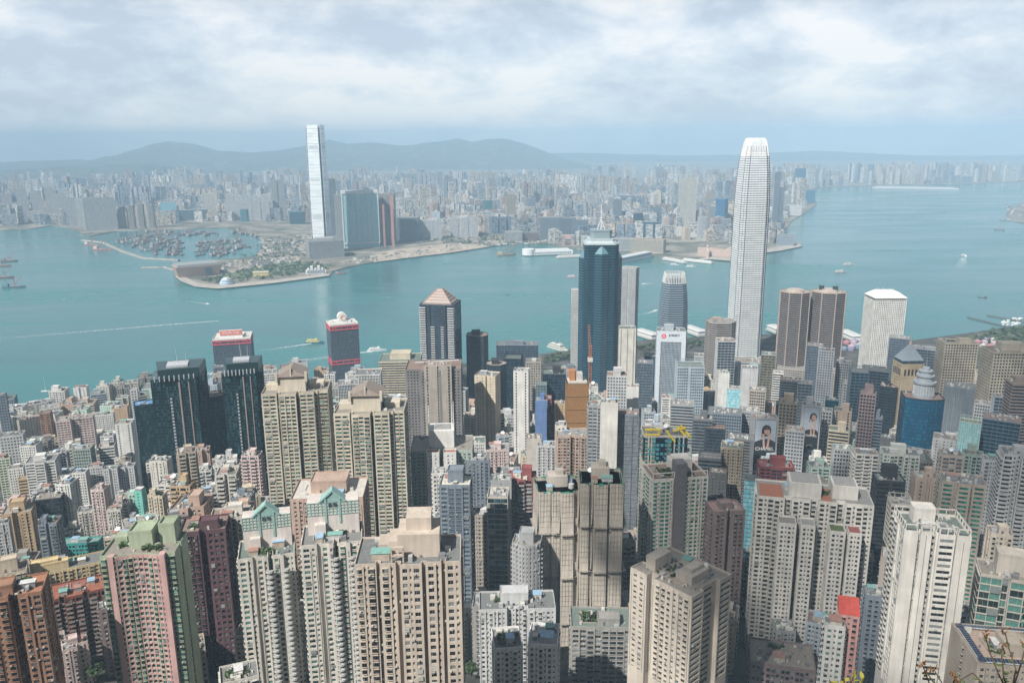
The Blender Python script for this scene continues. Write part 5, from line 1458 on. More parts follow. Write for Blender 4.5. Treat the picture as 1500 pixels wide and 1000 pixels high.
T(636, 535, 84, 770, (.21, .20, .20), 'punch', 'bulky dark tower with a pale concrete core and a roof crane arm', rel=-4, asp=.7, pf='2.6:2 3.6:-3 .8:4 2.6:1/1:0', gl='dark', roof='c', h='bulky dark tower')
T(641, 533, 40, 755, 'stone', 'slot', 'pale concrete lift core in the middle of the bulky dark tower', asp=.5, roof='u', gl='dark')
T(587, 524, 64, 1090, (.55, .49, .38), 'band', 'beige banded tower with a bright yellow roof band', rel=-6, asp=.8, kind='o', roof='M', gl='dark', h='yellow-banded beige tower')
T(540, 545, 40, 1000, 'white', 'fin', 'white finned blocks in front of the yellow-banded beige tower', rel=-6, asp=.9, kind='o', roof='us', gl='navy')
T(510, 560, 30, 960, 'lgrey', 'fin', 'lower grey finned block left of the white finned blocks', asp=.9, kind='o', roof='us', gl='navy')
T(699, 490, 33, 1190, 'dark', 'band', 'slim navy tower with a bright white crown and twin antennas', rel=-4, asp=.9, kind='o', pf='O.2', gl='navy', roof='aam', h='slim navy tower')
T(758, 503, 62, 1330, 'slate', 'cw', 'wide dark slab with a grey flat roof at the waterfront', rel=-2, asp=.4, kind='o', gl='navy', roof='uum', h='wide dark slab')
T(727, 532, 30, 1000, 'dark', 'band', 'dark rounded tower with a brown disc roof', rel=0, asp=1, kind='o', pf='O.3', gl='navy', roof='m', rc=(.36, .31, .28))
T(752, 523, 28, 1070, 'dark', 'cw', 'dark cube-topped tower with a white roof frame', rel=-6, asp=.9, kind='o', gl='navy', roof='f')
T(781, 528, 22, 1140, 'stone', 'grid', 'brown-grey stone tower between the wide dark slab and the crane', kind='o', asp=.9, roof='s')
T(842, 424, 10, 1330, 'white', 'fin', 'thin white tower peeping out behind the star-plan teal tower', asp=1, kind='h', gl='silver', roof='')
T(922, 392, 29, 1440, 'lgrey', 'fin', 'tall pale grey hotel tower behind the star-plan teal tower', rel=-14, asp=.8, kind='h', gl='silver', roof='u', h='pale grey hotel tower', pf='2:0 .5:1 2:0/1:0')
T(919, 480, 26, 1150, 'offw', 'slot', 'cream tower with dark vertical window strips in front of the pale grey hotel tower', rel=4, asp=.9, kind='o', gl='dark', roof='u', h='cream strip-windowed tower')
T(1010, 534, 44, 960, 'bluegrey', 'off', 'blue-grey tower with an open framed roof in front of the white bank tower', rel=8, asp=.8, kind='o', gl='teal', roof='f', pf='2:0 .2:1 2.4:-1/1:0', h='framed-roof blue-grey tower')
T(1056, 470, 50, 1250, (.38, .33, .29), 'band', 'brown and dark striped tower with chamfered corners at the foot of the round-shouldered silver tower', rel=16, asp=.9, kind='o', pf='O.25', gl='navy', roof='um', h='brown striped tower')
T(1063, 498, 30, 1100, 'lgrey', 'cw', 'navy glass tower in a white frame', rel=10, asp=.9, kind='o', gl='navy', roof='uu', h='white-framed navy tower')
T(1059, 545, 20, 960, 'white', 'blank', 'blank white slim tower with a glass wing', rel=12, asp=1.1, kind='o', roof='u')
T(1075, 568, 20, 950, 'lgrey', 'cw', 'small blue glass wing beside the blank white slim tower', kind='o', gl='tealb', roof='u')
T(1098, 538, 26, 1040, 'lgrey', 'blank', 'plain pale grey windowless tower near the silver tower foot', rel=6, asp=.9, kind='o', roof='u', pf='2:0 .3:1 1.5:0/1:0')
T(1126, 518, 22, 1130, 'grey', 'cw', 'slim bronze glass tower with a gold band at its top', kind='o', gl='bronze', roof='u', asp=.9)
T(1140, 545, 16, 1100, 'white', 'band', 'slim white banded block with a red roof sign', kind='o', gl='dark', roof='u', asp=1)
T(1158, 556, 30, 1000, 'dgrey', 'band', 'dark grey banded block with white roof plant', kind='o', gl='navy', roof='uu', asp=.8)
T(1194, 505, 24, 1140, 'slate', 'cw', 'blue-grey glass tower in front of the rounded brown tower', kind='o', gl='slate', roof='u')
T(1211, 512, 24, 1060, 'silver', 'rnd', 'silver patterned slim tower', kind='o', gl='slate', roof='u', h='silver patterned tower')
T(1236, 530, 22, 1080, 'lgrey', 'off', 'pale grey stepped tower beside the teal glass tower', kind='o', gl='slate', roof='um')
T(1258, 543, 30, 940, 'slate', 'cw', 'teal glass tower with a white framed top', rel=12, asp=.9, kind='o', gl='teal', roof='f', h='teal glass tower')
T(1283, 540, 40, 1020, 'slate', 'cw', 'dark blue low tower with a flat glass roof', kind='o', gl='navy', roof='u', asp=.8)
T(1272, 575, 24, 800, 'mauve', 'off', 'grey-brown stepped stone tower, narrowing towards its top', kind='o', gl='dark', roof='Mm', h='stepped stone tower')
T(1302, 565, 26, 900, 'dark', 'band', 'dark block with stepped flat roofs beside the sand tower', kind='o', gl='navy', roof='um')
T(1300, 640, 22, 720, 'dgrey', 'blank', 'charcoal windowless block in front of the sand tower', kind='o', roof='u')
T(1406, 565, 46, 880, 'slate', 'fin', 'grey curved tower with a mesh of diagonal fins beside the deep blue glass tower', kind='o', pf='U.15', gl='silver', roof='uu', h='grey mesh tower')
T(1403, 500, 62, 1050, (.48, .43, .35), 'grid', 'cream grid-fronted tower with terraces on its roof, nearer the white porthole tower', rel=24, asp=.6, kind='o', gl='dark', roof='mgus', h='first cream grid tower')
T(1480, 512, 88, 930, (.48, .44, .36), 'grid', 'larger cream grid-fronted tower at the frame edge', rel=28, asp=.6, kind='o', gl='dark', roof='Mugs', h='larger cream grid tower')
T(1497, 560, 50, 800, (.30, .24, .22), 'band', 'brown striped block cut by the frame edge', rel=22, asp=.8, kind='o', gl='navy', roof='um')
T(1471, 580, 34, 820, 'bluegrey', 'cw', 'pale slate glass block in front of the larger cream grid tower', rel=10, asp=.7, kind='o', gl='slate', roof='u')
T(1468, 612, 56, 760, 'slate', 'cw', 'low teal glass block with a cluttered roof', kind='o', gl='teal', roof='uuu', asp=.7)
T(1422, 617, 32, 740, 'mint', 'fin', 'pale mint glass-fronted cube with black roof railings', kind='o', gl='tealb', roof='f', asp=.7)
T(1384, 640, 34, 720, 'lgrey', 'small', 'grey concrete office with a cluttered flat roof', kind='o', roof='uu', asp=.9)
T(1155, 588, 28, 840, (.48, .40, .31), 'grid', 'beige grid tower between teal glass sides', kind='o', gl='dark', roof='Mu', asp=.8, h='beige grid tower')
T(1143, 590, 12, 842, 'teal', 'cw', 'teal glass strip joined to the beige grid tower', kind='o', gl='teal', roof='', asp=1.5)
T(1165, 628, 28, 755, 'grey', 'off', 'grey office block with roof plant between the two posters', kind='o', gl='slate', roof='uu', asp=.8)
T(1210, 600, 20, 820, 'lgrey', 'grid', 'narrow pale grid tower beside the tall poster', kind='o', gl='dark', roof='u')
T(1219, 585, 20, 870, 'teal', 'cw', 'narrow teal glass tower behind the tall poster', kind='o', gl='teal', roof='u')
T(1235, 600, 26, 830, (.50, .40, .33), 'slot', 'pinkish tower with arched top windows', kind='o', gl='dark', roof='m')
T(1229, 628, 30, 760, 'cream', 'band', 'cream and black banded block below the pinkish arched tower', kind='o', gl='dark', roof='m')
T(1136, 680, 56, 620, 'crimson', 'wide', 'crimson block with a peaked red roof piece', rel=10, asp=.6, gl='navy', roof='msug', h='crimson block', rc=(.4, .14, .14))
T(1073, 652, 32, 670, (.48, .42, .33), 'apt2', 'cream slim block carrying a red sign column', asp=.9, roof='us', h='cream block with the red sign')
T(1103, 700, 26, 620, 'slate', 'cw', 'slim blue glass block with a white frame beside the crimson block', gl='tealb', roof='f', kind='o')
T(1030, 612, 30, 800, 'dgrey', 'band', 'dark banded block behind the tower with yellow roof gantries', kind='o', gl='navy', roof='um')
T(1048, 625, 30, 790, 'dark', 'band', 'dark navy block with a white roof frame', kind='o', gl='navy', roof='f')
T(1085, 640, 40, 760, 'dgrey', 'bandw', 'dark red and grey banded block with white roof fins', kind='o', gl='dark', roof='uu', asp=.7)
T(1040, 668, 34, 660, 'dgrey', 'band', 'charcoal banded block with an open roof tray', kind='o', gl='navy', roof='f')
T(1052, 690, 26, 640, 'dgrey', 'small', 'dull grey tower behind the dusty mauve tower', roof='u')
T(1098, 600, 30, 900, 'grey', 'off', 'grey block with roof fans near the wide poster', kind='o', roof='uu', gl='slate')
T(1062, 602, 50, 880, 'slate', 'off', 'slate block crowned by rows of white cooling fans', kind='o', roof='uuu', gl='navy', asp=.6)
T(904, 548, 30, 900, 'lgrey', 'grid', 'pale grid tower with a domed top in front of the star-plan teal tower', kind='o', roof='mm', gl='slate', asp=.8, h='domed grid tower')
T(926, 565, 20, 950, 'white', 'blank', 'small white windowless tower beside the domed grid tower', kind='o', roof='u')
T(945, 530, 24, 1050, 'slate', 'cw', 'dim blue-grey block behind the small white windowless tower', kind='o', gl='slate', roof='u')
T(793, 562, 16, 940, (.24, .32, .33), 'fin', 'dull teal slab tower', kind='o', gl='teal', roof='')
T(812, 545, 34, 960, 'dark', 'cw', 'dark glass block behind the dull teal slab tower', kind='o', gl='navy', roof='um')
T(793, 585, 18, 860, 'blue', 'blank', 'blue and crimson painted slim tower', kind='o', roof='m', asp=1.1, h='blue painted slim tower')
T(803, 582, 10, 866, 'crimson', 'wide', 'crimson strip joined to the blue painted slim tower', kind='o', roof='', asp=1.6, gl='dark')
T(820, 590, 16, 850, 'tan', 'small', 'orange-tan slim block between the blue painted slim tower and the orange netted site', roof='u', asp=1)
T(694, 645, 34, 720, 'white', 'apt2', 'white ribbed block below the plain beige tower', asp=.8, roof='tu')
T(728, 655, 34, 720, 'lpink', 'apt2', 'pinkish white block with stepped roofs', asp=.8, roof='ms')
T(712, 690, 20, 640, 'rust', 'punch', 'slim brick-red block behind the plain grey block', asp=1.1, roof='s', gl='dark')
T(745, 690, 34, 640, 'grey', 'small', 'plain grey block with a blank flank', asp=.8, roof='tu', h='plain grey block')
T(700, 670, 34, 600, 'slate', 'punch', 'slate block with stepped white parapets beside the sage cross-shaped tower', asp=.9, roof='us')
T(782, 640, 22, 730, (.50, .47, .43), 'blank', 'pale blank-walled tower in front of the slim white tower', asp=1, roof='u')
T(800, 650, 26, 720, 'lgrey', 'apt2', 'small white block with a black painted sign', asp=.8, roof='us')
# harbour front blocks
T(1318, 494, 30, 1210, 'slate', 'cw', 'slate glass block behind the sand tower with the pyramid roof', kind='o', gl='slate', roof='uu', asp=.8)
T(1357, 510, 46, 1120, 'bluegrey', 'cw', 'long grey glass block between the sand tower and the first cream grid tower', kind='o', gl='slate', roof='u', asp=.5)
T(1100, 528, 70, 1470, 'grey', 'cw', 'broad low mall podium at the foot of the round-shouldered silver tower', kind='b', gl='slate', roof='uug', asp=.5)
T(1188, 540, 100, 1270, 'stone', 'off', 'low stone podium joining the rounded brown towers', kind='b', gl='slate', roof='gug', asp=.3)
T(1030, 520, 26, 1330, 'lgrey', 'off', 'pale low office between the comb-topped tower and the brown striped tower', kind='o', gl='slate', roof='uu', asp=.8)
T(955, 520, 22, 1260, 'slate', 'cw', 'dim glass block at the quay between the cream strip-windowed tower and the white bank tower', kind='o', gl='teal', roof='u', asp=.8)
T(1340, 560, 30, 960, 'dgrey', 'off', 'dark grey office rising behind the deep blue glass tower', kind='o', gl='navy', roof='uu', asp=.8)
T(1246, 560, 20, 960, 'lgrey', 'off', 'narrow pale office in front of the teal glass tower', kind='o', gl='slate', roof='u')
T(1180, 560, 22, 960, 'bluegrey', 'cw', 'narrow blue-grey glass office beside the dark grey banded block', kind='o', gl='slate', roof='u')
T(1110, 570, 24, 930, 'stone', 'off', 'stone coloured office below the plain pale windowless tower', kind='o', gl='dark', roof='uu')
T(1000, 590, 34, 860, 'grey', 'band', 'grey banded office behind the tower with yellow roof gantries', kind='o', gl='navy', roof='uu')
T(1280, 610, 26, 800, 'slate', 'band', 'slate banded office below the stepped stone tower', kind='o', gl='navy', roof='um')
T(1440, 590, 24, 860, 'lgrey', 'off', 'pale office between the grey mesh tower and the larger cream grid tower', kind='o', gl='slate', roof='uu')
# right middle rows
T(1268, 662, 40, 620, (.58, .57, .55), 'bal', 'white tower with staggered balconies on every floor', rel=14, asp=.8, roof='us', gl='apt', h='white balconied tower')
T(1318, 662, 60, 590, (.55, .58, .55), 'apt', 'white and pale mint tower with a long flat roof', rel=12, asp=.6, roof='mus', gl='aptg', pf='3:0 1:2 3:0/1:0')
T(1302, 700, 50, 520, 'dark', 'bandw', 'black and white banded tower with a white roof cube', rel=14, asp=.8, roof='M', gl='dark', h='black and white banded tower')
T(1356, 697, 44, 520, (.46, .37, .31), 'small', 'tan tower with a tall blank stair flank', rel=16, asp=.8, roof='ms', pf='3:0 1:2 2.4:0/1:0', h='tan stair-flank tower')
T(1409, 702, 72, 480, (.42, .36, .31), 'wide', 'pinkish tower with bands of green glass and a pale teal top', rel=10, asp=.7, roof='us', gl='green', pf='2:0 .4:1 2:-2 .4:1 2:0/1:0', h='green glass banded tower')
T(1393, 664, 38, 560, (.50, .43, .38), 'wide', 'beige tower with a big dish and slate panels', rel=14, asp=.9, roof='ds', gl='slate')
T(1426, 664, 34, 590, 'mint', 'apt', 'pale mint topped white block beside the beige dish tower', rel=10, asp=.8, roof='ms')
T(1456, 672, 38, 540, 'lgrey', 'apt', 'pale grey tower with dark window columns', rel=12, asp=.8, roof='su', gl='slate')
T(1490, 662, 58, 510, 'lgrey', 'bal', 'tall pale grey balconied tower at the frame edge', rel=14, asp=.9, roof='ms', pf='3:0 1:2 3:0/1:0', h='tall pale grey balconied tower')
T(1308, 812, 34, 440, 'stone', 'small', 'squat stone coloured block behind the tall white framed-crown tower', roof='us', asp=1)
T(1318, 735, 38, 465, (.56, .53, .47), 'band', 'cream banded slim tower between the banded tower and the framed-crown tower', rel=14, roof='fu', gl='apt', asp=.9)
T(1464, 778, 42, 415, 'beige', 'apt2', 'small beige block with an arched roof opening', rel=16, roof='m', asp=1)
T(1234, 655, 32, 690, 'grey', 'off', 'plain grey office with ribbon windows beside the white balconied tower', rel=10, roof='u', kind='o')
# left middle rows
T(27, 746, 52, 640, (.46, .34, .22), 'punch', 'tan tower with a grey slot down its middle', rel=-14, asp=.8, pf='2.4:0 1.4:4 3:0', roof='Ms', h='tan slotted tower')
T(4, 765, 22, 600, 'lgrey', 'apt2', 'pale tower cut by the frame edge beside the tan slotted tower', rel=-10, roof='u')
T(72, 726, 50, 705, 'dark', 'cw', 'black glass office block with a green roof tank', rel=-16, asp=.8, kind='o', gl='dark', roof='ut', h='black glass office')
T(98, 705, 36, 720, 'white', 'apt2', 'white tower with a long grey flank behind the black glass office', rel=-30, asp=1.2, roof='ms')
T(62, 672, 52, 790, 'white', 'bandw', 'white stepped tower with grey window bands', rel=-14, asp=.8, pf='2:0 2:-3 2:0/1:0', roof='ms', h='white stepped tower')
T(24, 684, 26, 800, 'white', 'apt2', 'white tower with black window dots beside the white stepped tower', rel=-12, roof='s')
T(34, 700, 16, 790, 'tan', 'band', 'bronze banded slim block in front of the white stepped tower', rel=-10, roof='', gl='bronze')
T(6, 670, 22, 840, (.55, .60, .48), 'wide', 'pale green and white tower cut by the frame edge', rel=-12, roof='s')
T(18, 636, 40, 910, 'lgrey', 'grid', 'grey grid-fronted office near the water', rel=-12, asp=.7, roof='uu', kind='o', h='grey grid office')
T(44, 612, 40, 1030, 'offw', 'small', 'blank cream warehouse by the water with four red roof marks', rel=-10, asp=.6, roof='u', kind='o', h='cream warehouse')
T(67, 604, 20, 1020, 'orange', 'bal', 'brown balconied tower beside the cream warehouse', rel=-18, roof='', asp=.9)
T(110, 612, 58, 960, 'lpink', 'wide', 'pale pink L-shaped office with ribbon windows', rel=-10, asp=.5, roof='uu', kind='o', pf='2:0 3:6/1:0', h='pale pink office')
T(176, 596, 26, 1080, 'tan', 'small', 'orange-cream block with a roof fence near the water', rel=-10, roof='us', kind='o')
T(150, 606, 36, 1040, 'white', 'apt2', 'white low block behind the pale pink office', rel=-8, roof='us', asp=.6)
T(183, 618, 30, 900, 'white', 'slot', 'white tower with blue-grey window strips beside the dark green glass slab', rel=-16, asp=1.0, roof='s', gl='slate', h='white strip-windowed tower')
T(157, 652, 26, 870, 'white', 'band', 'white and black banded small office', rel=-10, roof='m', kind='o', gl='dark')
T(122, 655, 34, 850, 'sage', 'off', 'greenish grey office with a pitched glass roof', rel=-20, roof='us', kind='o')
T(45, 650, 34, 860, 'white', 'apt2', 'white block with a sloping black roof edge', rel=-24, roof='ms', asp=1)
T(118, 690, 26, 770, 'white', 'apt2', 'white tower with small square windows and a dark flank', rel=-20, roof='ts', asp=.9)
T(140, 682, 26, 790, 'lgrey', 'apt2', 'pale tower joined behind the white tower with the dark flank', rel=-10, roof='us')
T(163, 685, 24, 760, 'lgrey', 'apt2', 'pale grey tower with paired window columns', rel=-14, roof='t', pf='2:0 1:2 2:0/1:0')
T(187, 682, 26, 770, 'lgrey', 'apt2', 'pale grey tower against the dark green glass slab', rel=-14, roof='t', pf='2:0 1:2 2:0/1:0')
T(147, 714, 30, 670, 'lpink', 'apt2', 'pinkish white tower with a stepped white roof', rel=-28, asp=1.1, roof='m', h='pinkish white tower')
T(168, 745, 24, 660, 'offw', 'apt2', 'lower cream block beside the pinkish white tower', rel=-14, roof='us')
T(205, 718, 18, 690, (.18, .48, .42), 'small', 'mint green painted slim tower below the dark green glass slab', rel=-30, asp=1.1, roof='s', h='mint green slim tower')
T(2, 578, 16, 1000, 'slate', 'grid', 'blue-grey tower cut by the frame edge at the waterside', rel=-10, roof='u', gl='teal')
T(196, 570, 12, 1050, 'lgrey', 'grid', 'thin grey tower in front of the water beside the dark green glass slab', rel=-10, roof='')
T(118, 792, 66, 640, (.05, .30, .28), 'off', 'low teal market hall with a curved roof between the towers', rel=-24, asp=.35, roof='ss', kind='o', rc=(.20, .30, .28))
T(130, 745, 34, 700, 'offw', 'apt2', 'low cream block under the white tower with the dark flank', rel=-10, roof='us')
T(390, 545, 30, 1180, 'white', 'off', 'white ferry terminal block beside the dark quay towers', roof='u', kind='o', asp=.8)
T(430, 537, 40, 1280, 'dgrey', 'band', 'dark low shopping podium with green sports court at the quay', roof='u', kind='o', asp=.7, gl='navy')
T(437, 530, 26, 1240, 'lgrey', 'punch', 'pale concrete waterside block behind the first cream pavilion tower', roof='m', kind='o')
# ------------------------------------------------------------------ the far shore
def KT(x, yb, yt, wpx, wall, sty, label, rel=0, asp=.7, **kw):
    Y = at_z(x, yb, 3).y
    return T(x, yt, wpx, Y, wall, sty, label, rel=rel, asp=asp, base=3, zlow=2, **kw)
KT(526, 362, 281, 54, 'lgrey', dict(fh=3.4, band=.55, end=.3, pat=[(3.6, .86, 1)], ac=0), 'wide turquoise glass slab with pale vertical ribs on the far shore', rel=6, asp=.3, gl='tealb', roof='', h='turquoise ribbed slab', pf='1:0 .25:1 1:0 .25:1 1:0 .25:1 1:0 .25:1 1:0 .25:1 1:0/1:0')
KT(566, 358, 284, 26, (.30, .27, .27), 'apt', 'dark far-shore tower with two red vertical stripes', rel=-10, asp=.6, gl='slate', roof='m', h='red-striped tower')
KT(561, 361, 300, 3, (.38, .20, .17), 'blank', 'red stair fin of the red-striped tower', asp=1.2, roof='', kind='b')
KT(496, 350, 285, 14, 'grey', 'apt', 'slim grey tower squeezed between the shining silver tower and the turquoise ribbed slab', asp=1, gl='slate', roof='')
KT(486, 345, 262, 10, 'slate', 'band', 'blue-grey tower half hidden by the shining silver tower', asp=1, gl='slate', roof='')
KT(598, 352, 318, 34, 'slate', 'band', 'low dark blue office pair on the far shore beside the red-striped tower', rel=-6, gl='navy', roof='u', kind='o')
KT(630, 350, 322, 34, 'lgrey', 'apt', 'row of pale grey far-shore flats beyond the sandy ground', asp=.4, roof='m', gl='slate', pf='1:0 .3:2 1:0 .3:2 1:0/1:0')
KT(680, 346, 318, 40, 'lgrey', 'apt', 'pale grey far-shore flats with three towers in line', asp=.4, roof='m', gl='slate', pf='1:0 .4:3 1:0 .4:3 1:0/1:0')
KT(749, 337, 284, 13, (.45, .40, .30), 'fin', 'slim tan tower standing alone on the far shore', asp=.9, gl='slate', roof='u', h='slim tan tower')
KT(775, 352, 340, 30, 'mauve', 'fin', 'brown striped low block beside the slate blue hotel slabs', asp=.6, gl='dark', roof='', kind='o')
KT(752, 354, 339, 26, 'lgrey', 'fin', 'grey striped low block west of the ferry pier building', asp=.6, gl='dark', roof='', kind='o')
KT(806, 352, 318, 30, 'slate', 'band', 'first of the slate blue hotel slabs on the far shore', asp=.5, gl='slate', roof='', kind='o', h='first slate blue slab')
KT(830, 352, 319, 28, 'slate', 'band', 'middle slate blue hotel slab, a pink arch block in front', asp=.5, gl='navy', roof='', kind='o', h='middle slate blue slab')
KT(850, 353, 322, 24, 'slate', 'band', 'slate blue slab nearest the star-plan teal tower', asp=.5, gl='slate', roof='', kind='o')
KT(915, 366, 349, 42, 'lgrey', 'fin', 'long pale ribbed hotel wing on the far shore', asp=.4, gl='slate', roof='', kind='h', h='pale ribbed hotel')
KT(950, 369, 350, 52, 'cream', 'fin', 'long cream hotel block with a blank white end wall', asp=.35, rel=-14, gl='slate', roof='', kind='h', h='cream hotel block')
KT(1008, 332, 262, 27, (.56, .54, .48), 'wide', 'pale stone skyscraper with a dipped crown among the far-shore towers', asp=.8, gl='slate', roof='', h='dipped-crown far tower', pf='2:0 .4:1.5 2:0/1:0')
KT(1058, 335, 291, 18, 'blue', 'cw', 'bright blue glass office on the far shore', asp=.9, gl='blue', roof='', kind='o', rel=-20, h='bright blue far office')
KT(1030, 350, 318, 16, 'lgrey', 'fin', 'white finned drum-like tower on the far shore', pf='E', gl='slate', roof='', kind='h')
KT(1044, 344, 302, 9, 'grey', 'band', 'slim grey tower beside the bright blue far office', gl='slate', roof='', kind='o')
KT(905, 335, 292, 13, 'slate', 'band', 'grey tower with a brown cap on the far shore', gl='slate', roof='m', kind='o')
KT(935, 340, 312, 14, 'navy', 'cw', 'dark blue cube-like office behind the pale ribbed hotel', gl='navy', roof='', kind='o')
KT(952, 350, 325, 24, 'teal', 'cw', 'teal glass office behind the cream hotel block', gl='teal', roof='', kind='o')
KT(958, 330, 304, 10, 'teal', 'cw', 'green-blue slim office on the far shore', gl='teal', roof='', kind='o')
KT(1140, 340, 252, 9, 'slate', 'apt', 'slim grey residential tower just beyond the round-shouldered silver tower', gl='navy', roof='', h='slim grey far tower')
KT(1146, 340, 274, 8, 'slate', 'apt', 'second slim grey tower beyond the round-shouldered silver tower, lower', gl='navy', roof='')
KT(1151, 359, 344, 26, 'bluegrey', 'fin', 'square grey hotel block on the far point', asp=.8, gl='slate', roof='', kind='h')
KT(1173, 290, 247, 17, 'slate', 'cw', 'angular blue glass tower on the farthest point', asp=.8, gl='blue', roof='', kind='o', rel=20, h='angular blue point tower')
KT(1187, 297, 279, 15, 'teal', 'cw', 'lower blue glass cube below the angular blue point tower', asp=.8, gl='blue', roof='', kind='o')
KT(1162, 315, 300, 26, 'white', 'grid', 'white low blocks on the far point with a small jetty', asp=.6, gl='slate', roof='', kind='o')
root = bpy.context.scene.objects.get('nothing')
for o_ in list(COL.objects):
    if o_.get('label') == 'wide turquoise glass slab with pale vertical ribs on the far shore': root = o_
b_ = [b for b in BLD if b['h'] == 'turquoise ribbed slab'][0]; W, D, H = b_['W'], b_['D'], b_['H']; m = MB()
for i in range(8):
    x = -W/2 + W * i / 7; m.box(x - 1.3, -D/2 - 2.2, 22, x + 1.3, -D/2 - .1, H - 6)
m.box(-W/2 - 1, -D/2 - 2.6, H - 6, W/2 + 1, D/2, H + 6); m.box(-W/2 - 1, -D/2 - 2.6, 16, W/2 + 1, -D/2 - .1, 22)
m.obj('white_rib', plain((.62, .64, .64)), root)
KT(573, 361, 286, 4, (.42, .22, .19), 'blank', 'taller red stair fin of the red-striped tower', asp=1.2, roof='', kind='b')
# left
KT(143, 337, 289, 48, 'lgrey', 'apt', 'broad grey far-shore apartment wall with a stepped white end', asp=.2, rel=4, gl='slate', roof='', h='broad grey apartment wall')
KT(116, 334, 291, 12, 'white', 'apt2', 'white tower stepping up to the broad grey apartment wall', gl='slate', roof='')
KT(104, 332, 289, 16, 'lgrey', 'apt2', 'pale tower at the corner of the western far shore', gl='slate', roof='')
for i, (x, yt) in enumerate(((176, 302), (190, 301), (204, 299), (219, 300))):
    KT(x, 334, yt, 13, 'stone', 'apt', ['first', 'second', 'third', 'fourth'][i] + ' rounded tan-grey tower counting from the broad grey apartment wall', gl='slate', roof='', pf='O.3', group='row of four rounded far-shore towers')
KT(246, 322, 296, 24, 'bluegrey', 'cw', 'pale blue glass office behind the crowded boat shelter', gl='tealb', roof='', kind='o')
KT(282, 322, 307, 40, 'bluegrey', 'cw', 'low blue glass office with a lit flat roof behind the crowded boat shelter', gl='teal', roof='', kind='o', asp=.4)
for i, x in enumerate((335, 348, 361, 374, 387)):
    KT(x, 322, 285 + (i % 2) * 2, 12, 'lgrey', 'apt2', ['first', 'second', 'third', 'fourth', 'fifth'][i] + ' pale ribbed tower of the row above the boat shelter', gl='slate', roof='m', group='five-tower row above the boat shelter')
KT(306, 320, 284, 16, 'offw', 'apt2', 'green-capped pale tower beside the five-tower row', gl='slate', roof='m', rc=(.2, .4, .35))
for i, (x, yt) in enumerate(((8, 283), (30, 276), (52, 279), (72, 274), (88, 284))):
    KT(x, 322, yt, 16, 'lgrey', 'apt2', ['first', 'second', 'third', 'fourth', 'fifth'][i] + ' hazy pale tower of the estate by the frame edge', gl='slate', roof='', group='hazy estate at the far left')
KT(20, 326, 310, 20, 'white', 'grid', 'low white dock warehouse in the hazy estate', gl='slate', roof='', kind='o', asp=.4)
KT(52, 326, 309, 26, 'white', 'grid', 'wider low white dock warehouse in the hazy estate', gl='slate', roof='', kind='o', asp=.4)
KT(406, 320, 264, 18, 'grey', 'apt2', 'tall hazy twin tower left of the shining silver tower', gl='slate', roof='', pf='2:0 .6:4 2:0/1:0')
KT(435, 328, 310, 22, 'teal', 'cw', 'low dark teal office left of the shining silver tower', gl='teal', roof='', kind='o')

# museum wedge at the tip, round white hall, yellow sheds, ferry pier building, culture hall, clock tower
def lowblock(name, cat, label, x, yb, mk, rel=0):
    p = at_z(x, yb, 3.4); az = math.atan2(p.x, p.y)
    root = thing(name, label, cat, (p.x, p.y, 3.4), R(rel) - az)
    mk(root); return root
def mk(root):
    m = MB(); s = 1.55
    p = [(-40*s, -14*s), (40*s, -14*s), (40*s, 30*s), (-40*s, 30*s)]; q = [(-46*s, -20*s), (46*s, -20*s), (46*s, 34*s), (-46*s, 34*s)]
    m.prism(p, 0, 34, poly1=q); m.obj('wall', plain((.44, .32, .26)), root)
    m = MB(); m.box(12*s, -22*s, 2, 24*s, -14*s, 26); m.obj('glazed_opening', glassm('slate'), root)
    m = MB(); m.prism(scaled(q, .9), 34, 40); m.obj('roof', plain((.30, .33, .33)), root)
lowblock('museum', 'museum', 'pinkish brown wedge-shaped museum at the tip of the far park', 290, 403, mk, rel=10)
def mk(root):
    m = MB()
    for a, b, r in ((0, 6, 21), (6, 11, 18), (11, 16, 15), (16, 20, 9)): m.cyl(0, 0, a, b, r, 20)
    m.obj('wall', plain((.72, .76, .80)), root)
    m = MB()
    for a, r in ((2, 21.3), (7.5, 18.3), (12, 15.3)): m.cyl(0, 0, a, a + 2.5, r, 20)
    m.obj('window_band', plain((.12, .30, .48)), root)
lowblock('round_hall', 'hall', 'small round white and blue tiered hall on the park waterfront', 332, 416, mk)
def mk(root):
    m = MB(); m.box(-24, -12, 0, 24, 12, 12); m.obj('wall', plain((.62, .52, .25)), root)
    m = MB(); m.box(-25, -13, 12, 25, 13, 13.5); m.obj('roof', plain((.62, .58, .44)), root)
lowblock('shed', 'shed', 'low yellow shed in the far park', 382, 404, mk)
def mk(root):
    m = MB()
    for i in range(5): m.box(-26 + i * 11, -14, 0, -26 + i * 11 + 8, 14, 18 + (i % 2) * 8)
    m.box(-30, -10, 0, 34, 16, 12); m.obj('wall', plain((.66, .68, .70)), root)
    m = MB()
    for i in range(5): m.box(-25 + i * 11, -14.2, 4, -19 + i * 11, -14.05, 14)
    m.obj('window', plain((.2, .26, .3)), root)
lowblock('pavilion', 'building', 'cluster of small white cubic pavilions on the park shore below the silver tower', 462, 401, mk)
def mk(root):
    m = MB(); m.box(-85, -16, 0, 85, 16, 14); m.cyl(-85, 0, 0, 22, 24, 16); m.box(-60, -12, 14, 70, 12, 20); m.obj('wall', plain((.74, .75, .76)), root)
    m = MB()
    for i in range(20): m.box(-80 + i * 8, -16.3, 3, -75 + i * 8, -16.05, 10)
    m.obj('window', plain((.2, .25, .28)), root)
lowblock('pier_building', 'pier building', 'long white ferry pier building jutting into the far harbour', 806, 372, mk, rel=14)
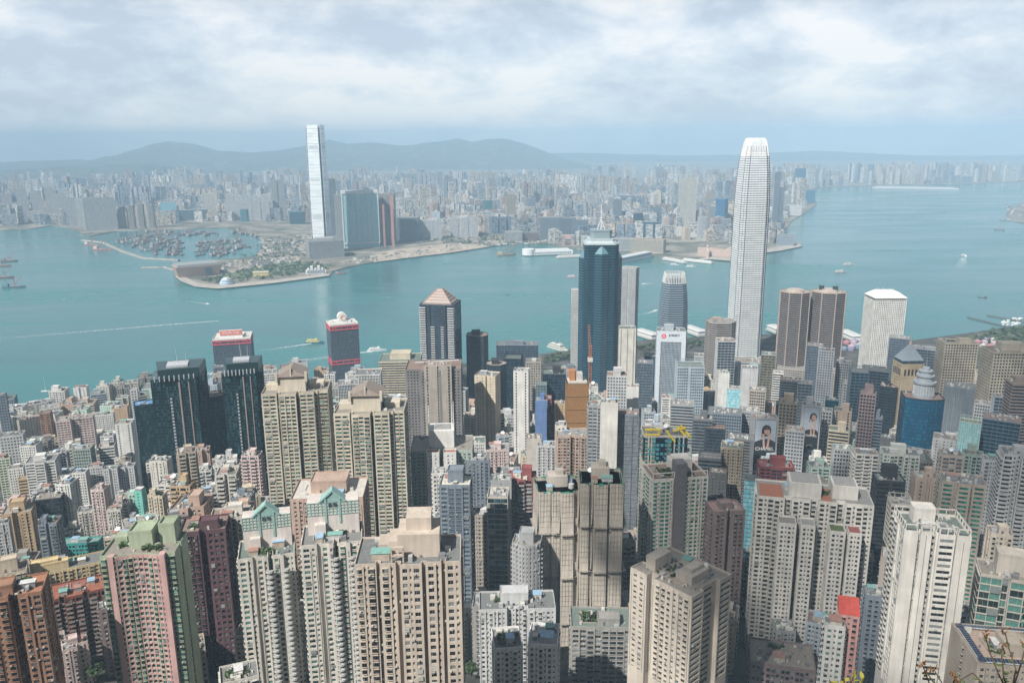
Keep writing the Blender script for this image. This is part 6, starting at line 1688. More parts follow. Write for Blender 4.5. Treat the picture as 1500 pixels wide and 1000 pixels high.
def mk(root):
    m = MB(); m.box(-60, -8, -2, 60, 8, 3); m.obj('deck', plain((.55, .55, .53)), root)
    m = MB(); m.box(-55, -6, 3, 55, 6, 7); m.obj('shelter', plain((.66, .66, .64)), root)
lowblock('pier', 'pier', 'low white finger pier beside the long white ferry pier building', 838, 376, mk, rel=20)
lowblock('pier', 'pier', 'grey finger pier of the far star ferry landing', 1022, 383, mk, rel=-30)
lowblock('pier', 'pier', 'shorter grey pier in front of the long cream hotel block', 988, 382, mk, rel=-50)
def mk(root):
    m = MB(); m.box(-26, -15, 0, -12, 15, 36); m.box(12, -15, 0, 26, 15, 36); m.box(-26, -15, 24, 26, 15, 40); m.obj('wall', plain((.46, .33, .29)), root)
    m = MB()
    for i in range(4): m.box(-24, -15.3, 4 + i * 8, -14, -15.05, 8 + i * 8); m.box(14, -15.3, 4 + i * 8, 24, -15.05, 8 + i * 8)
    m.obj('window', plain((.2, .2, .22)), root)
lowblock('arch_block', 'building', 'low pink block with a square arch in front of the middle slate blue slab', 832, 358, mk)
def mk(root):
    m = MB(); m.box(-58, -16, 0, -8, 16, 30); m.face((-8, -16, 0), (80, -16, 0), (80, -16, 46), (40, -16, 24), (-8, -16, 30)); m.face((-8, 16, 0), (-8, 16, 30), (40, 16, 24), (80, 16, 46), (80, 16, 0))
    m.face((-8, -16, 30), (40, -16, 24), (40, 16, 24), (-8, 16, 30)); m.face((40, -16, 24), (80, -16, 46), (80, 16, 46), (40, 16, 24)); m.face((80, -16, 0), (80, 16, 0), (80, 16, 46), (80, -16, 46))
    m.obj('wall', plain((.52, .40, .35)), root)
lowblock('culture_hall', 'hall', 'windowless pink culture hall with a swooping roof on the far promenade', 1045, 375, mk)
def mk(root):
    m = MB(); m.box(-5, -5, 0, 5, 5, 34); m.prism(footprint(9, 9, 'O.3'), 34, 42); m.cyl(0, 0, 42, 48, 4, 8, .3); m.obj('shaft', plain((.52, .40, .34)), root)
    m = MB(); m.cyl(0, 0, 48, 53, .5, 6, .1); m.obj('finial', plain((.4, .35, .3)), root)
    m = MB(); ell(m, 0, 30, 2.4, 2.4, -5.1); m.obj('clock_face', plain((.8, .8, .75)), root)
lowblock('clock_tower', 'clock tower', 'slender brick clock tower on the far promenade', 1036, 377, mk)
def mk(root):
    m = MB(); m.box(-150, -18, -2, 150, 18, 5); m.obj('deck', plain((.55, .56, .56)), root)
    m = MB(); m.box(-140, -15, 5, 140, 15, 15); m.prism([(-140, -18), (140, -18), (140, 18), (-140, 18)], 15, 17); m.obj('terminal', plain((.60, .62, .64)), root)
    m = MB()
    for i in range(34): m.box(-138 + i * 8.2, -15.4, 7, -133 + i * 8.2, -15.05, 12)
    m.obj('window', plain((.18, .22, .26)), root)
lowblock('pier_building', 'pier building', 'long grey ocean terminal pier angled toward the silver tower', 920, 381, mk, rel=58)
def mk(root):
    m = MB(); m.box(-330, -25, -2, 330, 25, 6); m.obj('deck', plain((.6, .6, .6)), root)
    m = MB(); m.box(-300, -18, 6, 300, 18, 15); m.obj('terminal', plain((.45, .46, .47)), root)
lowblock('pier_building', 'pier building', 'long pale cruise terminal low on the hazy horizon', 1340, 276, mk)

# ---- auto towers of the peninsula (things) and the hazy mass behind (one object)
rk = random.Random(11)
def in_poly(x, y, P):
    c = False; j = len(P) - 1
    for i in range(len(P)):
        if (P[i][1] > y) != (P[j][1] > y) and x < (P[j][0] - P[i][0]) * (y - P[i][1]) / (P[j][1] - P[i][1]) + P[i][0]: c = not c
        j = i
    return c
def density(px, py):
    if 225 < px < 480 and py > 326: return 0
    if 440 < px < 740 and py > 345: return 0
    if px < 460 and py > 330: return 0
    if px < 300 and py > 322: return .3
    return 1
anchors = [(40, 'the hazy estate'), (143, 'the broad grey apartment wall'), (197, 'the four rounded towers'), (265, 'the crowded boat shelter'), (361, 'the five-tower row'), (461, 'the shining silver tower'), (526, 'the turquoise ribbed slab'), (566, 'the red-striped tower'), (650, 'the sandy far-shore ground'), (749, 'the slim tan tower'), (806, 'the slate blue slabs'), (880, 'the star-plan teal mast'), (950, 'the cream hotel block'), (1008, 'the dipped-crown far tower'), (1058, 'the bright blue far office'), (1110, 'the round-shouldered silver tower')]
adj = {'white': 'white', 'offw': 'off-white', 'lgrey': 'pale grey', 'bluegrey': 'blue-grey', 'slate': 'slate', 'cream': 'cream', 'lpink': 'pinkish', 'stone': 'stone grey', 'salmon': 'salmon', 'navy': 'dark blue', 'teal': 'teal', 'mint': 'pale green'}
used_lab = {}
n_auto = 0
spots = []
tries = 0
while n_auto < 120 and tries < 4000:
    tries += 1
    px = rk.uniform(-5, 1150); py = rk.uniform(304, 356)
    if rk.random() > density(px, py): continue
    p = at_z(px, py, 3)
    if not in_poly(p.x, p.y, poly_k := kp + [(11000, 19500), (-11000, 19500)]): continue
    if any(abs(p.x - a) < 55 and abs(p.y - b) < 70 for a, b in spots): continue
    if any(abs(p.x - b['X']) < b['W'] * .7 + 25 and abs(p.y - b['Y']) < b['D'] + 45 for b in BLD): continue
    spots.append((p.x, p.y))
    front = py > 330
    Wm = rk.uniform(22, 48); H = rk.uniform(30, 75) if front or rk.random() < .5 else rk.uniform(70, 125)
    asp_ = rk.uniform(.5, 1)
    col = rk.choice(['white', 'offw', 'lgrey', 'lgrey', 'bluegrey', 'slate', 'cream', 'lpink', 'stone', 'salmon', 'navy', 'teal', 'white', 'offw'])
    form = 'slab' if Wm > 38 else ('slim tower' if H > 2.2 * Wm else ('low block' if H < 48 else 'tower'))
    an = min(anchors, key=lambda a: abs(a[0] - px))
    lo_ = [a for a in anchors if a[0] <= px]; hi_ = [a for a in anchors if a[0] > px]
    place = f'near {an[1]}' if abs(an[0] - px) < 12 or not lo_ or not hi_ else f'between {lo_[-1][1]} and {hi_[0][1]}'
    base_lab = f'{adj[col]} far {form} {place}'
    k = used_lab.get(base_lab, 0); used_lab[base_lab] = k + 1
    lab = base_lab if k == 0 else base_lab.replace(' far ', [' ', ' hazier far ', ' plain far ', ' smaller far ', ' dim far '][min(k, 4)], 1)
    rz = rk.choice([0.3, .3, -.5, .1]) + rk.uniform(-.1, .1)
    st_ = rk.choice(['apt', 'apt2', 'punch', 'band', 'grid', 'wide'])
    raw_tower(lab, p.x, p.y, 3, Wm, Wm * asp_, H, rz, col, st_, kind='a' if H > 48 else 'b', gl=rk.choice(['slate', 'apt', 'navy']), roof=rk.choice(['', 'm', 'm', 'u']), group='far-shore buildings', zlow=2, parapet=.9, pf=rk.choice(['R', 'R', '2:0 .5:3 2:0', 'O.2']))
    BLD.append(dict(x=px, y=py - 20, w=8, yb=py, Y=p.y, X=p.x, W=Wm, D=Wm * asp_, h=None, H=H, label=lab))
    n_auto += 1
# hazy mass
city, t, b = new_mat('distant facades')
tc = N(t, 'ShaderNodeTexCoord'); mp = N(t, 'ShaderNodeMapping'); mp.inputs[3].default_value = (.16, .16, .22)
K(t, tc, mp, 0, 3); fl = N(t, 'ShaderNodeVectorMath', _operation='FLOOR'); K(t, mp, fl); wn = N(t, 'ShaderNodeTexWhiteNoise'); K(t, fl, wn)
mp2 = N(t, 'ShaderNodeMapping'); mp2.inputs[3].default_value = (.008, .008, .0); K(t, tc, mp2, 0, 3); fl2 = N(t, 'ShaderNodeVectorMath', _operation='FLOOR'); K(t, mp2, fl2); wn2 = N(t, 'ShaderNodeTexWhiteNoise'); K(t, fl2, wn2)
rr = N(t, 'ShaderNodeValToRGB'); rr.color_ramp.interpolation = 'CONSTANT'
E_ = rr.color_ramp.elements; E_[0].color = (.42, .42, .41, 1); E_[1].position = .22; E_[1].color = (.46, .41, .35, 1)
for pos, cc in ((.40, (.26, .29, .32)), (.58, (.56, .56, .55)), (.72, (.33, .27, .25)), (.82, (.16, .21, .27)), (.93, (.36, .38, .40))):
    q = E_.new(pos); q.color = (*cc, 1)
K(t, wn2, rr)
mr = N(t, 'ShaderNodeMapRange', i1=.3, i2=.5, i3=.4, i4=1.1); K(t, wn, mr)
hs = N(t, 'ShaderNodeHueSaturation'); K(t, rr, hs, 'Color'); K(t, mr, hs, 'Value'); K(t, hs, b, 'Base Color'); b.inputs['Roughness'].default_value = .8
m = MB(); cnt = 0
PK = kp + [(11000, 19500), (-11000, 19500)]
grid_used = set()
for k in range(9000):
    Y = 3300 + 5600 * (rk.random() ** 1.3); X = rk.uniform(-.68, .68) * Y
    if rk.random() < .35 and X > .2 * Y: pass
    u, v, z = proj((X, Y, 3))
    if density(u, v) == 0 or not in_poly(X, Y, PK): continue
    if not in_poly(X - 60, Y, PK) or not in_poly(X + 60, Y, PK) or not in_poly(X, Y - 50, PK): continue
    if any(abs(X - b_['X']) < b_['W'] * .6 + 20 and abs(Y - b_['Y']) < b_['D'] * .6 + 25 for b_ in BLD if b_['Y'] > 2300): continue
    g = (int(X / 62), int(Y / 58))
    if g in grid_used: continue
    # clusters of height
    cl = noise.noise(Vector((X * .0016, Y * .0016, 3.0)))
    if cl < -.32: continue
    grid_used.add(g)
    hgt = 26 + 44 * rk.random() + max(0, cl) * 150 * rk.random()
    if Y > 5200: hgt += 40 * rk.random() + (70 * rk.random() if cl > .0 else 0)
    if X > .35 * Y and Y > 5600: hgt += 50 * rk.random()
    hgt = min(hgt, 175)
    wd, dp = rk.uniform(20, 50), rk.uniform(18, 34)
    row = 0
    if rk.random() < .12:      # an estate: a row of equal slim towers
        row = rk.randrange(3, 7); wd = rk.uniform(24, 34); hgt = min(165, max(hgt, 60) * 1.25); dp = 24
    elif rk.random() < .10: wd = rk.uniform(80, 130); hgt = min(hgt, 60)      # a long slab
    a = .4 if rk.random() < .6 else rk.uniform(-.6, .6)
    base = [(-wd/2, -dp/2), (wd/2, -dp/2), (wd/2, dp/2), (-wd/2, dp/2)]
    P4 = [(X + x * math.cos(a) - y * math.sin(a), Y + x * math.sin(a) + y * math.cos(a)) for x, y in base]
    m.prism(P4, 3, 3 + hgt)
    for q_ in range(1, row):
        dx_, dy_ = q_ * wd * 1.35 * math.cos(a), q_ * wd * 1.35 * math.sin(a)
        if in_poly(X + dx_, Y + dy_, PK) and in_poly(X + dx_ + 40, Y + dy_, PK): m.prism([(x + dx_, y + dy_) for x, y in P4], 3, 3 + hgt * rk.uniform(.96, 1.0)); grid_used.add((int((X + dx_) / 62), int((Y + dy_) / 58)))
    if rk.random() < .6:
        P5 = [(X + .4 * x * math.cos(a) - .4 * y * math.sin(a), Y + .4 * x * math.sin(a) + .4 * y * math.cos(a)) for x, y in base]
        m.prism(P5, 3 + hgt, 3 + hgt + rk.uniform(3, 8))
    cnt += 1
    if cnt > 2100: break
tag(m.obj('far_city', city), 'hazy mass of pale tower blocks filling the peninsula up to the hills', 'city', kind='stuff')
print('far city', cnt)
rg = random.Random(31); m, m2, m3 = MB(), MB(), MB(); c_ = 0
YARD = [tuple(at_z(x, y, 3.3).xy) for x, y in ((380, 352), (440, 344), (470, 345), (452, 378), (395, 392), (330, 398), (300, 404), (285, 396), (340, 384), (380, 378))]
SAND = [tuple(at_z(x, y, 3.8).xy) for x, y in ((500, 384), (560, 372), (600, 366), (720, 352), (800, 353), (800, 357), (715, 360), (600, 376), (520, 388))]
while c_ < 520:
    P_ = YARD if c_ < 300 else SAND
    x = rg.uniform(min(p[0] for p in P_), max(p[0] for p in P_)); y = rg.uniform(min(p[1] for p in P_), max(p[1] for p in P_)); c_ += .2
    if not in_poly(x, y, P_): continue
    c_ += .8; a, b_, h_ = rg.uniform(3, 16), rg.uniform(3, 12), rg.uniform(2, 7)
    rg.choice((m, m2, m3)).box(x - a/2, y - b_/2, 3.2, x + a/2, y + b_/2, 3.6 + h_, False)
tag(m.multi('works_yard', [(m2, plain((.45, .40, .33))), (m3, plain((.16, .17, .18)))], plain((.50, .50, .49))), 'huts, stacks and machines strewn over the bare works land on the far shore', 'yard', kind='stuff')
# island bit far right with moored boats, and greenery of the park as ground cover
px_poly('terrain', [(1474, 322), (1480, 305), (1500, 296), (1700, 280), (1700, 330), (1500, 327)], -1.5, 3, land_mat('reclaimed shore', (.1, .11, .09), (.2, .2, .18), (.3, .29, .27), .01))
def greens(name, pts, n, smin, smax, seed, z=3.4):
    rg = random.Random(seed); P = [tuple(at_z(x, y, z).xy) for x, y in pts]
    x0, x1 = min(p[0] for p in P), max(p[0] for p in P); y0, y1 = min(p[1] for p in P), max(p[1] for p in P)
    m = MB(); c = 0
    while c < n:
        x, y = rg.uniform(x0, x1), rg.uniform(y0, y1)
        if not in_poly(x, y, P): c += .2; continue
        c += 1; s = rg.uniform(smin, smax)
        for _ in range(9):
            o = Vector((rg.gauss(0, .45), rg.gauss(0, .45), rg.random() * .9)) * s
            a, b = rg.random() * 6.28, rg.uniform(-.8, .8); q = s * rg.uniform(.25, .5)
            ux = Vector((math.cos(a), math.sin(a), b)) * q; vx = Vector((-math.sin(a), math.cos(a), rg.uniform(-.5, .9))) * q
            ctr = Vector((x, y, z)) + o
            m.face(tuple(ctr - ux - vx), tuple(ctr + ux - vx * .6), tuple(ctr + ux * .8 + vx), tuple(ctr - ux + vx * .7))
    o = m.obj(name, leafm((.045, .075, .032)))
    return o
for pts, n, sd, lab in ((((292, 411), (330, 402), (372, 392), (420, 382), (470, 386), (482, 395), (400, 407), (320, 417)), 300, 1, 'trees and shrubs scattered over the far harbour park'),
                        (((345, 375), (380, 350), (440, 345), (448, 378), (400, 388)), 120, 2, 'dark trees on the waste ground beside the boat shelter'),
                        (((600, 352), (720, 345), (800, 355), (720, 358), (640, 356)), 120, 3, 'low trees along the sandy far shore'),
                        (((1425, 497), (1440, 488), (1461, 483), (1540, 478), (1500, 500), (1440, 504)), 130, 4, 'park trees beside the marina'),
                        (((795, 525), (840, 512), (1060, 497), (1060, 506), (900, 520), (800, 535)), 160, 5, 'trees lining the quay road by the ferry piers')):
    tag(greens('woods', pts, n, 4, 8, sd), lab, 'trees', kind='stuff')
# ------------------------------------------------------------------ boats
foam, t, b = new_mat('foam')
b.inputs['Base Color'].default_value = (.75, .80, .80, 1); b.inputs['Roughness'].default_value = .9
tc = N(t, 'ShaderNodeTexCoord'); n = N(t, 'ShaderNodeTexNoise', Scale=.16, Detail=5.0); K(t, tc, n, 0, 3)
ga = N(t, 'ShaderNodeAttribute', _attribute_name='fade')
mr = N(t, 'ShaderNodeMapRange', i1=.40, i2=.62); K(t, n, mr)
mu = N(t, 'ShaderNodeMath', _operation='MULTIPLY'); t.links.new(ga.outputs['Fac'], mu.inputs[1]); K(t, mr, mu, 0)
ad = N(t, 'ShaderNodeMath', _operation='ADD'); t.links.new(ga.outputs['Fac'], ad.inputs[0]); ad.inputs[1].default_value = -.35
mx = N(t, 'ShaderNodeMath', _operation='MAXIMUM'); K(t, mu, mx, 0); K(t, ad, mx, 1); K(t, mx, b, 'Alpha')
def wake(root, pts, w0, w1, f0=1.0):
    """pts world xy from the stern backwards"""
    m = MB(); prev = None; P = [Vector((x, y, .25)) for x, y in pts]; fades = []
    # resample
    Q = []
    for a, b_ in zip(P, P[1:]):
        for i in range(8): Q.append(a.lerp(b_, i / 8))
    Q.append(P[-1])
    inv = Matrix.Translation(root.location) @ Matrix.Rotation(root.rotation_euler[2], 4, 'Z'); inv.invert()
    n_ = len(Q)
    for i, p in enumerate(Q):
        d = Q[min(i + 1, n_ - 1)] - Q[max(i - 1, 0)]; d.normalize(); nr = Vector((-d.y, d.x, 0)); u = i / (n_ - 1)
        wd = w0 + (w1 - w0) * u ** .7
        row = [inv @ (p + nr * wd * s) for s in (-1, -.5, .5, 1)]
        if prev:
            for k in range(3): m.face(*(tuple(v) for v in (prev[k], prev[k+1], row[k+1], row[k])))
            f_a, f_b = f0 * (1 - (i - 1) / (n_ - 1)) ** 1.1, f0 * (1 - u) ** 1.1
            for k in range(3): fades += [f_a * (0 if k == 0 else 1), f_a * (0 if k == 2 else 1), f_b * (0 if k == 2 else 1), f_b * (0 if k == 0 else 1)]
        prev = row
    o = m.obj('wake', foam, root)
    at = o.data.attributes.new('fade', 'FLOAT', 'POINT')
    at.data.foreach_set('value', fades)
    return o
def hull(m, L, B, h, bow=.35, z0=-.6):
    st = [(-L/2, .85), (-L*.2, 1), (L*.2, 1), (L*.5 - L*bow*.5, .7), (L*.5, .04)]
    for (xa, wa), (xb, wb) in zip(st, st[1:]):
        a, b_ = B/2 * wa, B/2 * wb; sa = h + (h * .5 if xa > L*.2 else 0); sb = h + (h * .5 if xb > L*.2 else 0)
        m.face((xa, -a*.8, z0), (xb, -b_*.8, z0), (xb, -b_, sb), (xa, -a, sa)); m.face((xb, b_*.8, z0), (xa, a*.8, z0), (xa, a, sa), (xb, b_, sb))
        m.face((xa, -a, sa), (xb, -b_, sb), (xb, b_, sb), (xa, a, sa))
    a = B/2 * .85; m.face((-L/2, a*.8, z0), (-L/2, -a*.8, z0), (-L/2, -a, h), (-L/2, a, h))
def small_boat(name, cat, label, L, hc, cc, derrick, group):
    """a boat only a few pixels long: hull, house and derrick in one mesh"""
    B = L * .24; h = L * .055; m, d, r = MB(), MB(), MB(); hull(m, L, B, h)
    if derrick:
        d.box(-L*.46, -B*.36, h, -L*.24, B*.36, h + L*.13)
        r.bar((L*.05, 0, h), (0, 0, h + L*.35), L*.02); r.bar((L*.02, 0, h + L*.1), (L*.42, 0, h + L*.48), L*.014); r.box(-L*.15, -B*.3, h, L*.35, B*.3, h + L*.03)
    else: d.box(-L*.25, -B*.32, h, L*.12, B*.32, h + L*.1)
    o = m.multi(name, [(d, plain(cc, .6)), (r, plain((.22, .12, .09)))], plain(hc, .5))
    return tag(o, label, cat, group)
def boat(name, cat, label, x, y, L, hd, hc, cc, kind='ferry', wk=None, group=None, f0=1.0):
    p = at_z(x, y, 0)
    root = thing(name, label, cat, (p.x, p.y, 0), R(hd), group)
    B = L * .24; m = MB(); h = L * .055
    hull(m, L, B, h); m.obj('hull', plain(hc, .5), root)
    if kind == 'ferry':
        m = MB(); m.box(-L*.42, -B*.42, h, L*.25, B*.42, h + L*.07); m.box(-L*.36, -B*.36, h + L*.07, L*.18, B*.36, h + L*.13); o = m.obj('cabin', plain(cc, .5), root)
        g = MB(); g.box(-L*.40, -B*.43, h + L*.025, L*.23, B*.43, h + L*.05); g.box(-L*.34, -B*.37, h + L*.09, L*.19, B*.37, h + L*.115); g.obj('window_band', plain((.06, .09, .12), .3), o)
        m = MB(); m.box(L*.04, -B*.25, h + L*.13, L*.14, B*.25, h + L*.18); m.obj('bridge', plain(cc, .5), root)
        m = MB(); m.cyl(-L*.15, 0, h + L*.13, h + L*.2, L*.025, 8); m.bar((L*.05, 0, h + L*.18), (L*.05, 0, h + L*.28), L*.006); m.obj('funnel', plain((.3, .3, .32)), root)
    elif kind == 'barge':
        m = MB(); m.box(-L*.46, -B*.36, h, -L*.24, B*.36, h + L*.13); m.obj('deckhouse', plain(cc, .6), root)
        m = MB(); m.bar((L*.05, 0, h), (L*.0, 0, h + L*.35), L*.02); m.bar((L*.02, 0, h + L*.1), (L*.42, 0, h + L*.48), L*.013); m.bar((0, 0, h + L*.35), (L*.42, 0, h + L*.48), L*.006); m.obj('derrick', plain((.34, .14, .10)), root)
        m = MB(); m.box(-L*.15, -B*.3, h, L*.35, B*.3, h + L*.03); m.obj('hatch', plain((.26, .22, .20)), root)
    elif kind == 'sail':
        m = MB(); m.bar((0, 0, h), (0, 0, L*1.7), L*.014, 5, L*.006); m.bar((0, 0, L*.16), (-L*.42, 0, L*.16), L*.012); m.obj('mast', plain((.75, .75, .75)), root)
        m = MB(); m.box(-L*.2, -B*.25, h, L*.15, B*.25, h + L*.05); m.obj('cabin', plain((.8, .8, .8)), root)
    elif kind == 'launch':
        m = MB(); m.box(-L*.25, -B*.32, h, L*.12, B*.32, h + L*.1); o = m.obj('cabin', plain(cc, .5), root)
    if wk:
        pts = [at_z(a, b_, 0).xy for a, b_ in wk[0]]
        wake(root, pts, wk[1], wk[2], f0)
    return root
boat('ferry', 'ferry', 'yellow and white ferry trailing a long wake between the two dark quay towers', 461, 502, 42, 0, (.06, .14, .25), (.66, .60, .22), wk=([(456, 503), (430, 507), (400, 511), (372, 514)], 3.5, 9))
boat('ferry', 'ferry', 'white ferry trailing foam right of the dark tower with the round emblem', 552, 514, 40, 8, (.75, .75, .75), (.8, .8, .8), wk=([(546, 515), (524, 517), (480, 523), (430, 530), (384, 540)], 3, 12))
boat('ferry', 'ferry', 'fast white ferry ploughing thick foam past the dark green glass pair', 322, 549, 34, 0, (.7, .7, .72), (.8, .8, .82), wk=([(324, 546), (310, 547), (290, 548), (230, 552)], 9, 14))
boat('speedboat', 'speedboat', 'small speedboat with a short white wake below the park tip', 304, 445, 14, -25, (.75, .75, .75), (.8, .8, .8), 'launch', wk=([(303, 445), (294, 444), (283, 442), (268, 441)], 2, 6))
boat('speedboat', 'speedboat', 'speedboat crossing the channel between the two harbour towers, upper one', 943, 416, 16, 200, (.75, .75, .75), (.8, .8, .8), 'launch', wk=([(944, 416), (954, 415), (968, 413)], 4, 8))
boat('speedboat', 'speedboat', 'speedboat crossing the channel between the two harbour towers, lower one', 961, 455, 16, 20, (.75, .75, .75), (.8, .8, .8), 'launch', wk=([(960, 455), (948, 459), (934, 461)], 5, 7))
boat('yacht', 'yacht', 'white sailing yacht with a bare mast alone on the left water', 67, 573, 15, 10, (.8, .8, .8), (.8, .8, .8), 'sail')
boat('cruise_ferry', 'ferry', 'broad white double-decked ship moored left of the star-plan teal tower', 818, 512, 62, -52, (.62, .62, .58), (.68, .68, .62))
boat('ferry', 'ferry', 'white boat with a spreading wake far out on the right water', 1411, 375, 34, 96, (.8, .8, .8), (.8, .8, .8), wk=([(1411, 378), (1410, 385), (1404, 396)], 9, 24), f0=.7)
boat('ferry', 'ferry', 'small pale ferry right of the round-shouldered silver tower, the farther of two', 1243, 388, 36, 0, (.5, .5, .5), (.68, .68, .66))
boat('ferry', 'ferry', 'small pale ferry right of the round-shouldered silver tower, the nearer of two', 1231, 399, 38, 0, (.45, .3, .3), (.66, .62, .60))
boat('junk', 'junk', 'dark junk alone on the water above the cream grid towers', 1439, 436, 22, 160, (.05, .03, .03), (.06, .04, .04), 'barge')
boat('barge', 'barge', 'dark barge near the far right frame edge', 1464, 337, 46, 150, (.12, .12, .15), (.2, .2, .2), 'barge')
boat('barge', 'barge', 'grey barge close to the boats at the far right shore', 1471, 323, 50, 170, (.2, .2, .22), (.5, .5, .5), 'barge')
boat('barge', 'barge', 'blue-hulled grey barge at the left edge of the water', 21, 421, 66, 8, (.10, .20, .26), (.12, .25, .30), 'barge')
boat('barge', 'barge', 'dark derrick barge at the left frame edge, upper', 14, 383, 58, 10, (.16, .12, .14), (.2, .2, .24), 'barge')
boat('barge', 'barge', 'reddish derrick barge at the left frame edge, middle', 4, 390, 60, 5, (.30, .14, .12), (.3, .25, .25), 'barge')
boat('barge', 'barge', 'rust red barge at the left frame edge, lower', 6, 407, 60, 15, (.36, .17, .14), (.3, .3, .3), 'barge')
boat('barge', 'barge', 'pink-red cargo barge outside the boat shelter breakwater, farther', 134, 359, 70, -20, (.48, .22, .20), (.6, .5, .5), 'barge')
boat('barge', 'barge', 'pink-red cargo barge outside the boat shelter breakwater, nearer', 150, 366, 80, -10, (.50, .22, .20), (.6, .45, .42), 'barge')
boat('buoy_boat', 'boat', 'tiny yellow boat on the left water', 94, 439, 10, 0, (.6, .5, .1), (.6, .5, .1), 'launch')
boat('tug', 'tugboat', 'tiny dark boat in mid channel above the sage tower', 744, 432, 12, 0, (.05, .06, .08), (.1, .1, .1), 'launch')
boat('ferry', 'ferry', 'pink and white ferry half hidden left of the star-plan teal tower', 838, 406, 34, 0, (.6, .3, .4), (.75, .7, .75))
boat('ferry', 'ferry', 'white ferry leaving the far pier near the comb-topped tower', 1012, 391, 34, -8, (.6, .6, .6), (.75, .75, .75))
boat('ferry', 'ferry', 'small white ferry beside the far pier landing', 988, 388, 30, -30, (.6, .6, .6), (.75, .75, .75))
boat('barge', 'barge', 'low brown work barge off the sandy far shore', 742, 374, 74, 14, (.34, .22, .16), (.5, .4, .2), 'barge')
boat('barge', 'barge', 'red work barge beside the park shore below the turquoise ribbed slab', 500, 401, 40, 20, (.40, .16, .14), (.5, .3, .3), 'barge')
# old faded wakes lying on the water
for pts, w0, w1, lab in (([(320, 470), (240, 476), (120, 486), (0, 496), (-60, 502)], 4, 12, 'long faded foam trail across the left water'), ):
    p = at_z(*pts[0], 0); root = thing('foam_trail', lab, 'foam', (p.x, p.y, 0)); root['kind'] = 'stuff'
    o = wake(root, [at_z(a, b_, 0).xy for a, b_ in pts], w0, w1, .8)
# moored fleet in the shelter
rb = random.Random(4)
protos = []
for i, (hc, cc) in enumerate((((.16, .09, .08), (.28, .28, .28)), ((.06, .07, .09), (.2, .21, .23)), ((.20, .15, .14), (.34, .33, .32)), ((.09, .11, .14), (.40, .41, .42)))):
    protos.append((hc, cc))
regs = [([(165, 352), (205, 345), (262, 350), (272, 374), (225, 374)], 64), ([(290, 356), (350, 350), (362, 366), (335, 376), (290, 378)], 40), ([(210, 338.5), (290, 338), (330, 342), (300, 346), (230, 346)], 24), ([(350, 336), (385, 350), (372, 346), (340, 341)], 10)]
first = {}
occ = []
for pts, cnt in regs:
    P = [tuple(at_z(x, y, 0).xy) for x, y in pts]
    x0, x1 = min(p[0] for p in P), max(p[0] for p in P); y0, y1 = min(p[1] for p in P), max(p[1] for p in P)
    k = 0; tr = 0
    while k < cnt and tr < 3000:
        tr += 1
        x, y = rb.uniform(x0, x1), rb.uniform(y0, y1)
        if not in_poly(x, y, P) or any(abs(x - a) < 24 and abs(y - b_) < 30 for a, b_ in occ): continue
        occ.append((x, y)); k += 1
        j = rb.randrange(4); ang = rb.choice([80, 100, 75, 260, 10]) + rb.uniform(-10, 10)
        if j not in first:
            hc, cc = protos[j]
            first[j] = small_boat('barge', 'barge', 'small dark derrick barge moored in the crowded boat shelter', rb.uniform(38, 46), hc, cc, True, 'barges moored in the boat shelter')
            o = first[j]
        else: o = first[j].copy(); COL.objects.link(o)
        o.location = (x, y, 0); o.rotation_euler[2] = R(ang); s = rb.uniform(.8, 1.25); o.scale = (s, s, s * rb.uniform(.9, 1.3))
# marina yachts, far right moorings
f0_ = None
for i in range(26):
    px_, py_ = rb.uniform(1468, 1500), rb.uniform(466, 477)
    if f0_ is None: f0_ = small_boat('yacht', 'yacht', 'small white yacht moored in the marina inside the floating booms', 15, (.8, .8, .8), (.8, .8, .8), False, 'yachts in the marina'); o = f0_
    else: o = f0_.copy(); COL.objects.link(o)
    p = at_z(px_, py_, 0); o.location = p; o.rotation_euler[2] = R(rb.uniform(20, 60))
f0_ = None
for i in range(14):
    px_, py_ = rb.uniform(1476, 1505), rb.uniform(300, 320)
    if f0_ is None: f0_ = small_boat('barge', 'barge', 'moored vessel crowded at the far right shore', 44, (.25, .25, .3), (.6, .6, .62), True, 'vessels at the far right shore'); o = f0_
    else: o = f0_.copy(); COL.objects.link(o)
    p = at_z(px_, py_, 0); o.location = p; o.rotation_euler[2] = R(rb.uniform(-30, 200))

# ferry piers on the near shore and the fairground
def mk(root):
    m = MB(); m.box(-14, -32, -1.5, 14, 32, 2.6); m.obj('deck', plain((.5, .5, .48)), root)
    m = MB(); m.box(-12, -29, 2.6, 12, 29, 9); m.obj('wall', plain((.62, .63, .63)), root)
    m = MB(); m.prism([(-14, -31), (14, -31), (14, 31), (-14, 31)], 9, 12, poly1=[(-7, -28), (7, -28), (7, 28), (-7, 28)]); m.obj('roof', plain((.58, .58, .58)), root)
for x, y, rel, lab in ((948, 492, 40, 'white roofed ferry pier between the pale grey hotel and the comb-topped tower'), (1018, 487, 36, 'white roofed ferry pier between the comb-topped and brown striped towers'), (1140, 486, 30, 'white roofed ferry pier between the round-shouldered silver tower and the rounded brown twins'), (1246, 494, 30, 'white roofed ferry pier with fair tents behind it beside the white porthole tower')):
    lowblock('ferry_pier', 'ferry pier', lab, x, y, mk, rel)
def wheel_tent(c1, c2):
    def f(root):
        m = MB(); m.cyl(0, 0, 0, 4, 7, 12); m.cyl(0, 0, 4, 8, 7.4, 12, .4); m.obj('canopy', plain(c1), root)
        m = MB(); m.box(8, -5, 0, 18, 5, 5); m.prism([(7, -6), (19, -6), (19, 6), (7, 6)], 5, 8, poly1=[(12, -5), (14, -5), (14, 5), (12, 5)]); m.obj('booth', plain(c2), root)
    return f
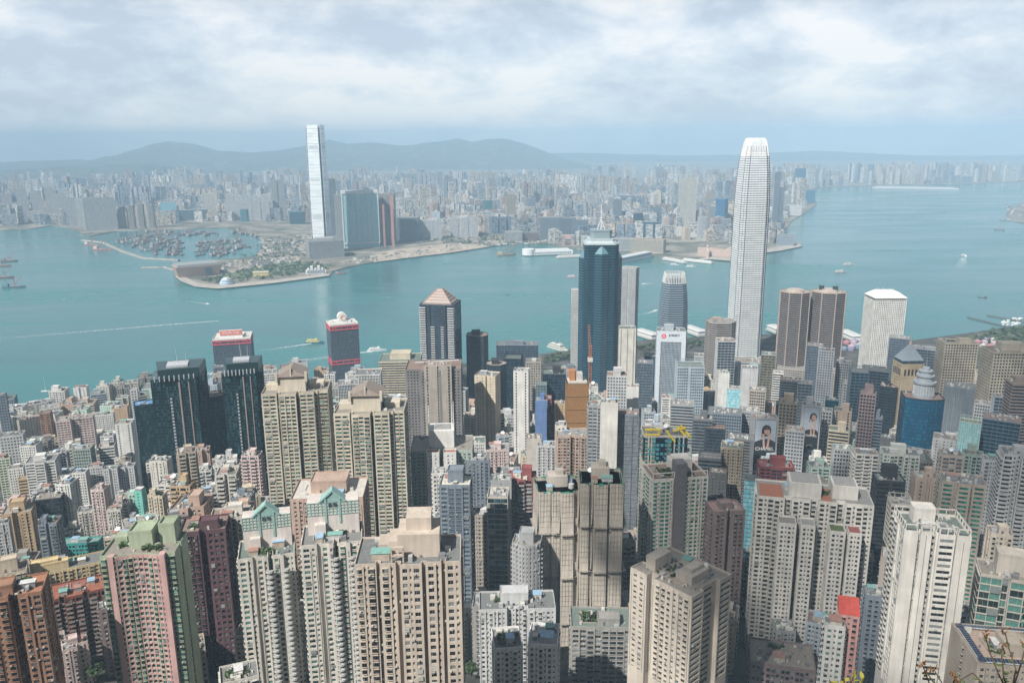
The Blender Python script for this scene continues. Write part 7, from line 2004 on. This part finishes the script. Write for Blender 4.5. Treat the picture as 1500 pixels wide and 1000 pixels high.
cols = [(.45, .20, .25), (.28, .25, .40), (.50, .38, .42), (.48, .48, .50), (.18, .26, .36)]
for i, (x, y) in enumerate(((1240, 503), (1252, 501), (1247, 509), (1258, 507), (1236, 512), (1432, 502), (1444, 499), (1457, 504), (1440, 508))):
    lowblock('fair_tent', 'tent', ['crimson', 'violet', 'pale pink', 'white', 'blue'][i % 5] + ' fairground canopy ' + ('beside the white porthole tower' if x < 1300 else 'between the two cream grid towers') + (', lower' if y > 506 else ', upper'), x, y, wheel_tent(cols[i % 5], cols[(i + 2) % 5]))

# ------------------------------------------------------------------ streets, cars, trees low between the towers
asp_m = land_mat('asphalt', (.045, .045, .047), (.055, .055, .057), (.07, .07, .07), .3)
def road(pts, wd, Zoff=.35):
    m = MB(); prev = None
    for i, (x, y) in enumerate(pts):
        a = Vector(pts[max(i-1, 0)]); b_ = Vector(pts[min(i+1, len(pts)-1)]); d = (b_ - a).normalized(); nr = Vector((-d.y, d.x))
        q = [(x + nr.x * s, y + nr.y * s, gz(y) + 3.2 + Zoff) for s in (-wd, wd)]
        if prev: m.face(prev[0], prev[1], q[1], q[0])
        prev = q
    tag(m.obj('road', asp_m), kind='structure')
def road_px(pts, wd):
    out = []
    for x, y in pts:
        lo, hi = 150, 1800
        for _ in range(40):
            mid = (lo + hi) / 2
            if at_y(x, y, mid).z > gz(mid) + 3: lo = mid
            else: hi = mid
        out.append((at_y(x, y, lo).x, lo))
    road(out, wd); return out
road_px([(30, 1010), (60, 985), (110, 968), (160, 955), (200, 940)], 7)
rd = road_px([(1130, 1010), (1085, 985), (1080, 950), (1090, 920), (1094, 890)], 5)
road_px([(60, 830), (150, 810), (240, 800)], 6)
rc_ = random.Random(8)
def car(x, y, ang, colr, label, grp):
    root = thing('parked_car', label, 'car', (x, y, gz(y) + 3.6), ang, grp)
    m = MB(); m.prism([(-2.1, -.85), (2.1, -.85), (2.1, .85), (-2.1, .85)], .35, .95); m.prism([(-1.4, -.75), (1.1, -.75), (1.1, .75), (-1.4, .75)], .95, 1.45, poly1=[(-1.0, -.65), (.6, -.65), (.6, .65), (-1.0, .65)]); m.obj('body', plain(colr, .35), root)
    for sx in (-1.3, 1.3):
        for sy in (-.85, .85):
            w_ = MB(); w_.bar((sx, sy - .1, .35), (sx, sy + .1, .35), .34, 8); w_.obj('wheel', plain((.02, .02, .02)), root)
for i, (px_, py_) in enumerate(((70, 977), (82, 973), (94, 981), (104, 975), (118, 983), (128, 968), (60, 986), (86, 988))):
    lo, hi = 150, 1800
    for _ in range(40):
        mid = (lo + hi) / 2
        if at_y(px_, py_, mid).z > gz(mid) + 3.2: lo = mid
        else: hi = mid
    car(at_y(px_, py_, lo).x, lo, rc_.uniform(.3, .7), rc_.choice([(.7, .7, .7), (.05, .05, .06), (.3, .32, .34), (.6, .6, .62)]), 'small car on the shaded lot below the dark red brick block', 'cars on the shaded lot')
def tree(x, y, s, seed, label, grp=None):
    z = gz(y) + 2.5
    root = thing('broadleaf_tree', label, 'tree', (x, y, z), 0, grp); rg = random.Random(seed)
    m = MB(); m.bar((0, 0, 0), (.2, .1, s * .5), s * .05, 6, s * .03)
    for _ in range(5):
        a = rg.random() * 6.28; m.bar((.2, .1, s * .42), (math.cos(a) * s * .3, math.sin(a) * s * .3, s * (.6 + .2 * rg.random())), s * .022, 4, s * .008)
    m.obj('trunk', plain((.10, .075, .05)), root)
    m = MB()
    for _ in range(230):
        d = Vector((rg.gauss(0, 1), rg.gauss(0, 1), rg.gauss(0, .8))).normalized() * (.35 + .65 * rg.random() ** .5)
        k = 1 + .3 * noise.noise(d * 2 + Vector((seed, 0, 0)))
        c = Vector((d.x * s * .42 * k, d.y * s * .42 * k, s * .68 + d.z * s * .3 * k))
        for _k in range(2):
            a = rg.random() * 6.28; q = s * rg.uniform(.03, .075)
            ux = Vector((math.cos(a), math.sin(a), rg.uniform(-.7, .7))) * q; vx = Vector((-math.sin(a), math.cos(a), rg.uniform(-.7, .7))) * q
            m.face(tuple(c - ux - vx * .5), tuple(c + ux * .6 - vx), tuple(c + ux + vx * .6), tuple(c - ux * .4 + vx))
    m.obj('crown', leafm((.045, .08, .03)), root)
for i, (px_, py_, s, lab) in enumerate(((140, 990, 11, 'dark street tree at the foot of the pink and green tower'), (30, 968, 9, 'small tree beside the orange brick tower'), (320, 960, 10, 'tree in the shaded court of the deep rose tower'), (300, 975, 9, 'second lower tree in the shaded court of the deep rose tower'), (1075, 905, 9, 'tree by the street right of the warm beige tower'), (1092, 870, 8, 'small tree below the dusty mauve tower'), (1180, 985, 9, 'tree beside the grey-brown podium with the pool'), (690, 985, 9, 'tree between the broad beige tower and the white low-rises'))):
    lo, hi = 150, 1800
    for _ in range(40):
        mid = (lo + hi) / 2
        if at_y(px_, py_, mid).z > gz(mid) + 5: lo = mid
        else: hi = mid
    tree(at_y(px_, py_, lo).x, lo, s, i, lab)

# ------------------------------------------------------------------ the shrub just below the railing
rs = random.Random(21)
stem_m = plain((.09, .065, .04), .8); lg_ = leafm((.07, .11, .025)); ly_ = leafm((.26, .24, .03)); bud_m = plain((.17, .075, .025), .7)
def leaf(m, p, d, L, wd, up):
    d = d.normalized(); sd = d.cross(up).normalized() * wd; n_ = sd.cross(d).normalized()
    a = p + d * L * .35 + n_ * L * .06; b_ = p + d * L * .75 + n_ * L * .04
    m.face(tuple(p), tuple(a - sd), tuple(b_ - sd * .8), tuple(p + d * L)); m.face(tuple(p), tuple(p + d * L), tuple(b_ + sd * .8), tuple(a + sd))
def shrub(label, base_px, base_Y, tips, Y, leafmat, buds, leaf_px, nl):
    b0 = at_y(*base_px, base_Y); b0.z = min(b0.z, gz(base_Y) + .0) if False else b0.z
    root = thing('flowering_shrub', label, 'shrub', b0)
    ms, ml, mbd = MB(), MB(), MB()
    px_m = Y / F
    gx = Vector((b0.x, b0.y, gz(b0.y) - .2)) - b0
    ms.bar(gx, (0, 0, 0), .012, 6, .007)
    for path in tips:
        P = [Vector((0, 0, 0))] + [at_y(x, y, Y + rs.uniform(-.15, .15)) - b0 for x, y in path]
        for i, (a, c) in enumerate(zip(P, P[1:])):
            ms.bar(a, c, .0042 - .002 * i / len(P), 5, .0042 - .002 * (i + 1) / len(P))
            for _ in range(nl):
                u = rs.random(); q = a.lerp(c, u)
                if i == 0 and u < .5: continue
                d = (c - a).normalized() + Vector((rs.gauss(0, .8), rs.gauss(0, .8), rs.gauss(0, .6)))
                leaf(ml, q, d, leaf_px * px_m * rs.uniform(.6, 1.1), leaf_px * px_m * .2, Vector((rs.gauss(0, .3), rs.gauss(0, .3), 1)))
        if buds:
            tip = P[-1]
            for _ in range(8):
                q = tip + Vector((rs.gauss(0, 4), rs.gauss(0, 3), rs.gauss(0, 5))) * px_m
                d = Vector((rs.gauss(0, .5), rs.gauss(0, .4), 1)); L = rs.uniform(4, 8) * px_m
                mbd.bar(q, q + d.normalized() * L, 1.6 * px_m, 6, .5 * px_m)
    ms.obj('stem', stem_m, root); ml.obj('leaf', leafmat, root)
    if mbd.f: mbd.obj('bud', bud_m, root)
shrub('leafy shrub with brown buds in front of the block with solar panels', (1480, 1020), 3.4, [[(1462, 985), (1450, 955), (1443, 930)], [(1488, 980), (1478, 950), (1472, 925)], [(1470, 990), (1468, 965), (1466, 950)], [(1496, 970), (1503, 945)], [(1440, 1000), (1425, 985), (1402, 998)]], 3.4, lg_, True, 11, 3)
shrub('yellow-green leaves poking up at the bottom edge before the slim pink tower', (1235, 1030), 3.0, [[(1232, 1005), (1240, 992)], [(1220, 1008), (1215, 996)], [(1255, 1008), (1265, 995)], [(1245, 1005), (1250, 990)]], 3.0, ly_, False, 16, 6)
shrub('brown budded twigs at the bottom edge below the framed-crown tower', (1385, 1030), 3.2, [[(1372, 1005), (1358, 985)], [(1380, 1000), (1368, 980)], [(1395, 1005), (1400, 990)], [(1365, 1010), (1352, 975)]], 3.2, lg_, True, 8, 2)
# ------------------------------------------------------------------ the rest of the island's blocks, filling the gaps between the towers above
import numpy as np
S_ = 4
GW, GH = 1500 // S_ + 1, 1040 // S_ + 1
def raster(list_):
    buf = np.full((GH, GW), 1e9)
    for b in list_:
        x0, x1 = int((b['x'] - b['w'] / 2) / S_), int((b['x'] + b['w'] / 2) / S_); y0, y1 = int(b['y'] / S_), int(min(b['yb'], 1036) / S_)
        x0, x1, y0, y1 = max(0, x0), min(GW - 1, x1), max(0, y0), min(GH - 1, y1)
        if x1 > x0 and y1 > y0:
            s = buf[y0:y1, x0:x1]; np.minimum(s, b['Y'], out=s)
    return buf
near_b = [b for b in BLD if b['Y'] < 1700]
buf = raster(near_b)
rf = random.Random(77)
hand = list(near_b)
anch = [b for b in hand if b['h']]
fills = []; used2 = {}
pal = ['white', 'white', 'white', 'white', 'offw', 'offw', 'offw', 'lgrey', 'grey', 'cream', 'beige', 'stone', 'concrete', 'lpink', 'tan', 'slate', 'salmon', 'mint', 'bluegrey']
nice = {'white': 'white', 'offw': 'off-white', 'lgrey': 'pale grey', 'grey': 'grey', 'cream': 'cream', 'beige': 'beige', 'stone': 'stone coloured', 'concrete': 'raw concrete', 'lpink': 'pale pink', 'tan': 'tan', 'slate': 'slate grey', 'salmon': 'salmon', 'mint': 'pale mint', 'bluegrey': 'blue-grey'}
tries = 0
while len(fills) < 200 and tries < 16000:
    tries += 1
    Y = rf.uniform(400, 1300); X = rf.uniform(-.66, .66) * Y
    if Y > shore_y(X) - 45: continue
    z0 = gz(Y)
    Wm = rf.uniform(11, 21) if Y < 900 else rf.uniform(15, 28); Dm = Wm * rf.uniform(.7, 1.2); rad = max(Wm, Dm) * .6
    if any(abs(X - b['X']) < b['W'] * .55 + rad + 1 and abs(Y - b['Y']) < b['D'] * .55 + rad + 2 for b in hand + fills): continue
    H = rf.uniform(45, 80) if rf.random() < .5 else rf.uniform(70, 115)
    if Y > 1000: H = min(H, 62)
    # do not cover more than the foot of what stands behind
    ok = True
    for _ in range(11):
        u, v, z = proj((X, Y, z0 + H)); wp = Wm * F / z
        lim = 0
        for b in hand:
            if b['Y'] > Y + 5 and abs(b['x'] - u) < (b['w'] + wp) / 2 - 1:
                lim = max(lim, b['y'] + (.44 if b['Y'] > 650 else .8) * (min(b['yb'], 1100) - b['y']))
        if v >= lim: break
        H *= .86
    else: ok = False
    if H < 16: ok = False
    if not ok or not (-20 < u < 1520) or v > 1000: continue
    ub, vb, _z = proj((X, Y, z0))
    x0, x1, y0, y1 = max(0, int((u - wp/2) / S_)), min(GW - 1, int((u + wp/2) / S_) + 1), int(max(0, v) / S_), min(GH - 1, int(vb / S_) + 1)
    if x1 <= x0 or y1 <= y0: continue
    vis = (buf[y0:y1, x0:x1] > Y).sum()
    if vis < 10 or vis < .06 * (y1 - y0) * (x1 - x0): continue
    col = rf.choice(pal)
    A = sorted(anch, key=lambda b: abs(b['x'] - u) + 1.2 * abs(b['y'] + 30 - v) + .1 * abs(b['Y'] - Y))[:2]
    a0 = A[0]
    rel_ = 'behind' if Y > a0['Y'] + 30 else ('in front of' if Y < a0['Y'] - 30 else 'beside')
    form = 'low-rise' if H < 30 else ('block' if H < 50 else 'tower')
    rr_ = rf.choice(['ms', 'mtu', 'ssu', 'mu', 'gms', 'tu', 'usd'])
    feat = {'ms': 'with a roof shed', 'mtu': 'with a roof tank', 'ssu': 'with roof shacks', 'mu': 'with a roof room', 'gms': 'with roof plants', 'tu': 'with a water tank', 'usd': 'with a roof dish'}[rr_]
    lab = f'{nice[col]} {form} {feat} {rel_} the {a0["h"]}'
    if lab in used2:
        lab = f'{nice[col]} {form} {rel_} the {a0["h"]}, toward the {A[1]["h"]}'
    if lab in used2 or len(lab.split()) > 16: continue
    used2[lab] = 1
    az = math.atan2(X, Y)
    rz = -az * .6 + R(rf.choice([-12, 6, 14, -4])) + R(rf.uniform(-4, 4))
    stl = rf.choice(['apt', 'apt2', 'apt2', 'punch', 'small', 'wide', 'bandw', 'bal' if Y < 800 else 'band', 'off'])
    raw_tower(lab, X, Y, z0, Wm, Dm, H, rz, col, stl, kind='b' if H < 50 else 'a', pf=rf.choice(['R', 'R', '2:0 .7:2.5 2:0', '2:0 1.5:3/1:0', '1.4:2 2:0/1:0']), gl=rf.choice(['apt', 'apt', 'aptg', 'dark', 'slate']), roof=rr_)
    b = dict(x=u, y=v, w=wp, yb=vb, Y=Y, X=X, W=Wm, D=Dm, h=None, H=H, label=lab)
    fills.append(b)
    s = buf[y0:y1, x0:x1]; np.minimum(s, Y, out=s)
print('fills', len(fills), 'tries', tries, 'hand', len(hand))
# ------------------------------------------------------------------ cloud shadows
shade(400, 520, 110, 300, 210, 3, 'low grey cloud over the slope behind the viewer, shading the right half of the city')
shade(640, 900, 60, 320, 240, 5, 'second low cloud above the peak')
# ------------------------------------------------------------------ haze
m = MB(); m.box(-13800, -700, -3, 13800, 20500, 640)
hm = bpy.data.materials.new('sea haze'); hm.use_nodes = True
t = hm.node_tree; t.nodes.clear()
o_ = N(t, 'ShaderNodeOutputMaterial'); pv = N(t, 'ShaderNodeVolumePrincipled')
pv.inputs['Color'].default_value = (0.50, 0.75, 0.98, 1)
pv.inputs['Density'].default_value = 0.00011
pv.inputs['Anisotropy'].default_value = -0.25
t.links.new(pv.outputs[0], o_.inputs[1])
tag(m.obj('haze', hm), 'pale blue haze filling the air over the harbour and the city', 'haze', kind='stuff')
